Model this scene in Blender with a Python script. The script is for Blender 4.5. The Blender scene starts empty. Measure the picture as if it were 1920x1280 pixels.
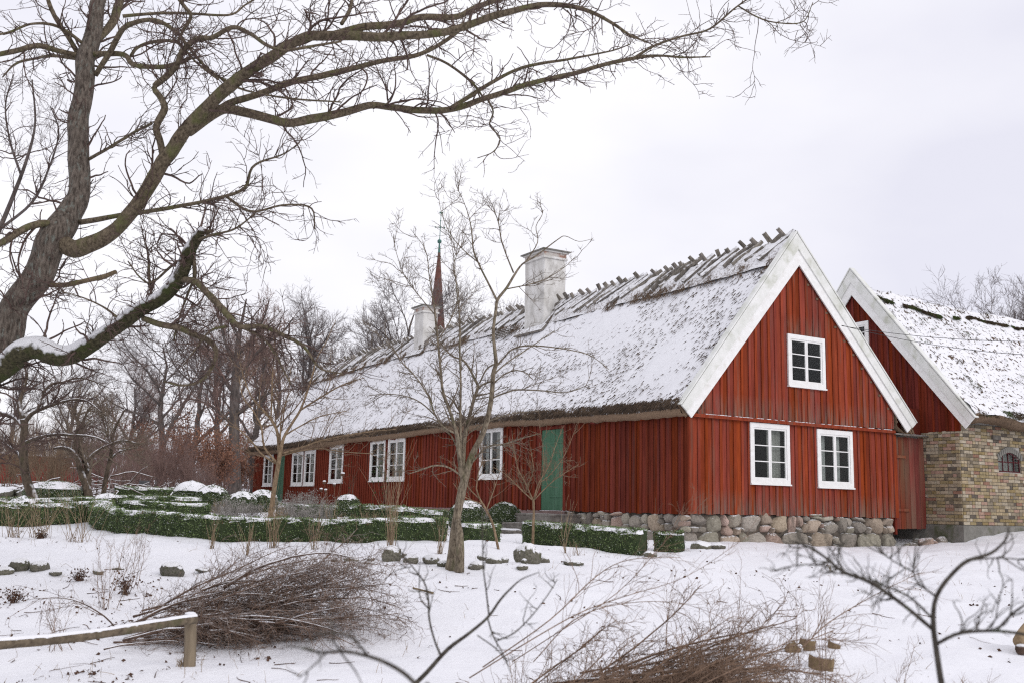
import bpy, math, random
import numpy as np
from mathutils import Matrix, Vector

rng = np.random.default_rng(11)
random.seed(11)
SC = bpy.context.scene
COL = SC.collection

# ------------------------------------------------------------------ camera
FPX, PITCH, ROLL, YAW = 1901.4, .15972, .022438, .54333   # focal length in px of a 1920 px wide frame
Z0 = 1.65                                                  # eye height above the ground at the camera
_F = np.array([0, math.cos(PITCH), math.sin(PITCH)])
_U0 = np.array([0, -math.sin(PITCH), math.cos(PITCH)])
_R0 = np.array([1., 0, 0])
CR = math.cos(ROLL) * _R0 + math.sin(ROLL) * _U0
CU = -math.sin(ROLL) * _R0 + math.cos(ROLL) * _U0
EYE = np.array([0, 0, Z0])
cam = bpy.data.cameras.new('camera')
cam.lens = 36 * FPX / 1920
cam.sensor_width = 36
cam.clip_start = .1
cam.clip_end = 3000
cam.dof.use_dof = True
cam.dof.focus_distance = 21.5
cam.dof.aperture_fstop = 3.0
camo = bpy.data.objects.new('camera', cam)
M = Matrix.Identity(4)
for i in range(3):
    M[i][0], M[i][1], M[i][2], M[i][3] = CR[i], CU[i], -_F[i], EYE[i]
camo.matrix_world = M
COL.objects.link(camo)
SC.camera = camo

# ------------------------------------------------------------------ sky and sun (overcast winter day)
SUN_EL, SUN_AZ = math.radians(30), math.radians(132)
world = bpy.data.worlds.new('World')
SC.world = world
world.use_nodes = True
nt = world.node_tree
nt.nodes.clear()
w_out = nt.nodes.new('ShaderNodeOutputWorld')
w_bg = nt.nodes.new('ShaderNodeBackground')
w_sky = nt.nodes.new('ShaderNodeTexSky')
w_sky.sky_type = 'NISHITA'
w_sky.sun_disc = False
w_sky.sun_elevation = SUN_EL
w_sky.sun_rotation = SUN_AZ
w_sky.dust_density = 3
w_tc = nt.nodes.new('ShaderNodeTexCoord')
w_map = nt.nodes.new('ShaderNodeMapping')
w_map.inputs['Scale'].default_value = (1, 1, 2.2)
w_map.inputs['Location'].default_value = (.35, .1, .2)
w_n = nt.nodes.new('ShaderNodeTexNoise')
w_n.inputs['Scale'].default_value = 1.9
w_n.inputs['Detail'].default_value = 5
w_n.inputs['Roughness'].default_value = .45
w_r = nt.nodes.new('ShaderNodeValToRGB')
w_r.color_ramp.elements[0].position = .30
w_r.color_ramp.elements[0].color = (.77, .768, .865, 1)
w_r.color_ramp.elements[1].position = .56
w_r.color_ramp.elements[1].color = (.965, .957, 1.0, 1)
w_bg.inputs['Strength'].default_value = .1
w_mul = nt.nodes.new('ShaderNodeVectorMath')
w_mul.operation = 'SCALE'
w_mul.inputs['Scale'].default_value = 10.9
w_mix = nt.nodes.new('ShaderNodeMix')
w_mix.data_type = 'RGBA'
w_mix.inputs['Factor'].default_value = .96         # the closed cloud layer over the clear sky
L = nt.links.new
L(w_tc.outputs['Generated'], w_map.inputs['Vector'])
L(w_map.outputs['Vector'], w_n.inputs['Vector'])
L(w_n.outputs['Fac'], w_r.inputs['Fac'])
L(w_r.outputs['Color'], w_mul.inputs[0])
L(w_sky.outputs['Color'], w_mix.inputs['A'])
L(w_mul.outputs['Vector'], w_mix.inputs['B'])
L(w_mix.outputs['Result'], w_bg.inputs['Color'])
L(w_bg.outputs['Background'], w_out.inputs['Surface'])
sun = bpy.data.lights.new('sun', 'SUN')
sun.energy = .9
sun.angle = math.radians(25)
sun.color = (1, .975, .95)
suno = bpy.data.objects.new('sun', sun)
suno.rotation_euler = (math.radians(60), 0, math.radians(48))   # soft light from behind the camera's right
COL.objects.link(suno)

SC.view_settings.view_transform = 'Standard'
SC.view_settings.look = 'None'
SC.view_settings.gamma = 1
SC.view_settings.use_curve_mapping = False
SC.view_settings.exposure = 0.0
SC.render.engine = 'CYCLES'
cy = SC.cycles
cy.use_denoising = False
try:
    cy.denoiser = 'OPENIMAGEDENOISE'
    cy.denoising_input_passes = 'RGB_ALBEDO_NORMAL'
    cy.denoising_prefilter = 'ACCURATE'
except Exception:
    pass
cy.max_bounces = 6
cy.diffuse_bounces = 3
cy.glossy_bounces = 2
cy.transmission_bounces = 3
cy.transparent_max_bounces = 8
cy.caustics_reflective = False
cy.caustics_refractive = False
cy.use_adaptive_sampling = True
cy.adaptive_threshold = .003
cy.filter_width = 1.2

# ------------------------------------------------------------------ coordinates
C1 = np.array([3.90295, 22., Z0])                  # near corner of the red house, on eye level
AV = np.array([math.cos(YAW), math.sin(YAW), 0])   # along the near gable
AU = np.array([-math.sin(YAW), math.cos(YAW), 0])  # along the long wall
ZV = np.array([0, 0, 1.])


def H(a, b, z):
    return C1 + AV * a + AU * b + ZV * z


def Hs(Q):
    Q = np.asarray(Q, float)
    return C1 + Q[..., 0:1] * AV + Q[..., 1:2] * AU + Q[..., 2:3] * ZV


def ray(x, y):
    return _F + CR * (x - 960) / FPX + CU * (640 - y) / FPX


def at(x, y, Y):
    d = ray(x, y)
    return EYE + d * (Y / d[1])


# ------------------------------------------------------------------ value noise (numpy)
_tab = rng.random((64, 64, 64))


def vnoise(P):
    P = np.asarray(P, float)
    i = np.floor(P).astype(int)
    f = P - i
    f = f * f * (3 - 2 * f)
    r = 0
    for dx in (0, 1):
        for dy in (0, 1):
            for dz in (0, 1):
                w = (f[..., 0] if dx else 1 - f[..., 0]) * (f[..., 1] if dy else 1 - f[..., 1]) * (f[..., 2] if dz else 1 - f[..., 2])
                r = r + w * _tab[(i[..., 0] + dx) % 64, (i[..., 1] + dy) % 64, (i[..., 2] + dz) % 64]
    return r * 2 - 1


def fbm(P, o=3):
    P = np.asarray(P, float)
    r, a = 0, 1
    for k in range(o):
        r = r + a * vnoise(P * 2 ** k + k * 7.3)
        a *= .5
    return r


# ------------------------------------------------------------------ ground height (thin plate spline through surveyed points)
_g = []
for a, b, z in ((-.2, -.3, -.70), (1.4, -.3, -.71), (3, -.3, -.78), (5, -.3, -.78), (6.5, -.3, -.73), (8, -1.05, -.64), (10.4, -1.1, -.34), (13, -1.2, -.12),
                (18, -1.5, .1), (-1.2, 3, -.76), (-1.6, 5, -.74), (-1, 8, -.60), (-1, 15, -.36), (-1, 22, -.16), (-1, 30, .02), (4, 34, .15), (10, 20, -.1), (12, 6, -.2)):
    p = H(a, b, z)
    _g.append((p[0], p[1], z))
_g += [(-2.9, 18, -.60), (-6.5, 18, -.60), (2.54, 19, -.82), (3.6, 21, -.75), (-.73, 13.8, -.85), (-5, 14.5, -.96), (-9, 14.5, -.95), (-2.68, 9, -1.46), (-6, 9, -1.5),
       (2, 9, -1.46), (5, 10, -1.38), (0, 4, -1.62), (6, 4, -1.55), (-5, 3, -1.65), (0, -3, -1.66), (8, 15, -1.12), (12, 17, -.85), (-13, 22, -.50), (-12, 17, -.74), (-4, 24, -.36), (-8, 25, -.34), (-14, 27, -.25),
       (-14, 9, -1.45), (14, 8, -1.35), (-10, 31, -.06), (-18, 45, .38), (-26, 46, .42), (-2, 60, .5), (30, 40, .2), (-40, 80, .7), (40, 80, .6), (0, 160, .5), (-120, 160, .5), (120, 160, .5),
       (-120, 0, -1.2), (120, 0, -.8), (0, -120, -1.6)]
_g = np.array(_g)


def _tps(r2):
    return np.where(r2 > 1e-12, r2 * np.log(np.maximum(r2, 1e-12)), 0)


_n = len(_g)
_A = np.zeros((_n + 3, _n + 3))
_A[:_n, :_n] = _tps(((_g[:, None, :2] - _g[None, :, :2]) ** 2).sum(2)) + np.eye(_n) * 2.0
_A[:_n, _n] = 1
_A[:_n, _n + 1:] = _g[:, :2]
_A[_n:, :_n] = _A[:_n, _n:].T
_gw = np.linalg.solve(_A, np.concatenate([_g[:, 2], np.zeros(3)]))


def ground_base(x, y):
    x, y = np.asarray(x, float), np.asarray(y, float)
    s = _gw[_n] + _gw[_n + 1] * x + _gw[_n + 2] * y
    for k in range(_n):
        s = s + _gw[k] * _tps((x - _g[k, 0]) ** 2 + (y - _g[k, 1]) ** 2)
    far = np.clip((np.hypot(x, y) - 110) / 60, 0, 1)
    return Z0 + s * (1 - far) + far * .5


def ground(x, y):
    x, y = np.asarray(x, float), np.asarray(y, float)
    P = np.stack([x, y, 0 * x], -1)
    near = np.clip(1 - (np.hypot(x, y - 14) - 25) / 30, 0, 1)
    return ground_base(x, y) + near * (.07 * fbm(P * .5, 2) + .030 * fbm(P * 1.9 + 9, 2) + .013 * fbm(P * 6 + 3, 2)) - .0


def gz(x, y):
    return float(ground(np.array([x]), np.array([y]))[0])


# ------------------------------------------------------------------ objects
WL = {}


def tag(o, label=None, cat=None, group=None, kind=None):
    if label: o['label'] = label
    if cat: o['category'] = cat
    if group: o['group'] = group
    if kind: o['kind'] = kind
    return o


def thing(name, label, cat, loc, group=None):
    o = bpy.data.objects.new(name, None)
    COL.objects.link(o)
    o.location = loc
    o.empty_display_size = .2
    WL[o.name] = np.array(loc, float)
    return tag(o, label, cat, group)


class MB:
    """collects vertices with quads / triangles, builds one mesh object"""

    def __init__(s):
        s.V, s.Q, s.T, s.n, s.uv = [], [], [], 0, None

    def add(s, V, Fc):
        V = np.asarray(V, float).reshape(-1, 3)
        Fc = np.asarray(Fc, int)
        (s.Q if Fc.shape[1] == 4 else s.T).append(Fc + s.n)
        s.V.append(V)
        s.n += len(V)
        return s

    def box(s, c, e, n, z, w, d, h):
        """box centred at c with half axes w along e, d along n, h along z"""
        c, e, n, z = (np.asarray(q, float) for q in (c, e, n, z))
        V = [c + sx * w * e + sy * d * n + sz * h * z for sz in (-1, 1) for sy in (-1, 1) for sx in (-1, 1)]
        return s.add(V, [[0, 2, 3, 1], [4, 5, 7, 6], [0, 1, 5, 4], [2, 6, 7, 3], [1, 3, 7, 5], [0, 4, 6, 2]])

    def prism(s, poly, off):
        """extrude a planar polygon (list of points) by off"""
        poly = np.asarray(poly, float)
        k = len(poly)
        V = np.concatenate([poly, poly + np.asarray(off, float)])
        side = [[i, (i + 1) % k, k + (i + 1) % k, k + i] for i in range(k)]
        base = s.n
        s.add(V, side)
        caps = []
        for o in (0, k):
            for i in range(1, k - 1):
                caps.append([o, o + i, o + i + 1] if o else [o, o + i + 1, o + i])
        s.T.append(np.array(caps) + base)
        return s

    def ring(s, c, e, n, s0, s1, z0, z1, ws, wt, wb, d):
        """closed rectangular frame in the plane e/z, depth 2d along n"""
        O = [(s0, z0), (s1, z0), (s1, z1), (s0, z1)]
        I = [(s0 + ws, z0 + wb), (s1 - ws, z0 + wb), (s1 - ws, z1 - wt), (s0 + ws, z1 - wt)]
        V = [c + e * a + ZV * z + n * q for q in (-d, d) for a, z in O + I]
        f = []
        for j in range(4):
            k = (j + 1) % 4
            f += [[8 + j, 8 + k, 12 + k, 12 + j], [j, 4 + j, 4 + k, k], [j, k, 8 + k, 8 + j], [4 + j, 12 + j, 12 + k, 4 + k]]
        return s.add(V, f)

    def tubes(s, P, R, k=3):
        P = np.asarray(P, float)
        R = np.asarray(R, float)
        if P.ndim == 2: P, R = P[None], R[None]
        m, n = P.shape[:2]
        if m == 0: return s
        T = np.gradient(P, axis=1)
        T /= np.linalg.norm(T, axis=2, keepdims=True) + 1e-12
        ref = np.eye(3)[np.argmin(np.abs(T.mean(1)), axis=1)][:, None]
        N = np.cross(T, np.broadcast_to(ref, T.shape))
        N /= np.linalg.norm(N, axis=2, keepdims=True) + 1e-12
        B = np.cross(T, N)
        a = np.arange(k) * 2 * math.pi / k
        V = P[:, :, None] + R[:, :, None, None] * (np.cos(a)[:, None] * N[:, :, None] + np.sin(a)[:, None] * B[:, :, None])
        idx = np.arange(m * n * k).reshape(m, n, k)
        q = np.stack([idx[:, :-1], np.roll(idx, -1, 2)[:, :-1], np.roll(idx, -1, 2)[:, 1:], idx[:, 1:]], -1).reshape(-1, 4)
        base = s.n
        s.add(V.reshape(-1, 3), q)
        if k > 3:   # caps
            for e in (0, n - 1):
                r = idx[:, e]
                for j in range(1, k - 1):
                    t = np.stack([r[:, 0], r[:, j], r[:, j + 1]], -1)
                    s.T.append((t if e else t[:, ::-1]) + base)
        return s

    def build(s, name, mat, parent=None, smooth=False, loc=None, uv=None):
        V = np.concatenate(s.V) if s.V else np.zeros((0, 3))
        if parent is not None:
            base = WL[parent.name]
        else:
            base = np.zeros(3)
        org = np.array(loc, float) if loc is not None else (base if parent is not None else V.mean(0) if len(V) else base)
        V = V - org
        Q = np.concatenate(s.Q) if s.Q else np.zeros((0, 4), int)
        T = np.concatenate(s.T) if s.T else np.zeros((0, 3), int)
        me = bpy.data.meshes.new(name)
        me.vertices.add(len(V))
        me.vertices.foreach_set('co', V.astype(np.float32).ravel())
        nl = Q.size + T.size
        me.loops.add(nl)
        me.loops.foreach_set('vertex_index', np.concatenate([Q.ravel(), T.ravel()]).astype(np.int32))
        me.polygons.add(len(Q) + len(T))
        st = np.concatenate([np.arange(len(Q)) * 4, Q.size + np.arange(len(T)) * 3]).astype(np.int32)
        me.polygons.foreach_set('loop_start', st)
        me.polygons.foreach_set('use_smooth', np.full(len(Q) + len(T), bool(smooth)))
        if uv is not None:
            ul = me.uv_layers.new(name='UVMap')
            ul.data.foreach_set('uv', np.asarray(uv, np.float32)[np.concatenate([Q.ravel(), T.ravel()])].ravel())
        me.update(calc_edges=True)
        me.validate()
        if mat is not None:
            me.materials.append(mat)
        o = bpy.data.objects.new(name, me)
        COL.objects.link(o)
        if parent is not None:
            o.parent = parent
        o.location = org - base
        WL[o.name] = org
        return o


def inst(src, name, parent, loc, rot=None, scale=None, mat=None):
    """a copy of src that shares its mesh"""
    o = bpy.data.objects.new(name, src)
    COL.objects.link(o)
    base = WL[parent.name] if parent is not None else np.zeros(3)
    o.parent = parent
    o.location = np.asarray(loc) - base
    if rot is not None: o.rotation_euler = rot
    if scale is not None: o.scale = scale
    WL[o.name] = np.asarray(loc, float)
    return o


# ------------------------------------------------------------------ materials
def _nodes(name):
    m = bpy.data.materials.new(name)
    m.use_nodes = True
    t = m.node_tree
    b = t.nodes['Principled BSDF']
    return m, t, b, t.links.new


def mat(name, c1, c2, scale=6, stretch=(1, 1, 1), rough=.85, bump=.3, bdist=.01, snow=None, rnd=0., c3=None, scale3=1.5, th3=(.5, .62), lo=.35, hi=.65, detail=6, spec=.25, snowcol=(.8, .8, .82), snscale=30,
        wear=None):
    """two-tone procedural surface; c3: patches of a third colour; snow: (normal z at which lying snow begins, at which it is full)"""
    m, t, b, L = _nodes(name)
    N = t.nodes.new
    tc = N('ShaderNodeTexCoord')
    mp = N('ShaderNodeMapping')
    mp.inputs['Scale'].default_value = stretch
    vec = tc.outputs['Object']
    oi = None
    if rnd:
        oi = N('ShaderNodeObjectInfo')
        ad = N('ShaderNodeVectorMath'); ad.operation = 'MULTIPLY_ADD'
        ad.inputs[1].default_value = (37, 53, 71)
        L(oi.outputs['Random'], ad.inputs[0]); L(vec, ad.inputs[2])
        vec = ad.outputs['Vector']
    L(vec, mp.inputs['Vector'])
    n1 = N('ShaderNodeTexNoise')
    n1.inputs['Scale'].default_value = scale
    n1.inputs['Detail'].default_value = detail
    n1.inputs['Roughness'].default_value = .65
    L(mp.outputs['Vector'], n1.inputs['Vector'])
    r = N('ShaderNodeValToRGB')
    r.color_ramp.elements[0].position = lo
    r.color_ramp.elements[1].position = hi
    r.color_ramp.elements[0].color = (*c1, 1)
    r.color_ramp.elements[1].color = (*c2, 1)
    L(n1.outputs['Fac'], r.inputs['Fac'])
    col = r.outputs['Color']

    def mixc(fac, A, B):
        x = N('ShaderNodeMix'); x.data_type = 'RGBA'
        L(fac, x.inputs['Factor'])
        L(A, x.inputs['A'])
        if isinstance(B, tuple): x.inputs['B'].default_value = (*B, 1)
        else: L(B, x.inputs['B'])
        return x.outputs['Result']

    def rng_(v, a, c):
        q = N('ShaderNodeMapRange'); q.inputs['From Min'].default_value = a; q.inputs['From Max'].default_value = c
        L(v, q.inputs['Value'])
        return q.outputs['Result']
    if c3 is not None:
        n3 = N('ShaderNodeTexNoise')
        n3.inputs['Scale'].default_value = scale3
        n3.inputs['Detail'].default_value = 5
        n3.inputs['Roughness'].default_value = .6
        L(mp.outputs['Vector'], n3.inputs['Vector'])
        col = mixc(rng_(n3.outputs['Fac'], *th3), col, c3)
    if wear is not None:      # paint worn off the lower ends of the boards by splashing rain
        sz = N('ShaderNodeSeparateXYZ'); L(tc.outputs['Object'], sz.inputs['Vector'])
        nw_ = N('ShaderNodeTexNoise'); nw_.inputs['Scale'].default_value = 16; nw_.inputs['Detail'].default_value = 6
        L(mp.outputs['Vector'], nw_.inputs['Vector'])
        mm = N('ShaderNodeMath'); mm.operation = 'MULTIPLY'
        L(rng_(sz.outputs['Z'], wear[0], -.02), mm.inputs[0]); L(rng_(nw_.outputs['Fac'], .40, .62), mm.inputs[1])
        col = mixc(mm.outputs[0], col, wear[1])
    if rnd:
        hs = N('ShaderNodeHueSaturation')
        L(col, hs.inputs['Color'])
        mr = N('ShaderNodeMapRange')
        mr.inputs['To Min'].default_value = 1 - rnd; mr.inputs['To Max'].default_value = 1 + rnd
        L(oi.outputs['Random'], mr.inputs['Value'])
        L(mr.outputs['Result'], hs.inputs['Value'])
        mu = N('ShaderNodeMath'); mu.operation = 'MULTIPLY'; mu.inputs[1].default_value = 17.3
        fr = N('ShaderNodeMath'); fr.operation = 'FRACT'
        L(oi.outputs['Random'], mu.inputs[0]); L(mu.outputs[0], fr.inputs[0])
        mr2 = N('ShaderNodeMapRange')
        mr2.inputs['To Min'].default_value = .5 - .025 * rnd; mr2.inputs['To Max'].default_value = .5 + .04 * rnd
        L(fr.outputs[0], mr2.inputs['Value']); L(mr2.outputs['Result'], hs.inputs['Hue'])
        mr3 = N('ShaderNodeMapRange')
        mr3.inputs['To Min'].default_value = 1 - .5 * rnd; mr3.inputs['To Max'].default_value = 1 + .2 * rnd
        L(fr.outputs[0], mr3.inputs['Value']); L(mr3.outputs['Result'], hs.inputs['Saturation'])
        col = hs.outputs['Color']
    rough_sock = None
    if snow is not None:
        ge = N('ShaderNodeNewGeometry')
        sx = N('ShaderNodeSeparateXYZ')
        L(ge.outputs['Normal'], sx.inputs['Vector'])
        n2 = N('ShaderNodeTexNoise')
        n2.inputs['Scale'].default_value = snscale
        n2.inputs['Detail'].default_value = 5
        L(vec, n2.inputs['Vector'])
        ma = N('ShaderNodeMath'); ma.operation = 'MULTIPLY_ADD'
        ma.inputs[1].default_value = 1.1; ma.inputs[2].default_value = -.55
        L(n2.outputs['Fac'], ma.inputs[0])
        ad2 = N('ShaderNodeMath'); ad2.operation = 'ADD'
        L(sx.outputs['Z'], ad2.inputs[0]); L(ma.outputs[0], ad2.inputs[1])
        col = mixc(rng_(ad2.outputs[0], *snow), col, snowcol)
    L(col, b.inputs['Base Color'])
    b.inputs['Roughness'].default_value = rough
    b.inputs['Specular IOR Level'].default_value = spec
    if bump:
        bp = N('ShaderNodeBump')
        bp.inputs['Strength'].default_value = bump
        bp.inputs['Distance'].default_value = bdist
        L(n1.outputs['Fac'], bp.inputs['Height'])
        L(bp.outputs['Normal'], b.inputs['Normal'])
    return m


SNOW = (.80, .80, .83)
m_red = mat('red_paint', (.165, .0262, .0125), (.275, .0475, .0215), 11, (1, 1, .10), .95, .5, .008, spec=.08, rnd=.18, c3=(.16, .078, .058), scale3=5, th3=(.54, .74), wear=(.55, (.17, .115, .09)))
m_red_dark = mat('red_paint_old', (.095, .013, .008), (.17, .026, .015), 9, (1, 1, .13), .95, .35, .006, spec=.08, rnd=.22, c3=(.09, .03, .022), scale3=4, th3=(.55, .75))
m_red_shaded = mat('red_paint_shaded', (.105, .0172, .0090), (.185, .0325, .0155), 11, (1, 1, .10), .95, .45, .008, spec=.08, rnd=.18, c3=(.11, .045, .034), scale3=4, th3=(.56, .76))  # darker copy of the gable red: the long wall's shade is put into the colour
m_red_far = mat('red_limewash', (.13, .022, .016), (.20, .038, .028), 2, (1, 1, 1), .9, .2, .01)
m_worn = mat('worn_red_door', (.15, .026, .016), (.23, .045, .028), 8, (1, 1, .12), .85, .5, .006, c3=(.17, .085, .055), scale3=3.2, th3=(.42, .62), rnd=.22)
m_white = mat('white_paint', (.74, .73, .71), (.83, .83, .82), 8, (1, 1, 1), .55, .12, .003, c3=(.62, .60, .54), scale3=3.5, th3=(.60, .8))
m_barge = mat('weathered_white_paint', (.64, .65, .61), (.77, .77, .75), 3, (1, 1, 1), .65, .2, .004, c3=(.42, .43, .34), scale3=2.3, th3=(.52, .78))
m_green = mat('green_paint', (.045, .115, .066), (.07, .165, .10), 7, (1, 1, .15), .7, .3, .004, c3=(.095, .18, .125), scale3=5, th3=(.55, .75))
m_thatch = mat('thatch_reed', (.06, .041, .027), (.235, .16, .105), 34, (1, 1, .3), .95, .7, .02, lo=.3, hi=.7)
m_thatch_cut = mat('thatch_cut_ends', (.15, .10, .067), (.34, .235, .155), 45, (1, 1, 1), .95, .6, .015, lo=.3, hi=.7)
m_straw = mat('dark_straw', (.040, .030, .024), (.12, .085, .058), 5, rough=.95, bump=0)
m_oldwood = mat('grey_weathered_wood', (.10, .088, .074), (.26, .23, .20), 12, (1, 1, .2), .9, .5, .008, rnd=.3, snow=(.42, .72), snscale=9)
m_rail = mat('mossy_log', (.075, .058, .04), (.19, .15, .105), 22, (.25, 1, 1), .9, .7, .015, snow=(.7, .85), snscale=18, c3=(.075, .075, .035), scale3=5, th3=(.52, .68))
m_post = mat('post_log', (.13, .10, .07), (.25, .2, .14), 10, (1, 1, .15), .9, .5, .008, snow=(.8, .9))
m_stepwood = mat('grey_step_wood', (.14, .125, .11), (.26, .24, .215), 10, (1, .2, 1), .85, .4, .006, snow=(.75, 1.3), snscale=9)
m_plaster = mat('chimney_plaster', (.50, .485, .455), (.72, .71, .69), 3, (1, 1, .6), .9, .4, .015, c3=(.25, .235, .215), scale3=2.2, th3=(.56, .76))
m_plast_red = mat('bare_brick', (.28, .16, .12), (.38, .24, .19), 6, rough=.9, bump=.3, c3=(.5, .47, .44), scale3=4, th3=(.42, .52))
m_plinth = mat('pink_grey_plinth', (.20, .13, .12), (.30, .215, .20), 4, rough=.9, bump=.4)
m_conc = mat('grey_concrete', (.14, .135, .12), (.235, .225, .205), 4, rough=.9, bump=.4, bdist=.012, c3=(.075, .085, .04), scale3=2.1, th3=(.54, .7))
m_mortar = mat('lime_mortar', (.33, .31, .28), (.42, .40, .37), 20, rough=.95, bump=.4, bdist=.004)
m_earth = mat('earth_fill', (.07, .06, .05), (.13, .11, .09), 9, rough=.95, bump=.5)
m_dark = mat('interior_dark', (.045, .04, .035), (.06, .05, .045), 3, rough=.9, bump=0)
m_curtain = mat('white_curtain', (.42, .42, .41), (.55, .55, .54), 3, (1, 1, .1), .9, 0)
m_curtain_g = mat('grey_curtain', (.30, .29, .27), (.42, .41, .385), 4, (1, 1, .1), .9, 0)
m_iron = mat('dark_iron', (.02, .02, .02), (.045, .042, .04), 10, rough=.6, bump=.1)
m_maroon = mat('maroon_iron', (.075, .012, .016), (.11, .02, .024), 10, rough=.6, bump=.1)
m_copper = mat('green_copper', (.045, .12, .10), (.08, .19, .16), 6, rough=.7, bump=.1)
m_spire = mat('spire_shingle', (.085, .038, .03), (.17, .075, .06), 3, (1, 1, 2.2), .85, .4, .05)
m_stone_w = mat('church_wall', (.45, .43, .40), (.6, .58, .55), 1, rough=.9, bump=.2)
m_bark_oak = mat('oak_bark', (.045, .034, .027), (.21, .175, .145), 30, (1, 1, .3), .95, 1.0, .05, c3=(.19, .2, .175), scale3=22, th3=(.56, .66), detail=8)
m_bark_green = mat('oak_limb_bark', (.055, .041, .027), (.20, .16, .11), 32, (1, 1, .6), .95, .9, .03, c3=(.115, .118, .045), scale3=4.5, th3=(.52, .70), detail=7)
m_bark_moss = mat('snowy_mossy_bark', (.022, .019, .01), (.10, .09, .05), 32, rough=.95, bump=1.0, bdist=.04, c3=(.05, .06, .018), scale3=6, th3=(.5, .64), snow=(-.12, .18), snscale=13, detail=8)
m_twig = mat('dark_twig', (.055, .036, .031), (.135, .092, .078), 9, rough=.9, bump=0)
m_twig_far = mat('far_twig', (.12, .103, .102), (.22, .19, .184), 3, rough=.95, bump=0)  # base colour paled to stand in for slight haze over distance
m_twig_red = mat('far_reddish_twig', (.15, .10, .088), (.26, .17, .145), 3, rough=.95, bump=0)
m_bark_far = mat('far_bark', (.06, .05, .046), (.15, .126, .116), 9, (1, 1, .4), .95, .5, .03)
m_bark_plum = mat('garden_tree_bark', (.075, .058, .041), (.29, .24, .175), 34, (1, 1, .35), .9, .9, .02, c3=(.10, .105, .045), scale3=5, th3=(.57, .74), snow=(1.05, 1.25), snscale=22)
m_twig_plum = mat('garden_tree_twig', (.105, .08, .06), (.22, .175, .13), 9, rough=.9, bump=0)
m_bark_tan = mat('tan_bark', (.12, .08, .048), (.30, .215, .135), 26, (1, 1, .4), .85, .4, .008)
m_twig_tan = mat('tan_twig', (.13, .088, .058), (.235, .165, .11), 9, rough=.9, bump=0)
m_stalk = mat('dry_stalk', (.19, .135, .085), (.36, .27, .175), 6, rough=.9, bump=0)
m_bark_orch = mat('orchard_bark', (.04, .03, .022), (.125, .095, .07), 12, (1, 1, .5), .95, .7, .02, snow=(.38, .72), snscale=8, c3=(.07, .068, .03), scale3=4, th3=(.58, .75))
m_brush = mat('brush_twig', (.095, .060, .046), (.255, .175, .13), 8, rough=.9, bump=0, snow=(.80, 1.1), snscale=9)
m_brush2 = mat('brown_brush_twig', (.12, .078, .054), (.30, .20, .14), 8, rough=.9, bump=0, snow=(1.0, 1.35), snscale=12)
m_stick = mat('brush_stick', (.06, .038, .028), (.16, .105, .078), 12, rough=.9, bump=.3, snow=(.35, .6), snscale=7)
m_leafbrown = mat('fallen_leaf', (.055, .030, .022), (.13, .072, .048), 7, rough=.9, bump=0)
m_beech = mat('beech_leaf', (.18, .085, .055), (.33, .175, .115), 1.4, rough=.85, bump=0)
m_box = mat('box_leaf', (.045, .078, .026), (.20, .27, .105), 11, rough=.6, bump=0, snow=(.78, .95), snscale=8, c3=(.16, .115, .06), scale3=7, th3=(.60, .68))
m_boxcore = mat('box_core', (.018, .03, .012), (.05, .065, .028), 12, rough=.9, bump=.5)
m_snow = mat('snow', (.78, .78, .815), (.83, .83, .855), 5, rough=.7, bump=.25, bdist=.02, spec=.3)
m_leafgreen = mat('rose_leaf', (.03, .07, .02), (.06, .12, .035), 9, rough=.6, bump=0)
m_stump = mat('sawn_wood', (.115, .08, .042), (.24, .175, .10), 14, (1, 1, .3), .9, .4, .006, snow=(.8, .95))
m_log_end = mat('sawn_end_wood', (.19, .13, .075), (.34, .25, .155), 12, rough=.9, bump=.3)
m_slate = mat('grey_slate_sign', (.06, .062, .066), (.1, .1, .105), 6, rough=.6, bump=.1)
m_wire = mat('cable', (.05, .05, .052), (.08, .08, .082), 3, rough=.6, bump=0)
m_stub = mat('dead_branch', (.10, .075, .045), (.22, .165, .10), 12, rough=.9, bump=.6, bdist=.01, c3=(.11, .11, .045), scale3=4, th3=(.5, .65))


def stone_mats():
    out = []
    for i, (c, d) in enumerate((((.23, .18, .135), (.42, .345, .27)), ((.19, .168, .142), (.34, .305, .262)), ((.25, .175, .14), (.44, .325, .27)), ((.22, .2, .155), (.38, .35, .285)), ((.155, .138, .115), (.30, .265, .225)))):
        out.append(mat('field_stone', c, d, 5, rough=.9, bump=.5, bdist=.015, rnd=.22, c3=(d[0] * 1.1, d[1] * 1.05, d[2]), scale3=14, th3=(.55, .7), detail=8, snow=(.78, .95), snscale=6))
    return out


m_stones = stone_mats()
m_boulder = mat('mossy_boulder', (.085, .080, .065), (.20, .185, .145), 7, rough=.95, bump=.6, bdist=.02, rnd=.22, c3=(.075, .085, .035), scale3=5, th3=(.54, .68), snow=(.42, .55), snscale=4, detail=8)


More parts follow.
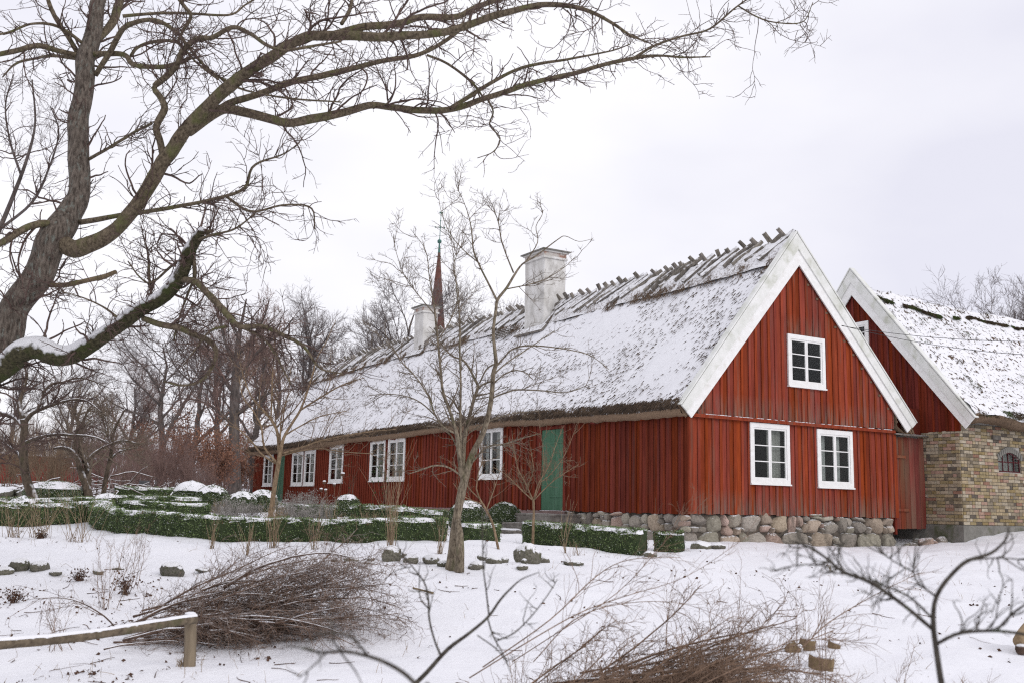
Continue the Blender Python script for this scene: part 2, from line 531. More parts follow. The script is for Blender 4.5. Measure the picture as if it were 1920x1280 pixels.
def m_glass_():
    m, t, b, L = _nodes('window_glass')
    t.nodes.remove(b)
    N = t.nodes.new
    tr = N('ShaderNodeBsdfTransparent'); tr.inputs['Color'].default_value = (.86, .88, .87, 1)
    gl = N('ShaderNodeBsdfGlossy'); gl.inputs['Roughness'].default_value = .03
    
    
    fr = N('ShaderNodeFresnel'); fr.inputs['IOR'].default_value = 1.5
    mx = N('ShaderNodeMixShader')
    ge = N('ShaderNodeNewGeometry'); bf = N('ShaderNodeMath'); bf.operation = 'SUBTRACT'; bf.inputs[0].default_value = 1.0
    L(ge.outputs['Backfacing'], bf.inputs[1])
    mf = N('ShaderNodeMath'); mf.operation = 'MULTIPLY'; L(fr.outputs[0], mf.inputs[0]); L(bf.outputs[0], mf.inputs[1])
    L(mf.outputs[0], mx.inputs[0]); L(tr.outputs[0], mx.inputs[1]); L(gl.outputs[0], mx.inputs[2])
    L(mx.outputs[0], t.nodes['Material Output'].inputs['Surface'])
    return m


m_glass = m_glass_()


def roof_material(name, sx, sy, cover, tuft, shear, pw=.2):
    """snow lying on thatch: straw tips stand out in streaks that run down the slope (UV in metres)"""
    m, t, b, L = _nodes(name)
    N = t.nodes.new
    uv0 = N('ShaderNodeUVMap')
    sp0 = N('ShaderNodeSeparateXYZ'); L(uv0.outputs['UV'], sp0.inputs['Vector'])
    sh = N('ShaderNodeMath'); sh.operation = 'MULTIPLY_ADD'; sh.inputs[1].default_value = -shear
    L(sp0.outputs['Y'], sh.inputs[0]); L(sp0.outputs['X'], sh.inputs[2])
    cb = N('ShaderNodeCombineXYZ'); L(sh.outputs[0], cb.inputs['X']); L(sp0.outputs['Y'], cb.inputs['Y'])

    def noise(scale, sc, det=4, rough=.55, loc=(0, 0, 0), dist=0):
        mp = N('ShaderNodeMapping'); mp.inputs['Scale'].default_value = sc; mp.inputs['Location'].default_value = loc
        L(cb.outputs['Vector'], mp.inputs['Vector'])
        n = N('ShaderNodeTexNoise'); n.inputs['Scale'].default_value = scale; n.inputs['Detail'].default_value = det; n.inputs['Roughness'].default_value = rough
        n.inputs['Distortion'].default_value = dist
        L(mp.outputs['Vector'], n.inputs['Vector'])
        return n.outputs['Fac']

    def math_(op, a, c=None, d=None):
        q = N('ShaderNodeMath'); q.operation = op
        for i, x in enumerate((a, c, d)):
            if x is None: continue
            if isinstance(x, (int, float)): q.inputs[i].default_value = x
            else: L(x, q.inputs[i])
        return q.outputs[0]
    streak = noise(1, (sx, sy, 1), 3, .6, dist=.6)
    patch = noise(1, (.55, .9, 1), 4, .6, (3, 5, 0))
    fine = noise(1, (sx * 3, sy * 4, 1), 2, .5, (1, 2, 0))
    band = noise(1, (.35, 3.2, 1), 3, .5, (7, 1, 0))
    v = math_('MULTIPLY_ADD', patch, pw, streak)
    v = math_('MULTIPLY_ADD', band, .16, v)
    v = math_('MULTIPLY_ADD', fine, .12, v)
    # wind keeps the verge at the gable and the edge of the eave barer
    sp = sp0
    e1 = N('ShaderNodeMapRange'); e1.inputs['From Min'].default_value = .45; e1.inputs['From Max'].default_value = -.1; e1.inputs['To Max'].default_value = .08
    L(sp.outputs['X'], e1.inputs['Value'])
    v = math_('ADD', v, e1.outputs['Result'])
    e2 = N('ShaderNodeMapRange'); e2.inputs['From Min'].default_value = 5.3; e2.inputs['From Max'].default_value = 5.72; e2.inputs['To Max'].default_value = .30
    L(sp.outputs['Y'], e2.inputs['Value'])
    v = math_('ADD', v, e2.outputs['Result'])
    r = N('ShaderNodeMapRange'); r.inputs['From Min'].default_value = cover; r.inputs['From Max'].default_value = cover + tuft
    L(v, r.inputs['Value'])
    rr = N('ShaderNodeValToRGB')
    rr.color_ramp.elements[0].color = (.035, .024, .018, 1); rr.color_ramp.elements[1].color = (.15, .10, .065, 1)
    L(fine, rr.inputs['Fac'])
    mx = N('ShaderNodeMix'); mx.data_type = 'RGBA'
    mx.inputs['A'].default_value = (*SNOW, 1)
    L(rr.outputs['Color'], mx.inputs['B']); L(r.outputs['Result'], mx.inputs['Factor'])
    L(mx.outputs['Result'], b.inputs['Base Color'])
    b.inputs['Roughness'].default_value = .85
    b.inputs['Specular IOR Level'].default_value = .2
    bp = N('ShaderNodeBump'); bp.inputs['Strength'].default_value = .5; bp.inputs['Distance'].default_value = .03
    L(v, bp.inputs['Height']); bp.invert = True
    L(bp.outputs['Normal'], b.inputs['Normal'])
    return m


m_roof = roof_material('snow_on_thatch', 25, 5.8, .846, .05, .42, .10)
m_roof2 = roof_material('snow_on_mossy_thatch', 8, 7, .785, .05, -.2, .16)


def snow_ground_material():
    m, t, b, L = _nodes('snow_ground')
    N = t.nodes.new
    tc = N('ShaderNodeTexCoord')

    def noise(scale, det, rough=.55):
        n = N('ShaderNodeTexNoise'); n.inputs['Scale'].default_value = scale; n.inputs['Detail'].default_value = det; n.inputs['Roughness'].default_value = rough
        L(tc.outputs['Object'], n.inputs['Vector'])
        return n.outputs['Fac']
    n1, n2, n3 = noise(2.5, 6), noise(22, 4), noise(.45, 4)
    r = N('ShaderNodeValToRGB')
    r.color_ramp.elements[0].color = (.77, .77, .815, 1); r.color_ramp.elements[1].color = (.845, .845, .87, 1)
    L(n1, r.inputs['Fac'])
    # grass and leaf crumbs that come through where the snow is thin
    a = N('ShaderNodeMath'); a.operation = 'MULTIPLY_ADD'; a.inputs[1].default_value = .55
    L(n3, a.inputs[0]); L(n2, a.inputs[2])
    q = N('ShaderNodeMapRange'); q.inputs['From Min'].default_value = .985; q.inputs['From Max'].default_value = 1.10; q.inputs['To Max'].default_value = .8
    L(a.outputs[0], q.inputs['Value'])
    mx = N('ShaderNodeMix'); mx.data_type = 'RGBA'; mx.inputs['B'].default_value = (.22, .19, .16, 1)
    L(q.outputs['Result'], mx.inputs['Factor']); L(r.outputs['Color'], mx.inputs['A'])
    L(mx.outputs['Result'], b.inputs['Base Color'])
    b.inputs['Roughness'].default_value = .75
    b.inputs['Specular IOR Level'].default_value = .25
    s = N('ShaderNodeMath'); s.operation = 'MULTIPLY_ADD'; s.inputs[1].default_value = .25
    L(n2, s.inputs[0]); L(n1, s.inputs[2])
    bp = N('ShaderNodeBump'); bp.inputs['Strength'].default_value = .55; bp.inputs['Distance'].default_value = .06
    L(s.outputs[0], bp.inputs['Height']); L(bp.outputs['Normal'], b.inputs['Normal'])
    return m


m_ground = snow_ground_material()


def brick_material(island):
    m, t, b, L = _nodes('yellow_brick')
    N = t.nodes.new
    if island:
        g = N('ShaderNodeNewGeometry'); rnd = g.outputs['Random Per Island']
    else:
        g = N('ShaderNodeObjectInfo'); rnd = g.outputs['Random']
    r = N('ShaderNodeValToRGB')
    cr = r.color_ramp
    cr.interpolation = 'CONSTANT'
    cols = [(.34, .275, .18), (.26, .195, .095), (.40, .34, .25), (.22, .175, .11), (.38, .30, .19), (.33, .27, .195), (.17, .14, .10), (.44, .38, .29), (.29, .23, .125), (.38, .25, .19), (.26, .215, .155), (.40, .325, .22), (.27, .15, .105), (.32, .255, .155), (.12, .10, .08), (.37, .315, .235)]
    while len(cr.elements) < len(cols): cr.elements.new(.5)
    for i, c in enumerate(cols):
        cr.elements[i].position = i / len(cols); cr.elements[i].color = (*c, 1)
    L(rnd, r.inputs['Fac'])
    tc = N('ShaderNodeTexCoord')
    n = N('ShaderNodeTexNoise'); n.inputs['Scale'].default_value = 14; n.inputs['Detail'].default_value = 6
    ad = N('ShaderNodeVectorMath'); ad.operation = 'MULTIPLY_ADD'; ad.inputs[1].default_value = (91, 57, 33)
    L(rnd, ad.inputs[0]); L(tc.outputs['Object'], ad.inputs[2]); L(ad.outputs['Vector'], n.inputs['Vector'])
    mr = N('ShaderNodeMapRange'); mr.inputs['From Min'].default_value = .3; mr.inputs['From Max'].default_value = .7; mr.inputs['To Min'].default_value = .72; mr.inputs['To Max'].default_value = 1.15
    L(n.outputs['Fac'], mr.inputs['Value'])
    hs = N('ShaderNodeHueSaturation')
    L(r.outputs['Color'], hs.inputs['Color']); L(mr.outputs['Result'], hs.inputs['Value'])
    L(hs.outputs['Color'], b.inputs['Base Color'])
    b.inputs['Roughness'].default_value = .9
    b.inputs['Specular IOR Level'].default_value = .2
    bp = N('ShaderNodeBump'); bp.inputs['Strength'].default_value = .5; bp.inputs['Distance'].default_value = .006
    L(n.outputs['Fac'], bp.inputs['Height']); L(bp.outputs['Normal'], b.inputs['Normal'])
    return m


m_brick = brick_material(False)
m_brick_i = brick_material(True)


# ------------------------------------------------------------------ branch growing
def unit(v):
    return v / (np.linalg.norm(v, axis=-1, keepdims=True) + 1e-12)


def grow(S, D, LEN, RAD, n, wob, up=0., tip=.3, curl=0.):
    """random-walk branches from S along D"""
    m = len(S)
    seg = (LEN / (n - 1))[:, None]
    d = unit(D)
    cv = rng.normal(0, curl, (m, 3)) if curl else 0
    pts = [S]
    for i in range(1, n):
        d = unit(d + rng.normal(0, wob, (m, 3)) + cv + np.array([0, 0, up]))
        pts.append(pts[-1] + d * seg)
    P = np.stack(pts, 1)
    R = RAD[:, None] * np.linspace(1, tip, n)[None]
    return P, R


def spawn(P, R, count, lo, hi, a0, a1, rr, tmin=.15, tmax=1., rmin=.0012, zbias=0., follow=0.):
    """start points, directions, lengths and radii of side shoots on the branches P"""
    m, n = P.shape[:2]
    ln = np.linalg.norm(np.diff(P, axis=1), axis=2).sum(1)
    i = rng.choice(m, count, p=ln / ln.sum())
    t = tmin + (tmax - tmin) * rng.random(count) ** .85
    x = t * (n - 1)
    k = np.minimum(x.astype(int), n - 2)
    fr = (x - k)[:, None]
    S = P[i, k] * (1 - fr) + P[i, k + 1] * fr
    T = unit(P[i, k + 1] - P[i, k])
    rad = R[i, k] * (1 - fr[:, 0]) + R[i, k + 1] * fr[:, 0]
    q = rng.normal(0, 1, (count, 3))
    q[:, 2] += zbias
    q = unit(q - (q * T).sum(1, keepdims=True) * T)
    an = rng.uniform(a0, a1, count)[:, None]
    D = np.cos(an) * T + np.sin(an) * q
    LEN = rng.uniform(lo, hi, count) * (1.1 - .55 * t)
    RAD = np.maximum(np.minimum(rad * .8, rad * rr * rng.uniform(.7, 1.2, count)), rmin)
    return S, D, LEN, RAD


def resample(P, R, n):
    d = np.concatenate([[0], np.cumsum(np.linalg.norm(np.diff(P, axis=0), axis=1))])
    s = np.linspace(0, d[-1], n)
    return np.stack([np.interp(s, d, P[:, j]) for j in range(3)], 1), np.interp(s, d, R)


def smooth_line(P, R, per=4):
    """Catmull-Rom through the given points"""
    P = np.asarray(P, float); R = np.asarray(R, float)
    l0, l1 = np.linalg.norm(P[1] - P[0]), np.linalg.norm(P[2] - P[1]) if len(P) > 2 else 0
    if len(P) > 2 and l0 > 2 * l1:
        f = l1 / l0
        P = np.insert(P, 1, P[1] * (1 - f) + P[0] * f, 0); R = np.insert(R, 1, R[1] * (1 - f) + R[0] * f)
    Q = np.concatenate([[2 * P[0] - P[1]], P, [2 * P[-1] - P[-2]]])
    out, ro = [], []
    for i in range(len(P) - 1):
        p0, p1, p2, p3 = Q[i:i + 4]
        for t in np.arange(per) / per:
            out.append(.5 * ((2 * p1) + (p2 - p0) * t + (2 * p0 - 5 * p1 + 4 * p2 - p3) * t * t + (3 * p1 - p0 - 3 * p2 + p3) * t ** 3))
            ro.append(R[i] * (1 - t) + R[i + 1] * t)
    out.append(P[-1]); ro.append(R[-1])
    return np.array(out), np.array(ro)


class Traced:
    """a tree whose main limbs follow surveyed outlines; each limb finds the depth of the limb it leaves"""

    def __init__(s, Y):
        s.Y = Y
        s.known = []
        s.limbs = []

    def limb(s, pts, dY=0., jit=.0, wid=1., first=None):
        pts = np.array(pts, float)
        if first is not None: y0 = first
        elif s.known:
            k = np.array(s.known)
            y0 = k[np.argmin((k[:, 0] - pts[0, 0]) ** 2 + (k[:, 1] - pts[0, 1]) ** 2), 2]
        else: y0 = s.Y
        n = len(pts)
        t = np.linspace(0, 1, n)
        ys = y0 + dY * t + jit * np.sin(t * 7 + rng.random() * 6) * t
        P = np.array([at(x, y, Y) for (x, y, w), Y in zip(pts, ys)])
        R = pts[:, 2] * wid / 2 * ys / FPX
        for (x, y, w), Y in zip(pts, ys): s.known.append((x, y, Y))
        P, R = smooth_line(P, R, 4)
        s.limbs.append((P, R))
        return P, R

    def batch(s, n=24, only=None):
        L_ = s.limbs if only is None else [s.limbs[i] for i in only]
        A = [resample(P, R, n) for P, R in L_]
        return np.stack([a[0] for a in A]), np.stack([a[1] for a in A])



# ================================================================== THE SETTING
def nonuniform(lo, hi, near_lo, near_hi, step, far):
    a = list(np.arange(near_lo, near_hi + 1e-6, step))
    s, x = step, near_hi
    while x < hi:
        s *= far; x += s; a.append(x)
    s, x = step, near_lo
    while x > lo:
        s *= far; x -= s; a.insert(0, x)
    return np.array(a)


def build_ground():
    xs = nonuniform(-380, 380, -13, 15, .11, 1.16)
    ys = nonuniform(-60, 420, 4, 27, .11, 1.16)
    X, Y = np.meshgrid(xs, ys)
    Z = np.zeros_like(X)
    for r in range(len(ys)):
        Z[r] = ground(X[r], Y[r])
    V = np.stack([X, Y, Z], -1).reshape(-1, 3)
    i = np.arange(len(xs) * len(ys)).reshape(len(ys), len(xs))
    q = np.stack([i[:-1, :-1], i[:-1, 1:], i[1:, 1:], i[1:, :-1]], -1).reshape(-1, 4)
    o = MB().add(V, q).build('ground', m_ground, smooth=True, loc=(0, 0, 0))
    tag(o, kind='structure')


build_ground()


# ------------------------------------------------------------------ stones
def stone_mesh(seed, sub=2, ang=.62):
    """rounded, slightly faceted unit boulder"""
    import bmesh
    bm = bmesh.new()
    bmesh.ops.create_icosphere(bm, subdivisions=sub, radius=1)
    V = np.array([v.co[:] for v in bm.verts])
    Fc = np.array([[v.index for v in f.verts] for f in bm.faces])
    bm.free()
    r = np.random.default_rng(seed)
    d = unit(V)
    V = np.sign(d) * np.abs(d) ** ang
    V = V / np.linalg.norm(V, axis=1).max()
    d = unit(V)
    # cut by random planes for flat faces
    for _ in range(12 if ang < .8 else 1):
        n = unit(r.normal(0, 1, 3))
        h = r.uniform(.62, .9) if ang < .8 else r.uniform(.76, .96)
        k = d @ n
        s = h / np.maximum(k, 1e-3)
        m = (k > 0)
        ln = np.linalg.norm(V, axis=1)
        V = np.where(m[:, None], V * np.minimum(1, (s / np.maximum(ln, 1e-6)))[:, None], V)
    V = V * (1 + (.10 if ang < .8 else .2) * fbm(d * 1.5 + seed * 3.1, 3)[:, None])
    return V, Fc


STONES = []
for sd in range(14):
    V, Fc = stone_mesh(100 + sd, 3)
    V = V / np.abs(V).max(0)
    o = MB().add(V, Fc).build('stone_proto', None, smooth=True, loc=(0, 0, 0))
    o.data.set_sharp_from_angle(angle=math.radians(38))
    me = o.data
    bpy.data.objects.remove(o)
    STONES.append(me)
for sd in range(14):
    V, Fc = stone_mesh(300 + sd, 3, 1.0)
    V = V / np.abs(V).max(0)
    o = MB().add(V, Fc).build('stone_proto', None, smooth=True, loc=(0, 0, 0))
    STONES.append(o.data)
    bpy.data.objects.remove(o)
STONE_VAR = {}


def stone_obj(name, parent, loc, size, rot, material, sm=None):
    src = sm if sm is not None else random.randrange(14)
    key = (src, material.name)
    if key not in STONE_VAR:
        me = STONES[src].copy(); me.materials.clear(); me.materials.append(material); STONE_VAR[key] = me
    return inst(STONE_VAR[key], name, parent, loc, rot, size)

# ================================================================== THE RED HOUSE
house = thing('red_house', 'long red timber house with snowy thatched roof, white windows and green doors', 'house', H(3.3, 0, -.75))
HL, HW = 30.8, 6.61


def board_pieces(s0, s1, zb, zt, ops):
    """z spans of the strip s0..s1 once the openings are taken out"""
    mid = (s0 + s1) / 2
    cuts = sorted((o[2], o[3]) for o in ops if o[0] < mid < o[1])
    out, z = [], zb
    for c0, c1 in cuts:
        if c0 > z + .03: out.append((z, c0, False))
        z = max(z, c1)
    out.append((z, None, True))
    return out


def clad(parent, org, e, n, s0, s1, pitch, zb, ztop, ops, material, limit=None, batten=.34, name='board', proud=.022):
    """vertical board-and-batten cladding, every board and batten a part of its own (up to `limit` metres along)"""
    k = int(round((s1 - s0) / pitch))
    w = (s1 - s0) / k
    rest = MB()
    made = 0
    for i in range(k + 1):
        for kind in ('board', 'batten'):
            if kind == 'board':
                if i == k: continue
                a, b = s0 + i * w + .003, s0 + (i + 1) * w - .003
                d0, th = 0., .022
            else:
                hw = w * batten / 2 * random.uniform(.85, 1.12)
                c = s0 + i * w + random.uniform(-.012, .012)
                a, b = max(s0, c - hw), min(s1, c + hw)
                d0, th = .0225, proud * random.uniform(.85, 1.25)
            jb = random.uniform(-.012, .012)
            for z0, z1, last in board_pieces(a, b, zb(.5 * (a + b)) + jb, None, ops):
                m = MB()
                za, zb_ = (ztop(a), ztop(b)) if last else (z1, z1)
                if max(za, zb_) - z0 < .02: continue
                za, zb_ = max(za, z0 + .005), max(zb_, z0 + .005)
                P = [org + e * a + ZV * z0, org + e * b + ZV * z0, org + e * b + ZV * zb_, org + e * a + ZV * za]
                P = [p + n * (d0 + random.uniform(0, .004)) for p in P]
                m.prism(P, n * th)
                if limit is None or a < limit:
                    m.build(kind, material, parent, loc=org + e * (a + b) / 2 + ZV * z0)
                    made += 1
                else:
                    off = rest.n
                    for v in m.V: rest.V.append(v)
                    for q in m.Q: rest.Q.append(q + off)
                    for q in m.T: rest.T.append(q + off)
                    rest.n = off + m.n
    if rest.V:
        tag(rest.build('far_cladding', material, parent, loc=org + e * s1 + ZV * zb(s1)), kind='stuff')
    return made


def window(parent, org, e, n, s0, s1, z0, z1, curtains=(), cols=2, rows=3, case=.095, lab=None, sash_w=.042):
    """white casing (the part), sashes, glazing bars, panes, sill and curtains below it"""
    c = MB()
    zc = (z0 + z1) / 2
    mid = (s0 + s1) / 2
    o = org + n * .055
    c.ring(o, e, n, s0, s1, z0, z1, case, case * 1.1, case, .022)
    win = c.build('window', m_white, parent, loc=o + e * mid + ZV * z0)
    if lab: win['label'] = lab
    MB().box(o + e * mid + ZV * (z0 - .018) + n * .012, e, n, ZV, (s1 - s0) / 2 + .01, .04, .0165).build('sill', m_white, win)
    a0, a1, b0, b1 = s0 + case, s1 - case, z0 + case, z1 - case * 1.1
    cw = (a1 - a0) / cols
    for i in range(cols):
        x0, x1 = a0 + i * cw + .002, a0 + (i + 1) * cw - .002
        q = org + n * .042
        MB().ring(q, e, n, x0, x1, b0, b1, sash_w, sash_w, sash_w, .018).build('sash', m_white, win)
        y0, y1 = b0 + sash_w, b1 - sash_w
        ph = (y1 - y0) / rows
        for r in range(1, rows):
            g = MB().box(q + e * (x0 + x1) / 2 + ZV * (y0 + r * ph), e, n, ZV, (x1 - x0) / 2 - sash_w, .014, .011)
            g.build('glazing_bar', m_white, win)
        for r in range(rows):
            tl = random.uniform(-.006, .006), random.uniform(-.006, .006)
            nn = unit(n + e * tl[0] + ZV * tl[1])
            g = MB().box(org + n * .036 + e * (x0 + x1) / 2 + ZV * (y0 + (r + .5) * ph), e, nn, ZV, (x1 - x0) / 2 - sash_w + .004, .002, ph / 2)
            g.build('pane', m_glass, win)
    for (f0, f1, material) in curtains:
        k = 26
        ss = np.linspace(a0 + f0 * (a1 - a0), a0 + f1 * (a1 - a0), k)
        wv = .018 * np.sin(np.arange(k) * 1.35) + .006 * np.sin(np.arange(k) * .5)
        V = []
        for z in (b0 - .06, b1 + .05):
            for j in range(k): V.append(org - n * (.10 + wv[j]) + e * ss[j] + ZV * z)
        f = [[j, j + 1, k + j + 1, k + j] for j in range(k - 1)]
        MB().add(V, f).build('curtain', material, win, smooth=True)
    return win


def inset(w, d=.05):
    return (w[0] + d, w[1] - d, w[2] + d, w[3] - d)


# --- gable wall
NG, NLW = -AU, -AV                       # outward normals of gable and long wall
gable_windows = [(1.71, 2.95, .61, 1.97), (3.86, 5.08, .59, 1.94)]
up_window = (2.93, 4.17, 2.90, 4.11)
LEFT_IN = ((-.07, 1.97), (3.33, 5.80))
RIGHT_IN = ((3.33, 5.80), (7.05, 2.03))


def gable_top(a, d=.0):
    l = 1.97 + (a + .07) * (5.80 - 1.97) / 3.40
    r = 5.80 + (a - 3.33) * (2.03 - 5.80) / 3.72
    return min(l, r) + .12


O0 = C1.copy()
clad(house, O0, AV, NG, 0, HW, .213, lambda a: -.09 - .012 * a / HW, lambda a: min(2.06, gable_top(a)), [inset(w) for w in gable_windows], m_red)
clad(house, O0 + NG * .03, AV, NG, .0, HW, .213, lambda a: 2.02 + .01 * a, lambda a: max(gable_top(a), 2.06), [inset(up_window)], m_red)
dm = MB()
for q in range(2):
    dm.box(O0 + AV * HW / 2 + NG * (.075 + q * .012) + ZV * (2.035 - q * .035), AV, NG, ZV, HW / 2 - .01, .05 - q * .015, .018)
dm.build('drip_board', m_red, house)
sb = MB()
ns = 60
for i in range(ns):
    if random.random() < .75:
        sb.box(O0 + AV * (HW * (i + .5) / ns) + NG * .09 + ZV * 2.058, AV, NG, ZV, HW / ns * random.uniform(.3, .55), .03, random.uniform(.003, .009))
tag(sb.build('snow_line', m_snow, house), kind='stuff')
window(house, O0, AV, NG, *gable_windows[0], curtains=[(.55, .98, m_curtain_g)], lab='white casement window with grey curtain, lower left in the gable')
window(house, O0, AV, NG, *gable_windows[1], curtains=[(.02, .34, m_curtain), (.60, .82, m_curtain)], lab='white casement window with white curtains, lower right in the gable')
window(house, O0 + NG * .03, AV, NG, *up_window, lab='white casement window high in the gable')
# corner boards
for a, b, e, n in ((-.045, 0, AV, NG), (HW + .01, 0, AV, NG)):
    MB().box(O0 + AV * (a + .03) + NG * .024 + ZV * .96, AV, NG, ZV, .055, .028, 1.06).build('corner_board', m_red, house)

# --- long wall
LWIN = [(24.09, 25.43, .62, 2.04), (22.64, 23.89, .62, 2.05), (19.67, 21.07, .71, 2.15), (15.82, 17.11, .74, 2.19), (14.22, 15.58, .74, 2.18), (7.83, 9.13, .74, 2.20), (28.0, 29.3, .62, 2.02)]
DOORS = [(4.73, 5.87, -.10, 1.98), (26.35, 27.5, -.15, 2.0)]
eave_px = None
EB = np.array([-.3, 3.2, 7.2, 11.9, 19., 26.3, 31.5])
EZ = np.array([2.06, 2.12, 2.22, 2.26, 2.23, 2.10, 2.16])


def eave_z(b):
    return np.interp(b, EB, EZ)


clad(house, O0, AU, NLW, 0.0, HL, .205, lambda b: -.11 - .0 * b, lambda b: float(eave_z(b)) + .25, [inset(w) for w in LWIN] + [(d[0], d[1], -1, d[3]) for d in DOORS], m_red_shaded, limit=15.)
for i, w in enumerate(LWIN):
    cur = [(.0, 1., m_curtain_g)] if i in (0, 1, 2, 6) else [(.02, .98, m_curtain_g)] if i in (3, 4) else [(.0, .48, m_curtain_g), (.85, 1., m_curtain)]
    window(house, O0, AU, NLW, *w, curtains=cur)
for i, d in enumerate(DOORS):
    do = MB()
    nb = 5
    w = (d[1] - d[0] - .06) / nb
    door = MB().box(O0 + AU * (d[0] + d[1]) / 2 + NLW * .005 + ZV * (d[2] + d[3]) / 2, AU, NLW, ZV, (d[1] - d[0]) / 2 - .03, .012, (d[3] - d[2]) / 2).build('door', m_green, house, loc=H(0, (d[0] + d[1]) / 2, d[2]))
    for k in range(nb):
        MB().box(O0 + AU * (d[0] + .03 + (k + .5) * w) + NLW * (.0285 + random.uniform(0, .004)) + ZV * (d[2] + d[3]) / 2, AU, NLW, ZV, w / 2 - .003, .011, (d[3] - d[2]) / 2 - .004).build('plank', m_green, door)
    for z in (d[2] + .35, d[3] - .35):
        h = MB().box(O0 + AU * (d[0] + .36) + NLW * .05 + ZV * z, AU, NLW, ZV, .30, .006, .025)
        h.build('hinge', m_green, door)
    MB().box(O0 + AU * (d[1] - .16) + NLW * .055 + ZV * (d[2] + 1.0), AU, NLW, ZV, .02, .012, .07).build('handle', m_iron, door)
    f = MB()
    for s in (d[0], d[1]):
        f.box(O0 + AU * s + NLW * .034 + ZV * ((d[2] + d[3]) / 2 + .04), AU, NLW, ZV, .05, .034, (d[3] - d[2]) / 2 + .04)
    f.box(O0 + AU * (d[0] + d[1]) / 2 + NLW * .036 + ZV * (d[3] + .05), AU, NLW, ZV, (d[1] - d[0]) / 2 + .04, .034, .045)
    f.build('door_frame', m_red_shaded, house, loc=H(0, d[0], d[2]))
# rafter feet / beam ends under the eave
for b in np.arange(1.4, 30.6, 1.95):
    if 4.4 < b < 4.7: continue
    MB().box(H(-.11, b, float(eave_z(b)) - .03), AV, AU, ZV, .09, .075, .09).build('beam_end', m_red_dark, house, loc=H(-.11, b, 2))
# the walls one cannot see from here, floor and ceiling: they keep the rooms dark
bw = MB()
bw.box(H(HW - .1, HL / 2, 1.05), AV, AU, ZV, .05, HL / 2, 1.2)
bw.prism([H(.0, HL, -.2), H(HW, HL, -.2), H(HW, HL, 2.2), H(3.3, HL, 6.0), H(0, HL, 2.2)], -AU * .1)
bw.build('back_wall', m_red_shaded, house)
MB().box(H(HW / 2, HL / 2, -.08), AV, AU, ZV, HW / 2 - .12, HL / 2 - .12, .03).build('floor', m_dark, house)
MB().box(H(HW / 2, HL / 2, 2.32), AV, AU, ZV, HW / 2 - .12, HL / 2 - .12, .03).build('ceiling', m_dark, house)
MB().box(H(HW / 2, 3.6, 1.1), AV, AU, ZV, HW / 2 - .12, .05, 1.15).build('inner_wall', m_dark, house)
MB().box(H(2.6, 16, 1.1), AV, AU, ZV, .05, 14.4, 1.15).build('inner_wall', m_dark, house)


# --- foundation of field stones
def rubble(parent, org, e, n, s0, s1, ztop, zbot, rotz, name='foundation_stone'):
    """field stones set one on another: each finds the lowest free spot and fills up to the sill"""
    N_ = int((s1 - s0) / .02)
    top = np.full(N_, zbot - .06)
    for it in range(400):
        i = int(np.argmin(top + np.random.default_rng(it).uniform(0, .05, N_)))
        room = ztop - top[i]
        if room < .05: 
            top[i] = ztop
            if (top >= ztop - .05).all(): break
            continue
        low = top[i] < zbot + .12
        w = random.uniform(.48, .9) if low else random.choice((random.uniform(.16, .28), random.uniform(.3, .55), random.uniform(.3, .55)))
        h = min(room + .01, w * random.uniform(.55, .85))
        if room - h < .09: h = room + .005
        h = min(h, .42)
        # spread over the low neighbours
        l = r = i
        while (r - l) * .02 < w:
            gl = top[l - 1] if l > 0 else 9; gr = top[r + 1] if r < N_ - 1 else 9
            if min(gl, gr) > top[i] + .09: break
            if gl < gr: l -= 1
            else: r += 1
        ww = max((r - l + 1) * .02, .09)
        base = top[l:r + 1].mean()
        hh = min(h, ww * 1.25) if ww < .2 else h
        c = org + e * (s0 + (l + r + 1) * .01) + ZV * (base + hh / 2) + n * random.uniform(-.08, -.045)
        stone_obj(name, parent, c, (ww / 2 * 1.10, random.uniform(.15, .19), hh / 2 * 1.12), (random.uniform(-.1, .1), random.uniform(-.14, .14), rotz + random.uniform(-.08, .08) + (math.pi if random.random() < .5 else 0)), random.choice(m_stones))
        top[l:r + 1] = base + hh


rubble(house, O0 + NG * -.02, AV, NG, -.12, HW + .02, -.10, -.84, YAW)
rubble(house, O0 + NLW * -.02, AU, NLW, .15, 4.7, -.12, -.84, YAW + math.pi / 2)
fb = MB()
fb.box(H(HW / 2, .155, -.5), AV, AU, ZV, HW / 2 - .02, .10, .40)
fb.box(H(.155, 2.5, -.5), AV, AU, ZV, .10, 2.2, .40)
fb.build('foundation_core', m_earth, house)
MB().box(H(.03, (4.75 + HL) / 2, -.42), AV, AU, ZV, .05, (HL - 4.75) / 2, .305).build('plinth', m_plinth, house)

# --- roof
RB0, RB1 = -.10, HL + .55
RIDGE_B = np.array([-.2, 1.6, 3.6, 5.9, 8.6, 9.7, 13, 17.4, 19.2, 25, 30.2, 31.7])
RIDGE_Z = np.array([6.42, 6.40, 6.37, 6.40, 6.36, 6.38, 6.47, 6.50, 6.52, 6.52, 6.40, 6.34])


def ridge_z(b):
    return np.interp(b, RIDGE_B, RIDGE_Z) - .03


def roof_pt(b, t, side=0):
    """point on the thatch: t=0 ridge, 1 eave edge; side 0 faces the garden"""
    zr, ze = ridge_z(b), eave_z(b) + .13
    ae = -.42 if side == 0 else 7.35
    if side: ze = ze - 0.02
    a = 3.3 + (ae - 3.3) * t
    z = zr + (ze - zr) * t - .07 * np.sin(math.pi * np.clip(t, 0, 1))
    return np.stack([a + 0 * z, b + 0 * z, z], -1)


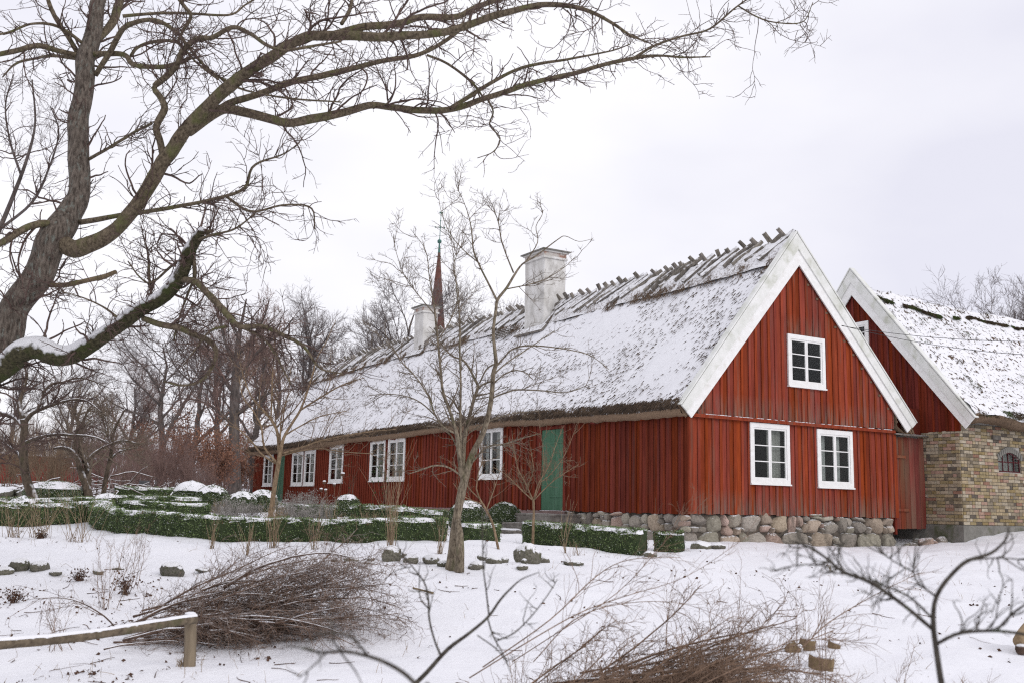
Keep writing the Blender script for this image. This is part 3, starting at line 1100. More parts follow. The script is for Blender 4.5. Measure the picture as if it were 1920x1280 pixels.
def build_roof():
    for side in (0, 1):
        bs = np.linspace(RB0, RB1, 300 if side == 0 else 60)
        ts = np.concatenate([np.linspace(0, .97, 70 if side == 0 else 20), [.985, 1.0]])
        B, T = np.meshgrid(bs, ts, indexing='ij')
        P = roof_pt(B, T, side)
        slope = 5.72
        Pn = np.stack([B * 1.0, T * slope, 0 * B + side * 9], -1)
        lump = .045 * fbm(Pn * .55, 2) + .02 * fbm(Pn * np.array([3.5, 1.2, 1]), 2) + .010 * fbm(Pn * np.array([11, 3, 1]), 2)
        s = 1 if side == 0 else -1
        nrm = np.array([-.757 * s, 0, .653])
        P = P + nrm * (lump * np.clip(T * 8, 0, 1))[..., None]
        P[:, -1] += np.array([.05 * s, 0, -.07])
        V = Hs(P).reshape(-1, 3)
        i = np.arange(B.size).reshape(B.shape)
        q = np.stack([i[:-1, :-1], i[:-1, 1:], i[1:, 1:], i[1:, :-1]], -1).reshape(-1, 4)
        if side: q = q[:, ::-1]
        uv = np.stack([B - .4 * T * slope * 0, T * slope], -1).reshape(-1, 2)
        roof = MB().add(V, q).build('roof', m_roof, house, smooth=True, uv=uv, loc=H(3.3, 0, 6.4))
        # eave: cut reed ends and soffit
        e = MB()
        prof = []
        for k, (da, dz, w) in enumerate(((0, 0, 0), (.03, -.055, .02), (.09, -.115, .02), (.18, -.15, .015), (.34, -.12, .01), (.62, .05, 0), (.62, .6, 0))):
            q0 = P[:, -1] + np.array([da * s, 0, dz])
            pn = np.stack([bs * 9, 0 * bs + k * 3.3, 0 * bs], -1)
            q0 = q0 + np.stack([w * fbm(pn, 2), 0 * bs, w * fbm(pn + 40, 2)], -1)
            prof.append(q0)
        PR = np.stack(prof, 1)
        i = np.arange(PR.shape[0] * PR.shape[1]).reshape(PR.shape[:2])
        q = np.stack([i[:-1, :-1], i[:-1, 1:], i[1:, 1:], i[1:, :-1]], -1).reshape(-1, 4)
        if side: q = q[:, ::-1]
        e.add(Hs(PR).reshape(-1, 3), q)
        e.build('eave_edge', m_thatch_cut, roof, smooth=True)
        if side == 0:
            rp = roof
            # verge of the thatch at both ends
            g = MB()
            for b in (RB0 + .01, RB1 - .01):
                g = MB()
                top = [roof_pt(b, t, 0) for t in np.linspace(0, 1, 12)]
                low = [p + np.array([.22, 0, -.25]) for p in top]
                poly = np.array(top + low[::-1])
                V = Hs(poly)
                k = 12
                g.add(V, [[j, j + 1, 2 * k - 2 - j, 2 * k - 1 - j] for j in range(k - 1)])
                g.build('verge', m_thatch, roof)
    return rp


roof = build_roof()


def roof_straw(parent, n, fringe):
    """reed tips that stand out of the snow: small pyramids lying down the slope"""
    # tips over the whole slope, denser at the gable verge and the eave
    b = rng.random(n) ** 1.35 * (RB1 - RB0) + RB0
    t = rng.random(n)
    d = fbm(np.stack([b * .6, t * 5, 0 * b], -1), 3)
    keep = rng.random(n) < np.clip(.42 + .35 * d - .006 * b + .2 * (b < .4) + .5 * (t > .95), .03, 1)
    b, t = b[keep], t[keep]
    # fringe over the edge of the eave
    fb_ = rng.random(fringe) * (RB1 - RB0) + RB0
    ft = rng.uniform(.955, 1.0, fringe)
    isf = np.concatenate([np.zeros(len(b), bool), np.ones(fringe, bool)])
    b, t = np.concatenate([b, fb_]), np.concatenate([t, ft])
    m = len(b)
    p = roof_pt(b, t)
    dn = unit(unit(roof_pt(b, t + .01) - p) + np.array([0, .4, 0]))
    nr = np.array([-.757, 0, .653])
    sd = np.array([0, 1., 0])
    ln = np.where(isf, rng.uniform(.07, .16, m), rng.uniform(.05, .15, m))[:, None]
    w = rng.uniform(.005, .012, m)[:, None]
    dn = unit(dn + rng.normal(0, .10, (m, 3)) + np.where(isf, .0, .10)[:, None] * nr + np.where(isf, -.15, 0)[:, None] * np.array([0, 0, 1.]))
    p = p + nr * np.where(isf, rng.uniform(-.06, .03, m), rng.uniform(.0, .03, m))[:, None]
    V = np.stack([p + sd * w, p - sd * w, p + nr * w * 1.6, p + dn * ln], 1)
    i = np.arange(m * 4).reshape(m, 4)
    f = np.concatenate([i[:, [0, 2, 3]], i[:, [2, 1, 3]], i[:, [1, 0, 3]]])
    tag(MB().add(Hs(V).reshape(-1, 3), f).build('straw', m_straw, parent), kind='stuff')


roof_straw(roof, 19000, 16000)

# ridge roll of straw, and the crossed riding logs that hold it
def build_ridge():
    bs = np.linspace(RB0 + .02, RB1, 260)
    prof = np.linspace(-1, 1, 11)
    P = []
    for k, u in enumerate(prof):
        w = .62 * u
        pn = np.stack([bs * 5, 0 * bs + k * 1.7, 0 * bs], -1)
        dz = .17 - abs(u) ** 1.3 * .76 + .045 * fbm(pn, 3) * (abs(u) < .99)
        P.append(np.stack([3.3 + w + .04 * fbm(pn + 20, 2), bs, ridge_z(bs) + dz - .02], -1))
    P = np.stack(P, 1)
    i = np.arange(P.shape[0] * P.shape[1]).reshape(P.shape[:2])
    q = np.stack([i[:-1, :-1], i[1:, :-1], i[1:, 1:], i[:-1, 1:]], -1).reshape(-1, 4)
    MB().add(Hs(P).reshape(-1, 3), q).build('ridge_thatch', m_ridge, roof, smooth=True)
    # loose straw hanging from the roll
    n = 7500
    b = rng.random(n) * (RB1 - RB0) + RB0
    b = b[(fbm(np.stack([b * 1.7, 0 * b, 0 * b + 5], -1), 2) + rng.normal(0, .15, n)) > .0]
    n = len(b)
    u = -rng.uniform(.75, 1.1, n)
    z = ridge_z(b) + .15 - np.abs(u) ** 1.3 * .76
    p = np.stack([3.3 + .62 * u, b, z], -1)
    d = unit(np.stack([-np.ones(n) * .7, rng.normal(0, .45, n), -.85 + rng.normal(0, .25, n)], -1))
    ln = rng.uniform(.07, .24, n)[:, None]
    w = rng.uniform(.004, .009, n)[:, None]
    sd = np.array([0, 1., 0]); nr = np.array([-.757, 0, .653])
    V = np.stack([p + sd * w, p - sd * w, p + nr * w * 1.6, p + d * ln], 1)
    i = np.arange(n * 4).reshape(n, 4)
    f = np.concatenate([i[:, [0, 2, 3]], i[:, [2, 1, 3]], i[:, [1, 0, 3]]])
    tag(MB().add(Hs(V).reshape(-1, 3), f).build('ridge_straw', m_thatch, roof), kind='stuff')


m_ridge = mat('ridge_straw_snow', (.075, .052, .035), (.20, .14, .095), 26, (1, 1, .5), .95, .8, .03, snow=(.26, .60), snscale=18, lo=.3, hi=.7)
build_ridge()
CH = [(10.55, 1.15, .82, 2.62), (19.45, .80, .62, 2.80)]    # b of the middle, size along b, along a, a of the near face


def ridge_log(b, side, kind):
    s = 1 if side == 0 else -1
    ln = random.uniform(.62, 1.15) * (1 if kind == 0 else 1.08)
    up = random.uniform(.10, .19) if side == 0 else random.uniform(.13, .24)
    skew = (random.uniform(.45, .8) if b < 5 else random.uniform(.75, 1.25)) * (1 if side == 0 else -.3)
    zr = float(ridge_z(b))
    slope = unit(np.array([-.645 * s, skew, -.725]))
    top = np.array([3.3 + .02 * s, b, zr + random.uniform(.20, .25)]) - slope * up
    end = top + slope * (ln + up)
    m = MB()
    r = random.uniform(.055, .075)
    if kind == 0:      # round or split log
        k = 7
        P = np.stack([top + (end - top) * t for t in np.linspace(0, 1, 5)])
        P[1:-1] += rng.normal(0, .026, (3, 3))
        R = np.array([.9, 1, 1.04, 1.02, .95]) * r
        m.tubes(Hs(P), R, k)
    else:              # plank
        c = (top + end) / 2
        sl = unit(end - top)
        nr = unit(np.cross(sl, np.array([0, 1., 0])))
        sd = np.cross(nr, sl)
        cvt = lambda v: v[0] * AV + v[1] * AU + v[2] * ZV
        m.box(Hs(c[None])[0], cvt(sd), cvt(nr), cvt(sl), random.uniform(.085, .125), random.uniform(.022, .035), np.linalg.norm(end - top) / 2)
    m.build('ridge_log', m_oldwood, roof, loc=Hs(top[None])[0])


b = .16
while b < HL + .4:
    near = b < 12
    if not any(abs(b - c[0]) < c[1] / 2 + .16 for c in CH):
        plank = random.random() < (.12 if b < 5 else .55)
        ridge_log(b, 0, 1 if plank else 0)
        if b > 5 and random.random() < .75:
            ridge_log(b + .2, 0, 1)
        ridge_log(b + random.uniform(.05, .2), 1, 0)
    b += random.choice((random.uniform(.26, .38), random.uniform(.36, .6)))

# bargeboards: a weathered upper board and a whiter one under it on each side
AP_O, AP_I = np.array([3.24, 6.56]), np.array([3.33, 5.80])
L_O, L_I = np.array([-.37, 2.20]), np.array([-.07, 1.95])
R_O, R_I = np.array([7.36, 2.27]), np.array([7.05, 2.03])


def hb(a, b, z):
    return H(a, b, z)


for O_, I_ in ((L_O, L_I), (R_O, R_I)):
    mt, mb_ = AP_O * .5 + AP_I * .5, O_ * .5 + I_ * .5
    MB().prism([hb(AP_O[0], -.125, AP_O[1]), hb(O_[0], -.125, O_[1]), hb(mb_[0], -.125, mb_[1]), hb(mt[0], -.125, mt[1])], -AU * .045).build('bargeboard', m_barge, house)
    MB().prism([hb(mt[0], -.105, mt[1] + .004), hb(mb_[0], -.105, mb_[1] + .004), hb(I_[0], -.105, I_[1]), hb(AP_I[0], -.105, AP_I[1])], -AU * .035).build('bargeboard', m_white, house)
    # cap strip on top of the thatch edge
    d = unit(O_ - AP_O)
    nn = np.array([-d[1], d[0]]) * (1 if d[0] < 0 else -1)
    if nn[1] < 0: nn = -nn
    c0, c1 = AP_O + nn * .018, O_ + nn * .018
    MB().prism([hb(c0[0], -.18, c0[1]), hb(c1[0], -.18, c1[1]), hb(c1[0] + nn[0] * .03, -.18, c1[1] + nn[1] * .03), hb(c0[0], -.18, c0[1] + .05)], AU * .16).build('verge_board', m_barge, house)
# purlin ends under the right verge
for t in np.linspace(.1, .92, 11):
    q = AP_I * (1 - t) + R_I * t
    MB().box(H(q[0] - .03, -.04, q[1] - .05), AV, AU, ZV, .035, .04, .025).build('lath_end', m_thatch, house, loc=H(q[0], 0, q[1]))
# thatch end showing at the right foot of the gable
m = MB()
for k in range(260):
    c = H(7.02 + random.uniform(-.02, .24), -.02 + random.uniform(-.08, .08), 2.17 + random.uniform(-.07, .07) + 0)
    p1 = c + AV * random.uniform(.06, .14) - ZV * random.uniform(.10, .18)
    m.tubes(np.stack([c, p1]), np.array([.007, .006]), 3)
tag(m.build('reed_ends', m_thatch_cut, house), kind='stuff')


# --- chimneys
def chimney(bm, sb, sa, a0, ztop, lab, zb=5.2):
    c = (a0 + sa / 2, bm)
    ch = MB()
    k = 6
    # shaft with slightly uneven faces
    zs = np.linspace(zb, ztop - .32, 10)
    ring = []
    pts = [(-1, -1), (0, -1), (1, -1), (1, 0), (1, 1), (0, 1), (-1, 1), (-1, 0)]
    for z in zs:
        ring.append([H(c[0] + x * sa / 2 + random.uniform(-.012, .012), c[1] + y * sb / 2 + random.uniform(-.012, .012), z) for x, y in pts])
    V = np.array(ring).reshape(-1, 3)
    n = len(pts)
    q = [[i * n + j, i * n + (j + 1) % n, (i + 1) * n + (j + 1) % n, (i + 1) * n + j] for i in range(len(zs) - 1) for j in range(n)]
    o = ch.add(V, q).build('chimney', m_plaster, house, loc=H(c[0], c[1], zb))
    o['label'] = lab
    for z, h, ov, mm, nm in ((ztop - .285, .035, .055, m_plaster, 'band'), (ztop - .18, .07, .02, m_plast_red, 'neck'), (ztop - .085, .025, .07, m_plaster, 'band'), (ztop - .04, .02, .13, m_conc, 'cap_slab')):
        MB().box(H(c[0], c[1], z), AV, AU, ZV, sa / 2 + ov, sb / 2 + ov, h - .0005).build(nm, mm, o)
    # flashing boards round the foot
    zf = lambda a: float(ridge_z(bm)) - (3.3 - a) * (6.4 - 2.3) / 3.72
    for s in (-1, 1):
        m = MB()
        A0, A1 = a0 - .18, a0 + .75
        p = [H(A0, bm + s * (sb / 2 + .06), zf(A0) + .06), H(A1, bm + s * (sb / 2 + .06), zf(A1) + .06), H(A1, bm + s * (sb / 2 + .06), zf(A1) + .16), H(A0, bm + s * (sb / 2 + .06), zf(A0) + .16)]
        m.prism(p, AU * .12 * s)
        m.build('flashing_board', m_oldwood, o)
    MB().box(H(a0 - .14, bm, zf(a0 - .14) + .10), AU, unit(AV * .67 + ZV * .74), unit(-AV * .74 + ZV * .67), sb / 2 + .28, .14, .035).build('flashing_board', m_oldwood, o)


chimney(*CH[0], 8.22, 'large whitewashed chimney with stepped cap')
chimney(*CH[1], 7.82, 'smaller whitewashed chimney near the spire')
# patches where the plaster is off
# roof ladder on the thatch beside the chimney
lad = [roof_pt(12.0, .12), roof_pt(12.0, .20)]
for k in range(5):
    p = roof_pt(np.array(11.95), .135 + k * .018)
    q = roof_pt(np.array(13.1), .135 + k * .018)
    nr = np.array([-.757, 0, .653]) * .09
    P = np.stack([p + nr, q + nr]).reshape(2, 3)
    MB().tubes(Hs(P), np.array([.022, .022]), 6).build('ladder_rung', m_oldwood, roof)
for bb in (12.1, 12.95):
    P = np.stack([roof_pt(np.array(bb), .11), roof_pt(np.array(bb), .235)]) + np.array([-.757, 0, .653]) * .06
    MB().tubes(Hs(P), np.array([.025, .025]), 6).build('ladder_rail', m_oldwood, roof)

# --- steps at the near green door
steps = thing('wooden_steps', 'grey wooden landing with two steps, snow-dusted, below the green door', 'steps', H(-.6, 5.2, -.75))
for k, (a, w, z, b0, b1) in enumerate(((-.52, .46, -.19, 3.95, 5.95), (-1.16, .17, -.42, 4.5, 5.9), (-1.52, .18, -.60, 4.5, 5.9))):
    zb = -.86
    for j in range(3):
        ww = w / 3
        MB().box(H(a + (j - 1) * 2 * ww, (b0 + b1) / 2, z - .025), AV, AU, ZV, ww - .006, (b1 - b0) / 2, .025).build('tread', m_stepwood, steps)
    MB().box(H(a - w + .04, (b0 + b1) / 2, (z - .05 + zb) / 2), AV, AU, ZV, .025, (b1 - b0) / 2 - .03, (z - .052 - zb) / 2).build('riser', m_stepwood, steps)
    for bb in (b0 + .05, b1 - .05):
        MB().box(H(a, bb, (z - .05 + zb) / 2), AV, AU, ZV, w - .02, .03, (z - .054 - zb) / 2).build('side_board', m_stepwood, steps)
sn = MB()
for (a, w, z) in ((-1.52, .16, -.595),):
    xs = np.linspace(-w, w, 7); ys = np.linspace(4.55, 5.85, 24)
    X, Y = np.meshgrid(xs, ys)
    Zn = .035 * np.clip(1 - (np.abs(X) / w) ** 6, 0, 1) * np.clip(1 - (np.abs(Y - 5.2) / .65) ** 10, 0, 1) + .008 * fbm(np.stack([X * 9, Y * 9, 0 * X], -1), 2) - .004
    V = Hs(np.stack([a + X, Y, z + Zn], -1)).reshape(-1, 3)
    i = np.arange(X.size).reshape(X.shape)
    sn.add(V, np.stack([i[:-1, :-1], i[1:, :-1], i[1:, 1:], i[:-1, 1:]], -1).reshape(-1, 4))
sn.build('snow_cover', m_snow, steps, smooth=True)

# ================================================================== red board gate between the houses
gate = thing('board_gate', 'narrow worn red board gate between the house and the brick barn', 'gate', H(7.25, 0, -.4))
k = 6
for i in range(k):
    a0, a1 = 6.70 + i * 1.17 / k, 6.70 + (i + 1) * 1.17 / k
    MB().box(H((a0 + a1) / 2, .05 + random.uniform(-.006, .006), .78 + random.uniform(-.01, .01)), AV, AU, ZV, (a1 - a0) / 2 - .004, .016, 1.14).build('board', m_worn, gate, loc=H(a0, 0, 0))
for z, a0, a1 in ((1.42, 6.68, 7.12), (.10, 6.75, 7.2)):
    MB().box(H((a0 + a1) / 2, .02, z), AV, AU, ZV, (a1 - a0) / 2, .022, .035).build('crossbar', m_worn, gate, loc=H(a0, 0, z))
MB().box(H(7.28, -.02, 1.985), AV, unit(-AU + ZV * -.15), unit(ZV - AU * .15), .66, .11, .018).build('cap_board', m_oldwood, gate, loc=H(7.3, 0, 2))
MB().box(H(6.655, .05, .75), AV, AU, ZV, .035, .05, 1.25).build('post', m_red_dark, gate, loc=H(6.65, 0, 0))
MB().box(H(7.45, .14, 2.35), AV, AU, ZV, .55, .04, .33).build('filler_board', m_red_dark, gate, loc=H(7.4, 0, 2))
for k in range(16):
    p = H(random.uniform(6.75, 7.8), random.uniform(-.55, .1), 0)
    z = gz(p[0], p[1])
    s = random.uniform(.07, .17)
    o = stone_obj('rubble_stone', None, (p[0], p[1], z + s * .25), (s * 1.3, s, s * .7), (random.uniform(-.3, .3), random.uniform(-.3, .3), random.random() * 6), random.choice(m_stones[1:]))
    tag(o, 'small loose rubble stone on the snow below the red board gate', 'stone', 'rubble stones below the gate')

# ================================================================== THE BRICK BARN
BA, BB = 7.9, -.99            # gable plane, long side plane
BL, BRB, BFAR = 15., 2.07, 5.13
barn = thing('brick_barn', 'yellow brick barn with red boarded gable and snowy mossy thatch', 'barn', H(8.5, 1, -.7))
bc = MB()
bc.box(H(BA + .06 + BL / 2, (BB + BFAR) / 2 + .0, .9), AV, AU, ZV, BL / 2, (BFAR - BB) / 2 - .06, 1.17)
barn_core = None
pl = MB().box(H(BA + BL / 2 - .03, (BB + BFAR) / 2, -.55), AV, AU, ZV, BL / 2 + .03, (BFAR - BB) / 2 + .04, .31)
pl.build('plinth', m_conc, barn)
WIN = (9.42, 10.38, 1.12, 1.42, .20)      # a0,a1,sill,spring,rise of the arched window


def arch_z(a):
    t = (a - (WIN[0] + WIN[1]) / 2) / ((WIN[1] - WIN[0]) / 2)
    return WIN[3] + WIN[4] * (1 - np.clip(t * t, 0, 1))


# wall cores (mortar) with the window opening left free
core = MB()
core.box(H(BA + .065, (BB + BFAR) / 2, .93), AV, AU, ZV, .05, (BFAR - BB) / 2 - .02, 1.17)
for a0, a1, z0, z1 in ((BA + .03, WIN[0], -.24, 2.36), (WIN[1], BA + BL, -.24, 2.36), (WIN[0], WIN[1], -.24, WIN[2])):
    core.box(H((a0 + a1) / 2, BB + .065, (z0 + z1) / 2), AV, AU, ZV, (a1 - a0) / 2, .05, (z1 - z0) / 2)
nsg = 8
for i in range(nsg):
    a0, a1 = WIN[0] + (WIN[1] - WIN[0]) * i / nsg, WIN[0] + (WIN[1] - WIN[0]) * (i + 1) / nsg
    za = float(arch_z(np.array((a0 + a1) / 2)))
    core.box(H((a0 + a1) / 2, BB + .065, (za + 2.36) / 2), AV, AU, ZV, (a1 - a0) / 2, .05, (2.36 - za) / 2)
core.build('wall', m_mortar, barn)
MB().box(H(BA + BL / 2, BFAR - .05, .93), AV, AU, ZV, BL / 2, .05, 1.17).build('wall', m_mortar, barn)
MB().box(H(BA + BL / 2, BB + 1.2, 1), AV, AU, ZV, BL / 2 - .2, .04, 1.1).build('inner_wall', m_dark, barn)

COURSE = .0835
bricks = []
rr = random.Random(5)
nco = int((2.32 + .235) / COURSE)
for ci in range(nco):
    z = -.235 + (ci + .5) * COURSE
    for face in (0, 1):
        if face == 0 and z > 2.1: continue
        s = 0.
        end = 1.09 if face == 0 else 3.05
        first = (ci + face) % 2 == 0
        while s < end:
            Lb = .115 if (first and s == 0) else (rr.choice((.245, .245, .245, .118, .118)))
            if face == 1:
                a0, a1 = BA + s, BA + s + Lb
                if a1 > WIN[0] - .01 and a0 < WIN[1] and z > WIN[2] - .02:
                    zt = float(arch_z(np.array((a0 + a1) / 2))) + .15
                    if z < zt:
                        if a0 < WIN[0] - .06: bricks.append((face, s, WIN[0] - .005 - a0, z))
                        s = WIN[1] - BA + .006
                        continue
            bricks.append((face, s, Lb, z))
            s += Lb
BRK = {}


def brick_mesh(Lb, face):
    key = (round(Lb, 2), face)
    if key not in BRK:
        m = MB()
        e, n = (AU, -AV) if face == 0 else (AV, -AU)
        l, h = Lb / 2 - .005, COURSE / 2 - .0055
        c = np.zeros(3)
        # front edge slightly chamfered
        V = []
        for d, sh in ((-.05, 0), (.014, 0), (.018, .004)):
            for sx, sz in ((-1, -1), (1, -1), (1, 1), (-1, 1)):
                V.append(e * sx * (l - sh) + ZV * sz * (h - sh) + n * d)
        q = [[a * 4 + j, a * 4 + (j + 1) % 4, a * 4 + 4 + (j + 1) % 4, a * 4 + 4 + j] for a in range(2) for j in range(4)] + [[8, 9, 10, 11]]
        if face == 0: q = [r[::-1] for r in q]
        o = m.add(V, q).build('brick_proto', m_brick, loc=(0, 0, 0))
        BRK[key] = o.data
        bpy.data.objects.remove(o)
    return BRK[key]


cnt = 0
rest = MB()
bricks.sort(key=lambda q: (q[0], q[1]))
for face, s, Lb, z in bricks:
    dz = rr.uniform(-.002, .002)
    dn = rr.uniform(-.004, .005)
    if face == 0:
        p = H(BA - .0, BB - .0 + s + Lb / 2, z + dz) - AV * dn
    else:
        p = H(BA + s + Lb / 2, BB, z + dz) - AU * dn
    if cnt < 300 and Lb > .05:
        inst(brick_mesh(Lb, face), 'brick', barn, p)
        cnt += 1
    else:
        me = brick_mesh(max(Lb, .06), face)
        V = np.array([v.co[:] for v in me.vertices]) + p
        rest.add(V, np.array([list(q.vertices) for q in me.polygons]))
tag(rest.build('far_bricks', m_brick_i, barn), kind='stuff')
# arch bricks and window
for i in range(13):
    t = (i + .5) / 13
    a = WIN[0] - .02 + (WIN[1] - WIN[0] + .04) * t
    z = float(arch_z(np.array(min(max(a, WIN[0]), WIN[1]))))
    tilt = (t - .5) * .75
    up = unit(ZV + AV * tilt)
    MB().box(H(a, BB - .012, z) + up * .075, unit(AV - ZV * tilt), AU, up, .034, .03, .072).build('arch_brick', m_conc, barn, loc=H(a, BB, z))
bwn = MB()
fr = 7
a0, a1 = WIN[0] + .01, WIN[1] - .01
pts = [(a0, WIN[2] + .01)] + [(a, float(arch_z(np.array(a)))) for a in np.linspace(a0, a1, 11)] + [(a1, WIN[2] + .01)]
P = np.array([H(a, BB + .03, z) for a, z in pts + pts[:1]])
win2 = MB().tubes(P, np.full(len(P), .022), 4).build('window', m_maroon, barn, loc=H(9.9, BB, 1.1))
win2['label'] = 'small arched window with maroon iron bars'
for i in (1, 2, 3):
    a = a0 + (a1 - a0) * i / 4
    MB().tubes(np.array([H(a, BB + .03, WIN[2]), H(a, BB + .03, float(arch_z(np.array(a))))]), np.array([.015, .015]), 4).build('bar', m_maroon, win2)
zm = WIN[2] + .26
MB().tubes(np.array([H(a0, BB + .03, zm), H(a1, BB + .03, zm)]), np.array([.015, .015]), 4).build('bar', m_maroon, win2)
for i in range(4):
    x0, x1 = a0 + (a1 - a0) * i / 4, a0 + (a1 - a0) * (i + 1) / 4
    MB().prism([H(x0, BB + .035, WIN[2]), H(x1, BB + .035, WIN[2]), H(x1, BB + .035, zm), H(x0, BB + .035, zm)], AU * .004).build('pane', m_glass, win2)
    MB().prism([H(x0, BB + .035, zm), H(x1, BB + .035, zm), H(x1, BB + .035, float(arch_z(np.array(x1)))), H(x0, BB + .035, float(arch_z(np.array(x0))))], AU * .004).build('pane', m_glass, win2)
MB().box(H(9.9, BB + .22, 1.35), AV, AU, ZV, .6, .01, .35).build('blind', m_curtain_g, win2)
MB().box(H(9.35, BB - .03, 1.985), AV, AU, ZV, .17, .035, .055).build('beam_end', m_oldwood, barn, loc=H(9.3, BB, 2))

# barn gable of boards
BAPO, BAPI = np.array([2.07, 6.72]), np.array([2.08, 6.0])
BLO, BLI = np.array([-1.53, 2.35]), np.array([-1.26, 2.11])
BRO, BRI = np.array([5.67, 2.35]), np.array([5.42, 2.11])


def bg_top(b):
    return min(2.11 + (b + 1.26) * (6.0 - 2.11) / 3.34, 6.0 - (b - 2.08) * (6.0 - 2.11) / 3.34) + .1


bwin = (1.60, 2.54, 4.48, 5.22)
clad(barn, H(BA, 0, 0) - ZV * 0, AU, -AV, BB - .06, BFAR, .19, lambda b: 2.08, lambda b: max(bg_top(b), 2.1), [inset(bwin)], m_red_dark)
window(barn, H(BA, 0, 0), AU, -AV, *bwin, rows=3, lab='small white window half hidden in the barn gable')
for O_, I_ in ((BLO, BLI), (BRO, BRI)):
    mt, mb_ = BAPO * .5 + BAPI * .5, O_ * .5 + I_ * .5
    g = lambda q, d: H(BA - d, q[0], q[1])
    MB().prism([g(BAPO, .13), g(O_, .13), g(mb_, .13), g(mt, .13)], AV * -.045).build('bargeboard', m_barge, barn)
    MB().prism([g(mt + [0, .004], .11), g(mb_ + [0, .004], .11), g(I_, .11), g(BAPI, .11)], AV * -.035).build('bargeboard', m_white, barn)
    d = unit(O_ - BAPO)
    nn = np.array([-d[1], d[0]])
    if nn[1] < 0: nn = -nn
    c0, c1 = BAPO + nn * .018, O_ + nn * .018
    MB().prism([g(c0, .185), g(c1, .185), g(c1 + nn * .03, .185), g(c0 + [0, .05], .185)], AV * .17).build('verge_board', m_barge, barn)


def barn_roof():
    RA = np.array([7.8, 8.6, 10.1, 12.6, 15.9, 23]); RZ = np.array([6.44, 6.30, 6.20, 6.17, 6.12, 6.1])
    rp = None
    for side in (0, 1):
        aa = np.linspace(BA - .1, BA + BL, 170 if side == 0 else 40)
        ts = np.linspace(0, 1, 60 if side == 0 else 16)
        A, T = np.meshgrid(aa, ts, indexing='ij')
        be = -1.5 if side == 0 else 5.64
        zr = np.interp(A, RA, RZ)
        ze = 2.40 + .02 * np.sin(A)
        Bc = BRB + (be - BRB) * T
        Zc = zr + (ze - zr) * T - .10 * np.sin(math.pi * T)
        s = -1 if side == 0 else 1
        pn = np.stack([A, T * 5.3, 0 * A + side * 5], -1)
        lump = .07 * fbm(pn * .8, 3) + .035 * np.maximum(0, fbm(pn * 3.2 + 5, 2)) + .012 * fbm(pn * 9, 2)
        P = np.stack([A, Bc + s * .76 * lump, Zc + .65 * lump], -1)
        # the ridge roll ends in an overhanging lip of straw
        i = np.arange(A.size).reshape(A.shape)
        q = np.stack([i[:-1, :-1], i[1:, :-1], i[1:, 1:], i[:-1, 1:]], -1).reshape(-1, 4)
        q = q[:, ::-1] if side == 0 else q
        uv = np.stack([A - 6.9, T * 5.2], -1).reshape(-1, 2)
        r = MB().add(Hs(P).reshape(-1, 3), q).build('roof', m_roof2, barn, smooth=True, uv=uv, loc=H(BA, BRB, 6))
        ed = []
        for k, (db, dz) in enumerate(((0, 0), (.03, -.09), (.12, -.17), (.3, -.2), (.58, .05), (.58, .5))):
            pk = np.stack([aa * 7, 0 * aa + k * 2.2, 0 * aa], -1)
            ed.append(P[:, -1] + np.stack([0 * aa, -s * db + .03 * fbm(pk, 2), dz + .03 * fbm(pk + 9, 2)], -1))
        E_ = np.stack(ed, 1)
        i = np.arange(E_.shape[0] * E_.shape[1]).reshape(E_.shape[:2])
        q = np.stack([i[:-1, :-1], i[1:, :-1], i[1:, 1:], i[:-1, 1:]], -1).reshape(-1, 4)
        MB().add(Hs(E_).reshape(-1, 3), q[:, ::-1] if side == 0 else q).build('eave_edge', m_thatch, r, smooth=True)
        if side == 0:
            rp = r
            # straw / moss tufts, the torn lip under the ridge and the mossy eave
            n = 16000
            a = rng.random(n) * 7.5 + BA; t = rng.random(n)
            cl = fbm(np.stack([a * 5.5, t * 24, 0 * a], -1), 2)
            keep = cl > .55
            lip_a = rng.random(5200) * 9 + BA + .4
            lip_t = .105 + .03 * fbm(np.stack([lip_a * 1.1, 0 * lip_a, 0 * lip_a], -1), 2) + rng.uniform(-.007, .007, 5200)
            lk = fbm(np.stack([lip_a * 1.4, 0 * lip_a + 8, 0 * lip_a], -1), 2) > -.7
            a = np.concatenate([a[keep], lip_a[lk]]); t = np.concatenate([t[keep], lip_t[lk]])
            lip = np.concatenate([np.zeros(keep.sum(), bool), np.ones(lk.sum(), bool)])
            ke = 2600
            a = np.concatenate([a, rng.random(ke) * 4 + BA]); t = np.concatenate([t, rng.uniform(.95, 1.01, ke)]); lip = np.concatenate([lip, np.zeros(ke, bool)])
            m = len(a)
            zr = np.interp(a, RA, RZ)
            p = np.stack([a, BRB + (-1.5 - BRB) * t, zr + (2.4 - zr) * t - .10 * np.sin(math.pi * t) + .05], -1)
            d = unit(np.stack([rng.normal(0, .5, m), -.65 + rng.normal(0, .3, m), -.62 + rng.normal(0, .3, m)], -1))
            ln = np.where(lip, rng.uniform(.06, .15, m), rng.uniform(.03, .08, m))[:, None]
            w = np.where(lip, rng.uniform(.008, .018, m), rng.uniform(.005, .012, m))[:, None]
            nr = np.array([0, -.76, .65])
            sd = np.array([1., 0, 0])
            p = p + nr * rng.uniform(0, .04, m)[:, None]
            V = np.stack([p + sd * w, p - sd * w, p + nr * w * 1.5, p + d * ln], 1)
            i = np.arange(m * 4).reshape(m, 4)
            f = np.concatenate([i[:, [0, 2, 3]], i[:, [2, 1, 3]], i[:, [1, 0, 3]]])
            tag(MB().add(Hs(V).reshape(-1, 3), f).build('moss_tufts', m_moss, r), kind='stuff')
    return rp


m_moss = mat('moss_and_straw', (.035, .025, .016), (.085, .062, .038), 3, rough=.95, bump=0, c3=(.055, .075, .022), scale3=1.4, th3=(.48, .56))
barn_roof()
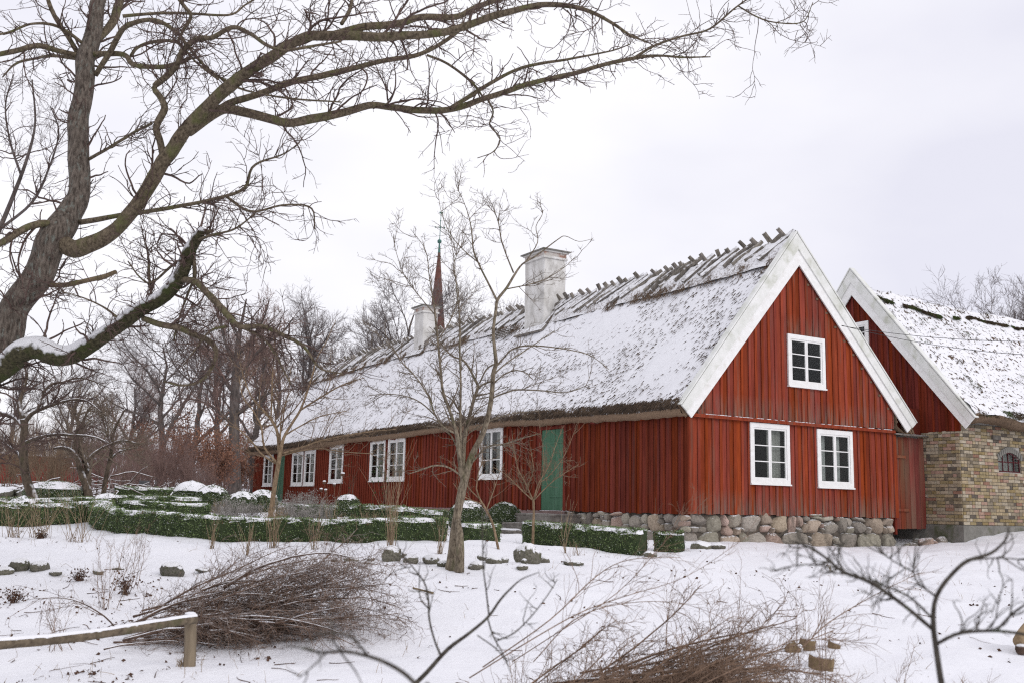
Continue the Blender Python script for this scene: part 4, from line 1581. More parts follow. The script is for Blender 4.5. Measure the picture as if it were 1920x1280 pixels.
# cables from the house gable to the right
for k, (p0, p1, sag) in enumerate((((1578, 610), (1990, 668), .28), ((1578, 611), (1990, 640), .22))):
    A_, B_ = at(*p0, 23.4), at(*p1, 19.5)
    t = np.linspace(0, 1, 30)[:, None]
    P = A_ * (1 - t) + B_ * t - ZV * (4 * sag * t * (1 - t)) * .5
    o = MB().tubes(P, np.full(30, .006), 4).build('overhead_cable', m_wire)
    tag(o, ('lower' if k == 0 else 'upper') + ' of two thin cables running from the gable to the right', 'cable', 'overhead cables')

# ================================================================== BACKGROUND: church, far wall, trees
church = thing('church_tower', 'red-brown church spire with copper tip and cross, behind the roof', 'church', at(819, 900, 72) * [1, 1, 0] + [0, 0, Z0])
cx, cyy = at(819, 600, 72)[:2]
def ring8(r, z, k=8):
    return [np.array([cx + r * math.cos(2 * math.pi * (i + .5) / k), cyy + r * math.sin(2 * math.pi * (i + .5) / k), Z0 + z]) for i in range(k)]
zz = [10.6, 12.0, 14.5, 17.6, 18.0]
rr_ = [.86, .68, .42, .12, .09]
V = np.concatenate([ring8(r, z) for r, z in zip(rr_, zz)])
MB().add(V, [[i * 8 + j, i * 8 + (j + 1) % 8, i * 8 + 8 + (j + 1) % 8, i * 8 + 8 + j] for i in range(4) for j in range(8)]).build('spire', m_spire, church)
V = np.concatenate([ring8(r, z) for r, z in ((.095, 18.0), (.06, 18.6), (.02, 18.75))])
MB().add(V, [[i * 8 + j, i * 8 + (j + 1) % 8, i * 8 + 8 + (j + 1) % 8, i * 8 + 8 + j] for i in range(2) for j in range(8)]).build('spire_tip', m_copper, church)
ctop = np.array([cx, cyy, Z0])
V, Fc = stone_mesh(5, 2); V = unit(V)
MB().add(V * .17 + ctop + [0, 0, 18.85], Fc).build('ball', m_copper, church, smooth=True)
MB().tubes(np.array([ctop + [0, 0, 18.7], ctop + [.05, 0, 21.0]]), np.array([.028, .022]), 6).build('rod', m_copper, church)
MB().tubes(np.array([ctop + [-.33, 0, 19.93], ctop + [.33, 0, 19.90]]), np.array([.022, .022]), 5).build('cross_arm', m_copper, church)
for d, z, r in ((-.34, 19.93, .055), (.34, 19.90, .055), (.02, 19.92, .07), (.03, 20.4, .055)):
    MB().add(V * r + ctop + [d, 0, z], Fc).build('knob', m_copper, church, smooth=True)
MB().prism([ctop + [-.10, 0, 20.98], ctop + [.18, 0, 20.95], ctop + [.22, 0, 21.12], ctop + [.05, 0, 21.04], ctop + [-.04, 0, 21.14]], [0, .03, 0]).build('weathercock', m_copper, church)
MB().box(ctop + [0, 0, 5.2], [1, 0, 0], [0, 1, 0], ZV, 1.7, 1.7, 5.4).build('tower', m_stone_w, church)


def oak_tree(seed, Ht, spread=.55, dens=1., limbs=9, up=.03, trunk_r=None, fork=.28, wob=.13, leaves=0):
    """trunk mesh builder and crown mesh builder of a bare broadleaf tree standing at the origin"""
    global rng
    keep = rng
    rng = np.random.default_rng(seed)
    r0 = trunk_r or Ht * .024
    n = 14
    z = np.linspace(0, Ht * .86, n)
    P = np.stack([Ht * .02 * np.cumsum(rng.normal(0, 1, n)) * .5, Ht * .02 * np.cumsum(rng.normal(0, 1, n)) * .5, z], 1)
    P -= P[0]
    R = r0 * np.interp(np.linspace(0, 1, n), [0, .06, .3, 1], [1.35, 1.0, .8, .12])
    tr = MB().tubes(P, R, 8)
    cr = MB()
    Lm = Ht * spread
    S, D, LN, RD = spawn(P[None], R[None], limbs, Lm * .7, Lm * 1.1, .45, 1.05, .62, fork, .93, zbias=.2)
    LP, LR = grow(S, D, LN, RD, 11, wob, up, .22)
    tr.tubes(LP, LR, 6)
    allP, allR = LP, LR
    S, D, LN, RD = spawn(np.concatenate([allP]), allR, int(78 * dens), Lm * .25, Lm * .52, .4, 1.0, .6, .12, 1., rmin=.012)
    BP, BR = grow(S, D, LN, RD, 9, wob * 1.2, up * 1.2, .25)
    cr.tubes(BP, BR, 4)
    tw = np.concatenate([spawn(BP, BR, int(640 * dens), Lm * .10, Lm * .24, .35, 1.0, .6, .1, 1., rmin=.007)[k].reshape(int(640 * dens), -1) for k in ()], 0) if False else None
    S, D, LN, RD = spawn(BP, BR, int(700 * dens), Lm * .10, Lm * .26, .35, 1.05, .55, .1, 1., rmin=.011)
    TP, TR = grow(S, D, LN, RD, 7, wob * 1.4, up * 1.5, .4)
    cr.tubes(TP, TR, 3)
    # twigs straight on the big limbs as well
    S, D, LN, RD = spawn(LP, LR, int(220 * dens), Lm * .08, Lm * .25, .5, 1.2, .3, .2, 1., rmin=.008)
    T2, TR2 = grow(S, D, LN, RD, 7, wob * 1.4, up * 1.5, .4)
    cr.tubes(T2, TR2, 3)
    S, D, LN, RD = spawn(np.concatenate([TP, T2]), np.concatenate([TR, TR2]), int(4600 * dens), Lm * .04, Lm * .11, .35, 1.1, .7, .1, 1., rmin=.0075)
    XP, XR = grow(S, D, LN, RD, 4, wob * 1.3, up, .6)
    cr.tubes(XP, XR, 3)
    lf = None
    if leaves:
        k = rng.choice(len(XP), leaves)
        c = XP[k, rng.integers(1, 4, leaves)] + rng.normal(0, .04, (leaves, 3))
        lf = leaf_quads(c, .05, .09)
    rng = keep
    return tr, cr, lf


def leaf_quads(c, lo, hi, flat=0.):
    m = len(c)
    a = unit(rng.normal(0, 1, (m, 3)) * np.array([1, 1, 1 - flat]))
    b = unit(np.cross(a, rng.normal(0, 1, (m, 3))))
    s = rng.uniform(lo, hi, m)[:, None]
    V = np.stack([c - a * s * .5, c + b * s * .32, c + a * s * .5, c - b * s * .32], 1)
    # fold along the midrib
    nrm = np.cross(a, b)
    V[:, 1] += nrm * s * .12
    V[:, 3] += nrm * s * .12
    i = np.arange(m * 4).reshape(m, 4)
    return V.reshape(-1, 3), np.concatenate([i[:, [0, 1, 2]], i[:, [0, 2, 3]]])


PROTO = {}


def tree_proto(key, *a, **k):
    if key not in PROTO:
        tr, cr, lf = oak_tree(*a, **k)
        PROTO[key] = (tr, cr, lf)
    return PROTO[key]


TREEMESH = {}


def place_tree(key, name, label, cat, x, y, scale, rz, group, m_tr, m_cr, m_lf=None, zoff=0., tilt=0.):
    z = gz(x, y) - .05 + zoff
    o = thing(name, label, cat, (x, y, z), group)
    tr, cr, lf = PROTO[key]
    for nm, mb_, mm in (('trunk', tr, m_tr), ('crown', cr, m_cr), ('leaves', lf, m_lf)):
        if mb_ is None: continue
        kk = (key, nm, mm.name)
        if kk not in TREEMESH:
            q = (mb_ if isinstance(mb_, MB) else MB().add(*mb_)).build('proto', mm, smooth=True, loc=(0, 0, 0))
            TREEMESH[kk] = q.data
            bpy.data.objects.remove(q)
        c = bpy.data.objects.new(nm, TREEMESH[kk])
        COL.objects.link(c)
        c.parent = o
        WL[c.name] = np.array([x, y, z])
    o.rotation_euler = (tilt, 0, rz)
    o.scale = (scale, scale, scale)
    return o


tree_proto('oakA', 21, 15, .58, .9, 10, .035)
tree_proto('oakB', 22, 15, .55, .85, 11, .05)
tree_proto('tallC', 23, 16, .42, .85, 12, .07, fork=.35)
tree_proto('roundD', 24, 12, .55, 1.3, 12, .05, fork=.22)
tree_proto('beechE', 25, 15, .45, .8, 13, .05, leaves=2600)
BGT = 'bare trees behind the garden and the house'


def bgx(px, Y):
    return at(px, 900, Y)[0]


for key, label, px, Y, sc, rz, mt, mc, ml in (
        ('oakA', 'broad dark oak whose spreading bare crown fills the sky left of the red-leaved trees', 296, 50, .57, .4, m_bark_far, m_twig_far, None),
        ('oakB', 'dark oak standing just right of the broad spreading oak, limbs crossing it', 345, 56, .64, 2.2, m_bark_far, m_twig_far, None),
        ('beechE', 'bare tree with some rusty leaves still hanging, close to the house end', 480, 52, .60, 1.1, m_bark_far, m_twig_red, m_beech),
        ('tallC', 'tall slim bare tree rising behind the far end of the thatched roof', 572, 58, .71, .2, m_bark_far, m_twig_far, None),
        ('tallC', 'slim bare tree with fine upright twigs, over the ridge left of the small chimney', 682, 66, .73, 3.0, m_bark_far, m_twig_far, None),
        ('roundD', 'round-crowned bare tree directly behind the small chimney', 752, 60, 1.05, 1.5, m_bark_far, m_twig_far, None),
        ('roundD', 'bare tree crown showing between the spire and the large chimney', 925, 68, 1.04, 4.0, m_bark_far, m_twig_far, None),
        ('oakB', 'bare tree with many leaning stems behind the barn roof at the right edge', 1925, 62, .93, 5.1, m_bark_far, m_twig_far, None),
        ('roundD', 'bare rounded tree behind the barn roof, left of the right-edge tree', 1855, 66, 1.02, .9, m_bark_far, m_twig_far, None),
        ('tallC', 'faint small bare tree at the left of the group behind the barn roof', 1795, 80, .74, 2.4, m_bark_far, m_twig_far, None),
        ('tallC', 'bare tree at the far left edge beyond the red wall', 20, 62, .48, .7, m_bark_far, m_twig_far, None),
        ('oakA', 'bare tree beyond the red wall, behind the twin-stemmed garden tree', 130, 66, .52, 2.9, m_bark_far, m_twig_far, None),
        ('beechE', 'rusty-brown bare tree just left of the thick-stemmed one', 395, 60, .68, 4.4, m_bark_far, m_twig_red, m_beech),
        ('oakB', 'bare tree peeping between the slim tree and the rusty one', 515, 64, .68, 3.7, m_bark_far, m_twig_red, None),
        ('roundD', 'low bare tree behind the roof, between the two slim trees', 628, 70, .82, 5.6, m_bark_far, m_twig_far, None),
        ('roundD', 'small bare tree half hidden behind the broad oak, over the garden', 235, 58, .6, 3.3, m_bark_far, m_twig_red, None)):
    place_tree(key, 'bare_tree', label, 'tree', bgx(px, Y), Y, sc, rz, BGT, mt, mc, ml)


# far wood: one grey-brown mass of stems and twigs
def far_wood():
    m = MB()
    n = 330
    px = np.concatenate([rng.uniform(-420, 620, n)])
    Y = rng.uniform(85, 135, n)
    S = np.array([at(p, 900, y) for p, y in zip(px, Y)])
    S[:, 2] = Z0 - .3
    Ln = rng.uniform(4, 7.5, n)
    P, R = grow(S, np.tile([0, 0, 1.], (n, 1)) + rng.normal(0, .05, (n, 3)), Ln, rng.uniform(.06, .16, n), 7, .06, .05, .2)
    m.tubes(P, R, 4)
    S, D, LN, RD = spawn(P, R, 3600, 1.0, 3.2, .4, 1.0, .5, .12, 1., rmin=.018)
    P2, R2 = grow(S, D, LN, RD, 5, .14, .08, .35)
    m.tubes(P2, R2, 3)
    S, D, LN, RD = spawn(P2, R2, 11000, .4, 1.2, .4, 1.0, .6, .1, 1., rmin=.012)
    P3, R3 = grow(S, D, LN, RD, 4, .15, .06, .5)
    m.tubes(P3, R3, 3)
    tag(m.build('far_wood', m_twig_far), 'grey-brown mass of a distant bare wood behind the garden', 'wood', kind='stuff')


far_wood()

# the red garden wall far left with its snowy coping
wl, wr = at(-120, 860, 46), at(206, 868, 50)
wall_o = thing('garden_wall', 'red limewashed garden wall with a snow-covered coping at the far left', 'wall', (wl + wr) / 2 * [1, 1, 0] + [0, 0, Z0 - .4])
e = unit((wr - wl) * [1, 1, 0]); nw = np.array([e[1], -e[0], 0])
mid = (wl + wr) / 2; half = np.linalg.norm((wr - wl)[:2]) / 2
tl, tr_ = 1.90, 1.72
P = [wl * [1, 1, 0] + [0, 0, Z0 - .8], wr * [1, 1, 0] + [0, 0, Z0 - .8], wr * [1, 1, 0] + [0, 0, Z0 + tr_], wl * [1, 1, 0] + [0, 0, Z0 + tl]]
MB().prism(P, -nw * .35).build('wall_body', m_red_far, wall_o)
cp = MB().prism([wl * [1, 1, 0] + [0, 0, Z0 + tl], wr * [1, 1, 0] + [0, 0, Z0 + tr_], wr * [1, 1, 0] + [0, 0, Z0 + tr_ + .09], wl * [1, 1, 0] + [0, 0, Z0 + tl + .09]], -nw * .5)
for v in cp.V: v += nw * .08 + ZV * .002
cp.build('snow_coping', m_snow, wall_o)
shed = thing('grey_shed', 'grey shed roof peeping over the red garden wall', 'shed', at(168, 870, 58) * [1, 1, 0] + [0, 0, Z0 - .4])
c = at(168, 862, 58)
MB().box([c[0], c[1], Z0 + .6], [1, 0, 0], [0, 1, 0], ZV, .9, 1.2, 1.2).build('wall', m_stone_w, shed)
MB().prism([[c[0] - 1.1, c[1] - 1.3, Z0 + 1.8], [c[0] + 1.1, c[1] - 1.3, Z0 + 1.8], [c[0], c[1] - 1.3, Z0 + 2.9]], [0, 2.6, 0]).build('roof', m_slate, shed)


# ------------------------------------------------------------------ shrubs: many stems from one foot
def shrub(name, label, cat, base, n, hgt, spread, m_st, twigs, group=None, r=.008, leaves=0, m_lf=None, wob=.1, up=.05, tw=(.12, .4), lsize=(.035, .07), part='stems', sub=0, snowtop=False, lsub=1.0):
    base = np.array(base, float)
    o = thing(name, label, cat, base, group)
    S = base + rng.normal(0, 1, (n, 3)) * [spread * .12, spread * .12, 0]
    an = rng.uniform(0, 2 * math.pi, n)
    el = rng.uniform(0, 1, n) ** .7 * spread / max(hgt, .01)
    D = np.stack([np.cos(an) * el, np.sin(an) * el, np.ones(n)], -1)
    P, R = grow(S, D, rng.uniform(.6, 1.08, n) * hgt, np.full(n, r) * rng.uniform(.7, 1.3, n), 10, wob, up, .3)
    m = MB().tubes(P, R, 5)
    m.build(part, m_st, o, smooth=True)
    PP, RR_ = P, R
    if twigs:
        t = MB()
        S, D, LN, RD = spawn(P, R, twigs, tw[0] * hgt, tw[1] * hgt, .3, .9, .55, .2, 1.)
        P2, R2 = grow(S, D, LN, RD, 6, wob * 1.2, up, .4)
        t.tubes(P2, R2, 3)
        PP, RR_ = P2, R2
        if sub:
            S, D, LN, RD = spawn(P2, R2, sub, tw[0] * hgt * .4, tw[1] * hgt * .45, .3, 1., .7, .15, 1., rmin=.0012)
            P3, R3 = grow(S, D, LN, RD, 4, wob, up, .5)
            t.tubes(P3, R3, 3)
            PP = np.concatenate([P2[:, :4], P3]); RR_ = None
        tag(t.build('twigs', m_st, o, smooth=True), kind='stuff')
    if leaves:
        k = rng.choice(len(PP), leaves)
        c = PP[k, rng.integers(1, PP.shape[1], leaves)] + rng.normal(0, .03, (leaves, 3))
        MB().add(*leaf_quads(c, *lsize)).build('leaves', m_lf, o)
    return o


def gp(px, py, Y):
    """point on the ground straight below the pixel's ray at depth Y"""
    p = at(px, py, Y)
    return np.array([p[0], Y, gz(p[0], Y)])


# rusty beech thicket left of the house end
BE = 'rusty beech bushes at the back of the garden'
for px, Y, h, lab in ((262, 44, 2.6, 'leftmost rusty beech bush, behind the little sign'), (312, 40, 2.5, 'rusty beech bush right of the little sign'), (352, 42, 3.0, 'tall rusty beech bush in the middle of the thicket'),
                      (393, 43, 2.9, 'low dense rusty beech bush in the thicket'), (425, 49, 3.6, 'tallest rusty beech bush in the thicket'), (462, 56, 3.8, 'rusty beech bush close to the end of the red house'), (412, 37, 2.2, 'rusty beech bush in front of the thick-stemmed tree, nearest of the thicket'), (438, 45, 2.4, 'rusty beech bush hiding the foot of the thick-stemmed tree')):
    shrub('beech_bush', lab, 'bush', gp(px, 905, Y), 10, h, 1.1, m_twig_red, 190, BE, .018, 3000, m_beech, tw=(.15, .42), lsize=(.05, .10), sub=700, up=.04)
for px, Y, h, lab in ((12, 38, 2.3, 'brown bare shrub at the left edge before the red wall'), (75, 41, 2.2, 'tan bare shrub before the middle of the red wall'), (120, 39, 2.6, 'tan bare shrub left of the twin-stemmed tree'), (160, 37, 2.1, 'dense brown shrub at the foot of the twin-stemmed tree'),
                      (215, 40, 2.6, 'reddish bare shrub right of the twin-stemmed tree'), (245, 36, 2.0, 'brown bare shrub left of the little sign'), (300, 35, 1.9, 'brown bare shrub just right of the little sign'), (340, 35, 1.7, 'low brown bare shrub before the beech thicket'),
                      (385, 34, 1.5, 'straw-brown shrub before the beech thicket'), (432, 46, 2.0, 'brown shrub left of the end of the red house'), (45, 36, 2.4, 'tan shrub close behind the crooked old tree'), (98, 34, 2.0, 'low tan shrub between the crooked tree and the twin-stemmed one'), (140, 43, 3.0, 'tall brown shrub against the right part of the red wall'), (190, 43, 3.1, 'tall reddish shrub where the red wall ends'),
                      (270, 38, 2.6, 'tall brown shrub straight behind the little sign'), (30, 43, 2.8, 'tall tan shrub against the left part of the red wall'), (322, 38, 2.4, 'reddish shrub between the sign and the tall beech bush'), (230, 33, 1.5, 'low brown shrub just left of the little sign')):
    shrub('bare_shrub', lab, 'shrub', gp(px, 905, Y), 20, h, 1.4, m_twig_red if px > 130 else m_twig_tan, 380, 'bare shrubs along the back of the garden', .013, 0, None, tw=(.15, .45), sub=1500, up=.04)

# garden trees at the left (orchard)
def orchard_tree(label, tr, m_b, m_t, name='orchard_tree', n1=70, n2=420, n3=1500, l1=(.35, .9), l2=(.12, .4), l3=(.04, .13), up=.04, wob=.14, rmin=.003, base_px=None, zb=.1, amax=1.1, limbname='limb', rr1=.55):
    P0 = tr.limbs[0][0][0]
    g = gz(P0[0], P0[1])
    o = thing(name, label, 'tree', (P0[0], P0[1], g))
    for i, (P, R) in enumerate(tr.limbs):
        k = 10 if R.max() > .06 else 7
        MB().tubes(P, R, k).build('trunk' if i == 0 else limbname, m_b, o, smooth=True)
    BP, BR = tr.batch(24)
    cr = MB()
    S, D, LN, RD = spawn(BP[1:] if len(BP) > 1 else BP, BR[1:] if len(BP) > 1 else BR, n1, *l1, .4, amax, rr1, .1, 1., rmin=rmin * 1.6, zbias=zb)
    P1, R1 = grow(S, D, LN, RD, 10, wob, up, .3)
    cr.tubes(P1, R1, 4)
    A, B_ = np.concatenate([resample_batch(BP[1:] if len(BP) > 1 else BP, 10), P1]), np.concatenate([resample_batch_r(BR[1:] if len(BP) > 1 else BR, 10), R1])
    S, D, LN, RD = spawn(A, B_, n2, *l2, .4, amax, .5, .1, 1., rmin=rmin, zbias=zb)
    RD = np.minimum(RD, rmin * 2.2)
    P2, R2 = grow(S, D, LN, RD, 7, wob * 1.2, up, .45)
    cr.tubes(P2, R2, 3)
    if n3:
        S, D, LN, RD = spawn(P2, R2, n3, *l3, .5, 1.2, .8, .1, 1., rmin=rmin * .75, zbias=zb)
        P3, R3 = grow(S, D, LN, RD, 4, wob, up, .7)
        cr.tubes(P3, R3, 3)
    cr.build('crown', m_t, o, smooth=True)
    return o


def resample_batch(P, n):
    i = np.linspace(0, P.shape[1] - 1, n)
    k = np.minimum(i.astype(int), P.shape[1] - 2); f = (i - k)[None, :, None]
    return P[:, k] * (1 - f) + P[:, k + 1] * f


def resample_batch_r(R, n):
    i = np.linspace(0, R.shape[1] - 1, n)
    k = np.minimum(i.astype(int), R.shape[1] - 2); f = (i - k)[None]
    return R[:, k] * (1 - f) + R[:, k + 1] * f


def foot(px, py, Y, w):
    """extend a trunk down into the ground: pixel row at which the ground stands at depth Y"""
    p = at(px, py, Y)
    z = gz(p[0], Y) - .06
    for y in range(int(py), 2400):
        if at(px, y, Y)[2] <= z: return (px, y, w)
    return (px, py, w)


t = Traced(24)
_w5 = t.limb
t.limb = lambda pts, *a, **k: _w5([(x, y, w * .75) for x, y, w in pts], *a, **k)
t.limb([foot(75, 975, 24, 30), (65, 940, 24), (52, 905, 22), (45, 870, 21), (44, 835, 20), (46, 800, 18), (44, 785, 17)])
t.limb([(44, 800, 12), (30, 785, 10), (10, 775, 9), (-30, 770, 8)], 1.)
t.limb([(46, 792, 12), (60, 775, 11), (80, 765, 9), (110, 755, 7), (140, 748, 6), (165, 752, 4), (190, 772, 3)], -1.)
t.limb([(46, 830, 10), (70, 820, 9), (100, 814, 8), (140, 815, 6), (175, 818, 5), (205, 830, 3)], -1.5)
t.limb([(44, 870, 8), (30, 845, 7), (5, 830, 6), (-20, 820, 4)], 1)
t.limb([(72, 768, 9), (78, 740, 9), (95, 720, 8), (118, 715, 7), (145, 708, 5), (170, 712, 4), (200, 725, 3)], 1.)
t.limb([(44, 785, 13), (36, 762, 11), (42, 735, 9), (50, 705, 7), (48, 675, 5)], .5)
orchard_tree('crooked old garden tree with snow on its limbs at the left edge', t, m_bark_orch, m_twig, n1=60, n2=480, n3=1500, l1=(.5, 1.4), l2=(.25, .7), l3=(.08, .25), rmin=.005)
t = Traced(27)
t.limb([foot(168, 945, 27, 20), (163, 915, 15), (152, 885, 12), (145, 860, 10), (135, 845, 8), (118, 838, 6), (100, 840, 4)])
t.limb([(164, 920, 12), (166, 890, 11), (160, 865, 9), (150, 840, 7), (148, 800, 6), (140, 765, 5), (150, 735, 3)], .5)
t.limb([(160, 870, 7), (175, 850, 6), (200, 835, 5), (230, 825, 4), (260, 832, 3)], .6)
t.limb([(146, 850, 6), (140, 820, 5), (155, 790, 4), (170, 760, 3)], -.6)
orchard_tree('twin-stemmed garden tree with lichen-yellow branches, second from the left edge', t, m_bark_orch, m_twig_plum, n1=50, n2=380, n3=1300, l1=(.5, 1.4), l2=(.25, .7), l3=(.08, .25), rmin=.005)
t = Traced(28)
t.limb([foot(193, 945, 28, 10), (196, 910, 9), (203, 875, 8), (209, 845, 7), (212, 815, 5), (222, 790, 4), (235, 765, 3)])
t.limb([(206, 862, 5), (220, 848, 4), (238, 842, 3), (258, 838, 2)], .5)
t.limb([(210, 835, 4), (200, 810, 3), (192, 780, 3), (188, 750, 2)], .5)
orchard_tree('thin single-stemmed young tree right of the twin-stemmed one', t, m_bark_orch, m_twig_plum, n1=30, n2=240, n3=700, l1=(.4, 1.1), l2=(.2, .6), l3=(.08, .2), rmin=.005)

# ================================================================== THE GREAT OAK at the left
t = Traced(12.)
t.limb([(-150, 1150, 92), (-120, 960, 78), (-80, 820, 68), (-30, 700, 60), (15, 618, 56), (45, 560, 54), (78, 500, 54), (106, 452, 56), (122, 422, 54), (136, 396, 46), (150, 368, 42), (152, 330, 40), (148, 280, 39), (150, 230, 38), (155, 190, 37), (158, 150, 36), (163, 110, 35), (172, 70, 33), (180, 30, 30), (187, -10, 28), (200, -90, 24), (215, -190, 16)], 1.0)
t.limb([(118, 455, 34), (140, 468, 34), (178, 456, 31), (218, 430, 28), (250, 392, 26), (280, 348, 27), (305, 306, 29), (330, 270, 28), (352, 240, 25), (378, 212, 25), (402, 188, 24), (432, 163, 24), (470, 132, 22), (505, 110, 21), (540, 86, 20), (585, 66, 20), (640, 66, 19), (700, 70, 18), (760, 68, 17), (820, 64, 16), (870, 50, 15), (930, 28, 14), (990, 12, 12), (1040, 10, 10), (1100, 20, 8), (1150, 45, 6.5), (1180, 66, 5), (1215, 80, 3)], -2.2, .3)
t.limb([(355, 244, 22), (390, 220, 22), (420, 206, 21), (450, 210, 19), (490, 220, 18), (540, 232, 17), (580, 226, 17), (640, 213, 16), (690, 198, 14), (740, 203, 14), (820, 208, 13), (870, 198, 12), (910, 185, 11), (960, 168, 11), (1020, 150, 10), (1080, 138, 9), (1140, 120, 8), (1200, 108, 7), (1240, 105, 5), (1280, 108, 4), (1332, 107, 2.5)], 1.8, .3)
t.limb([(625, 64, 16), (700, 50, 15), (750, 45, 14), (790, 34, 13), (855, 33, 12), (890, 15, 11), (945, -4, 9), (1010, -30, 6)], 1.)
t.limb([(415, 205, 15), (440, 192, 14), (480, 180, 13), (540, 156, 13), (600, 142, 13), (645, 132, 12), (720, 115, 10), (780, 105, 9), (830, 80, 8), (868, 52, 7)], .6)
t.limb([(800, 104, 5), (840, 120, 5), (885, 155, 5), (908, 186, 4)], .5)
t.limb([(845, 203, 9), (880, 180, 8), (930, 150, 7), (970, 130, 6), (1010, 120, 6), (1060, 112, 5), (1100, 105, 4), (1150, 95, 3), (1182, 83, 2)], -.8)
t.limb([(915, 188, 4.5), (925, 210, 3.5), (918, 235, 3), (938, 260, 2.6), (925, 285, 2.2), (895, 297, 1.6)], -.4)
t.limb([(1192, 108, 6), (1230, 85, 5), (1280, 68, 4.5), (1330, 55, 4), (1375, 18, 3.5), (1405, -4, 3)], -.5)
t.limb([(1385, 12, 3), (1415, 30, 3), (1450, 42, 2.5), (1505, 42, 2.2), (1524, 5, 1.6)], .3)
t.limb([(306, 300, 15), (300, 265, 14), (293, 240, 14), (308, 208, 14), (300, 185, 13), (287, 165, 12), (310, 145, 13), (330, 125, 12), (340, 100, 12), (352, 85, 11), (372, 72, 11), (400, 70, 10), (435, 52, 9), (470, 65, 8), (500, 85, 7), (530, 95, 6), (565, 90, 6), (640, 78, 4)], -1.2, .3)
t.limb([(165, 104, 11), (230, 104, 10), (250, 122, 10), (300, 125, 10), (335, 118, 9), (358, 108, 8)], -1.0)
t.limb([(178, 142, 10), (205, 100, 11), (220, 70, 11), (240, 48, 10), (290, 38, 9), (330, 60, 7), (348, 82, 6), (390, 130, 6), (430, 155, 5), (460, 170, 4), (540, 185, 4), (640, 192, 3)], -1.6, .2)
t.limb([(245, 105, 7), (258, 90, 7), (290, 78, 7), (325, 78, 6), (345, 92, 5), (370, 120, 4), (410, 150, 4)], .8)
t.limb([(155, 108, 11), (110, 95, 11), (70, 85, 11), (30, 95, 10), (-10, 105, 9), (-60, 112, 8)], -1.2)
t.limb([(146, 100, 10), (125, 65, 9), (105, 35, 9), (90, 0, 8), (78, -40, 7)], -.5)
t.limb([(165, 90, 7), (110, 50, 6), (60, 45, 5), (20, 60, 5), (-30, 70, 4)], -1.3)
t.limb([(160, 112, 8), (100, 105, 6), (68, 110, 5), (30, 120, 5), (5, 145, 3)], 1.0)
t.limb([(178, 80, 14), (212, 42, 17), (224, 0, 17), (240, -60, 14)], 1.)
t.limb([(230, 30, 8), (300, 25, 7), (350, 25, 6), (430, 28, 5), (460, 10, 4), (500, -15, 3)], .6)
t.limb([(320, -20, 8), (345, 12, 8), (358, 30, 7), (345, 55, 6), (332, 80, 5)], .3, first=11.5)
t.limb([(640, 45, 8), (655, 20, 8), (662, -15, 7)], .3)
t.limb([(112, 432, 16), (90, 420, 15), (60, 424, 14), (30, 440, 14), (0, 457, 13), (-45, 472, 12)], -1.)
t.limb([(150, 418, 11), (215, 407, 9), (260, 400, 9), (320, 390, 8), (400, 375, 7), (458, 354, 6), (474, 312, 5), (530, 290, 3), (562, 268, 2)], -1.6)
t.limb([(425, 370, 5.5), (470, 397, 5), (530, 385, 4), (583, 390, 3.5), (590, 430, 2.2)], .3)
t.limb([(165, 300, 7), (205, 278, 6), (245, 252, 6), (285, 232, 5)], -.8)
t.limb([(95, 533, 11), (120, 535, 10), (150, 530, 10), (190, 520, 10), (217, 510, 8)], -.6)
main_n = len(t.limbs)
t.limb([(-170, 760, 64), (-90, 740, 56), (-30, 712, 50), (0, 690, 46), (40, 666, 44), (80, 656, 42), (110, 668, 41), (150, 655, 38), (190, 630, 31), (230, 605, 29), (265, 580, 29), (290, 565, 29), (320, 540, 28), (340, 510, 26), (352, 475, 24), (366, 450, 21), (380, 430, 14)], -.9)
t.limb([(268, 597, 11), (300, 608, 12), (335, 615, 12), (365, 628, 12), (393, 640, 11), (405, 660, 9), (396, 690, 7), (375, 715, 5), (340, 722, 4), (308, 715, 2.5)], -.5)
t.limb([(338, 524, 12), (370, 530, 13), (400, 560, 13), (425, 590, 12), (450, 612, 11), (490, 612, 9), (530, 628, 8), (570, 650, 6), (600, 690, 4), (642, 700, 2.5)], -.8)
t.limb([(452, 612, 6), (500, 640, 5), (530, 690, 4), (545, 720, 3)], -.3)
t.limb([(360, 468, 8), (365, 520, 8), (356, 542, 5), (338, 590, 4), (325, 640, 3)], .3)
t.limb([(425, 612, 5), (395, 620, 5), (370, 650, 3), (340, 690, 2)], .2)
t.limb([(372, 440, 10), (386, 436, 9), (399, 433, 7)], -.1)
t.limb([(350, 480, 6), (320, 500, 5), (285, 530, 4), (262, 520, 3), (240, 490, 2.5)], .4)
t.limb([(285, 565, 6), (280, 520, 5), (278, 480, 4), (268, 440, 3)], .3)
t.limb([(230, 605, 5), (200, 580, 4), (160, 560, 3), (110, 545, 2)], -.4)
t.limb([(366, 452, 7), (400, 440, 5), (440, 430, 4), (480, 400, 2.5)], -.6)
base = t.limbs[0][0][0]
oak = thing('great_oak', 'great bare oak whose branches reach across the top of the picture', 'tree', (base[0], base[1], gz(base[0], base[1])))
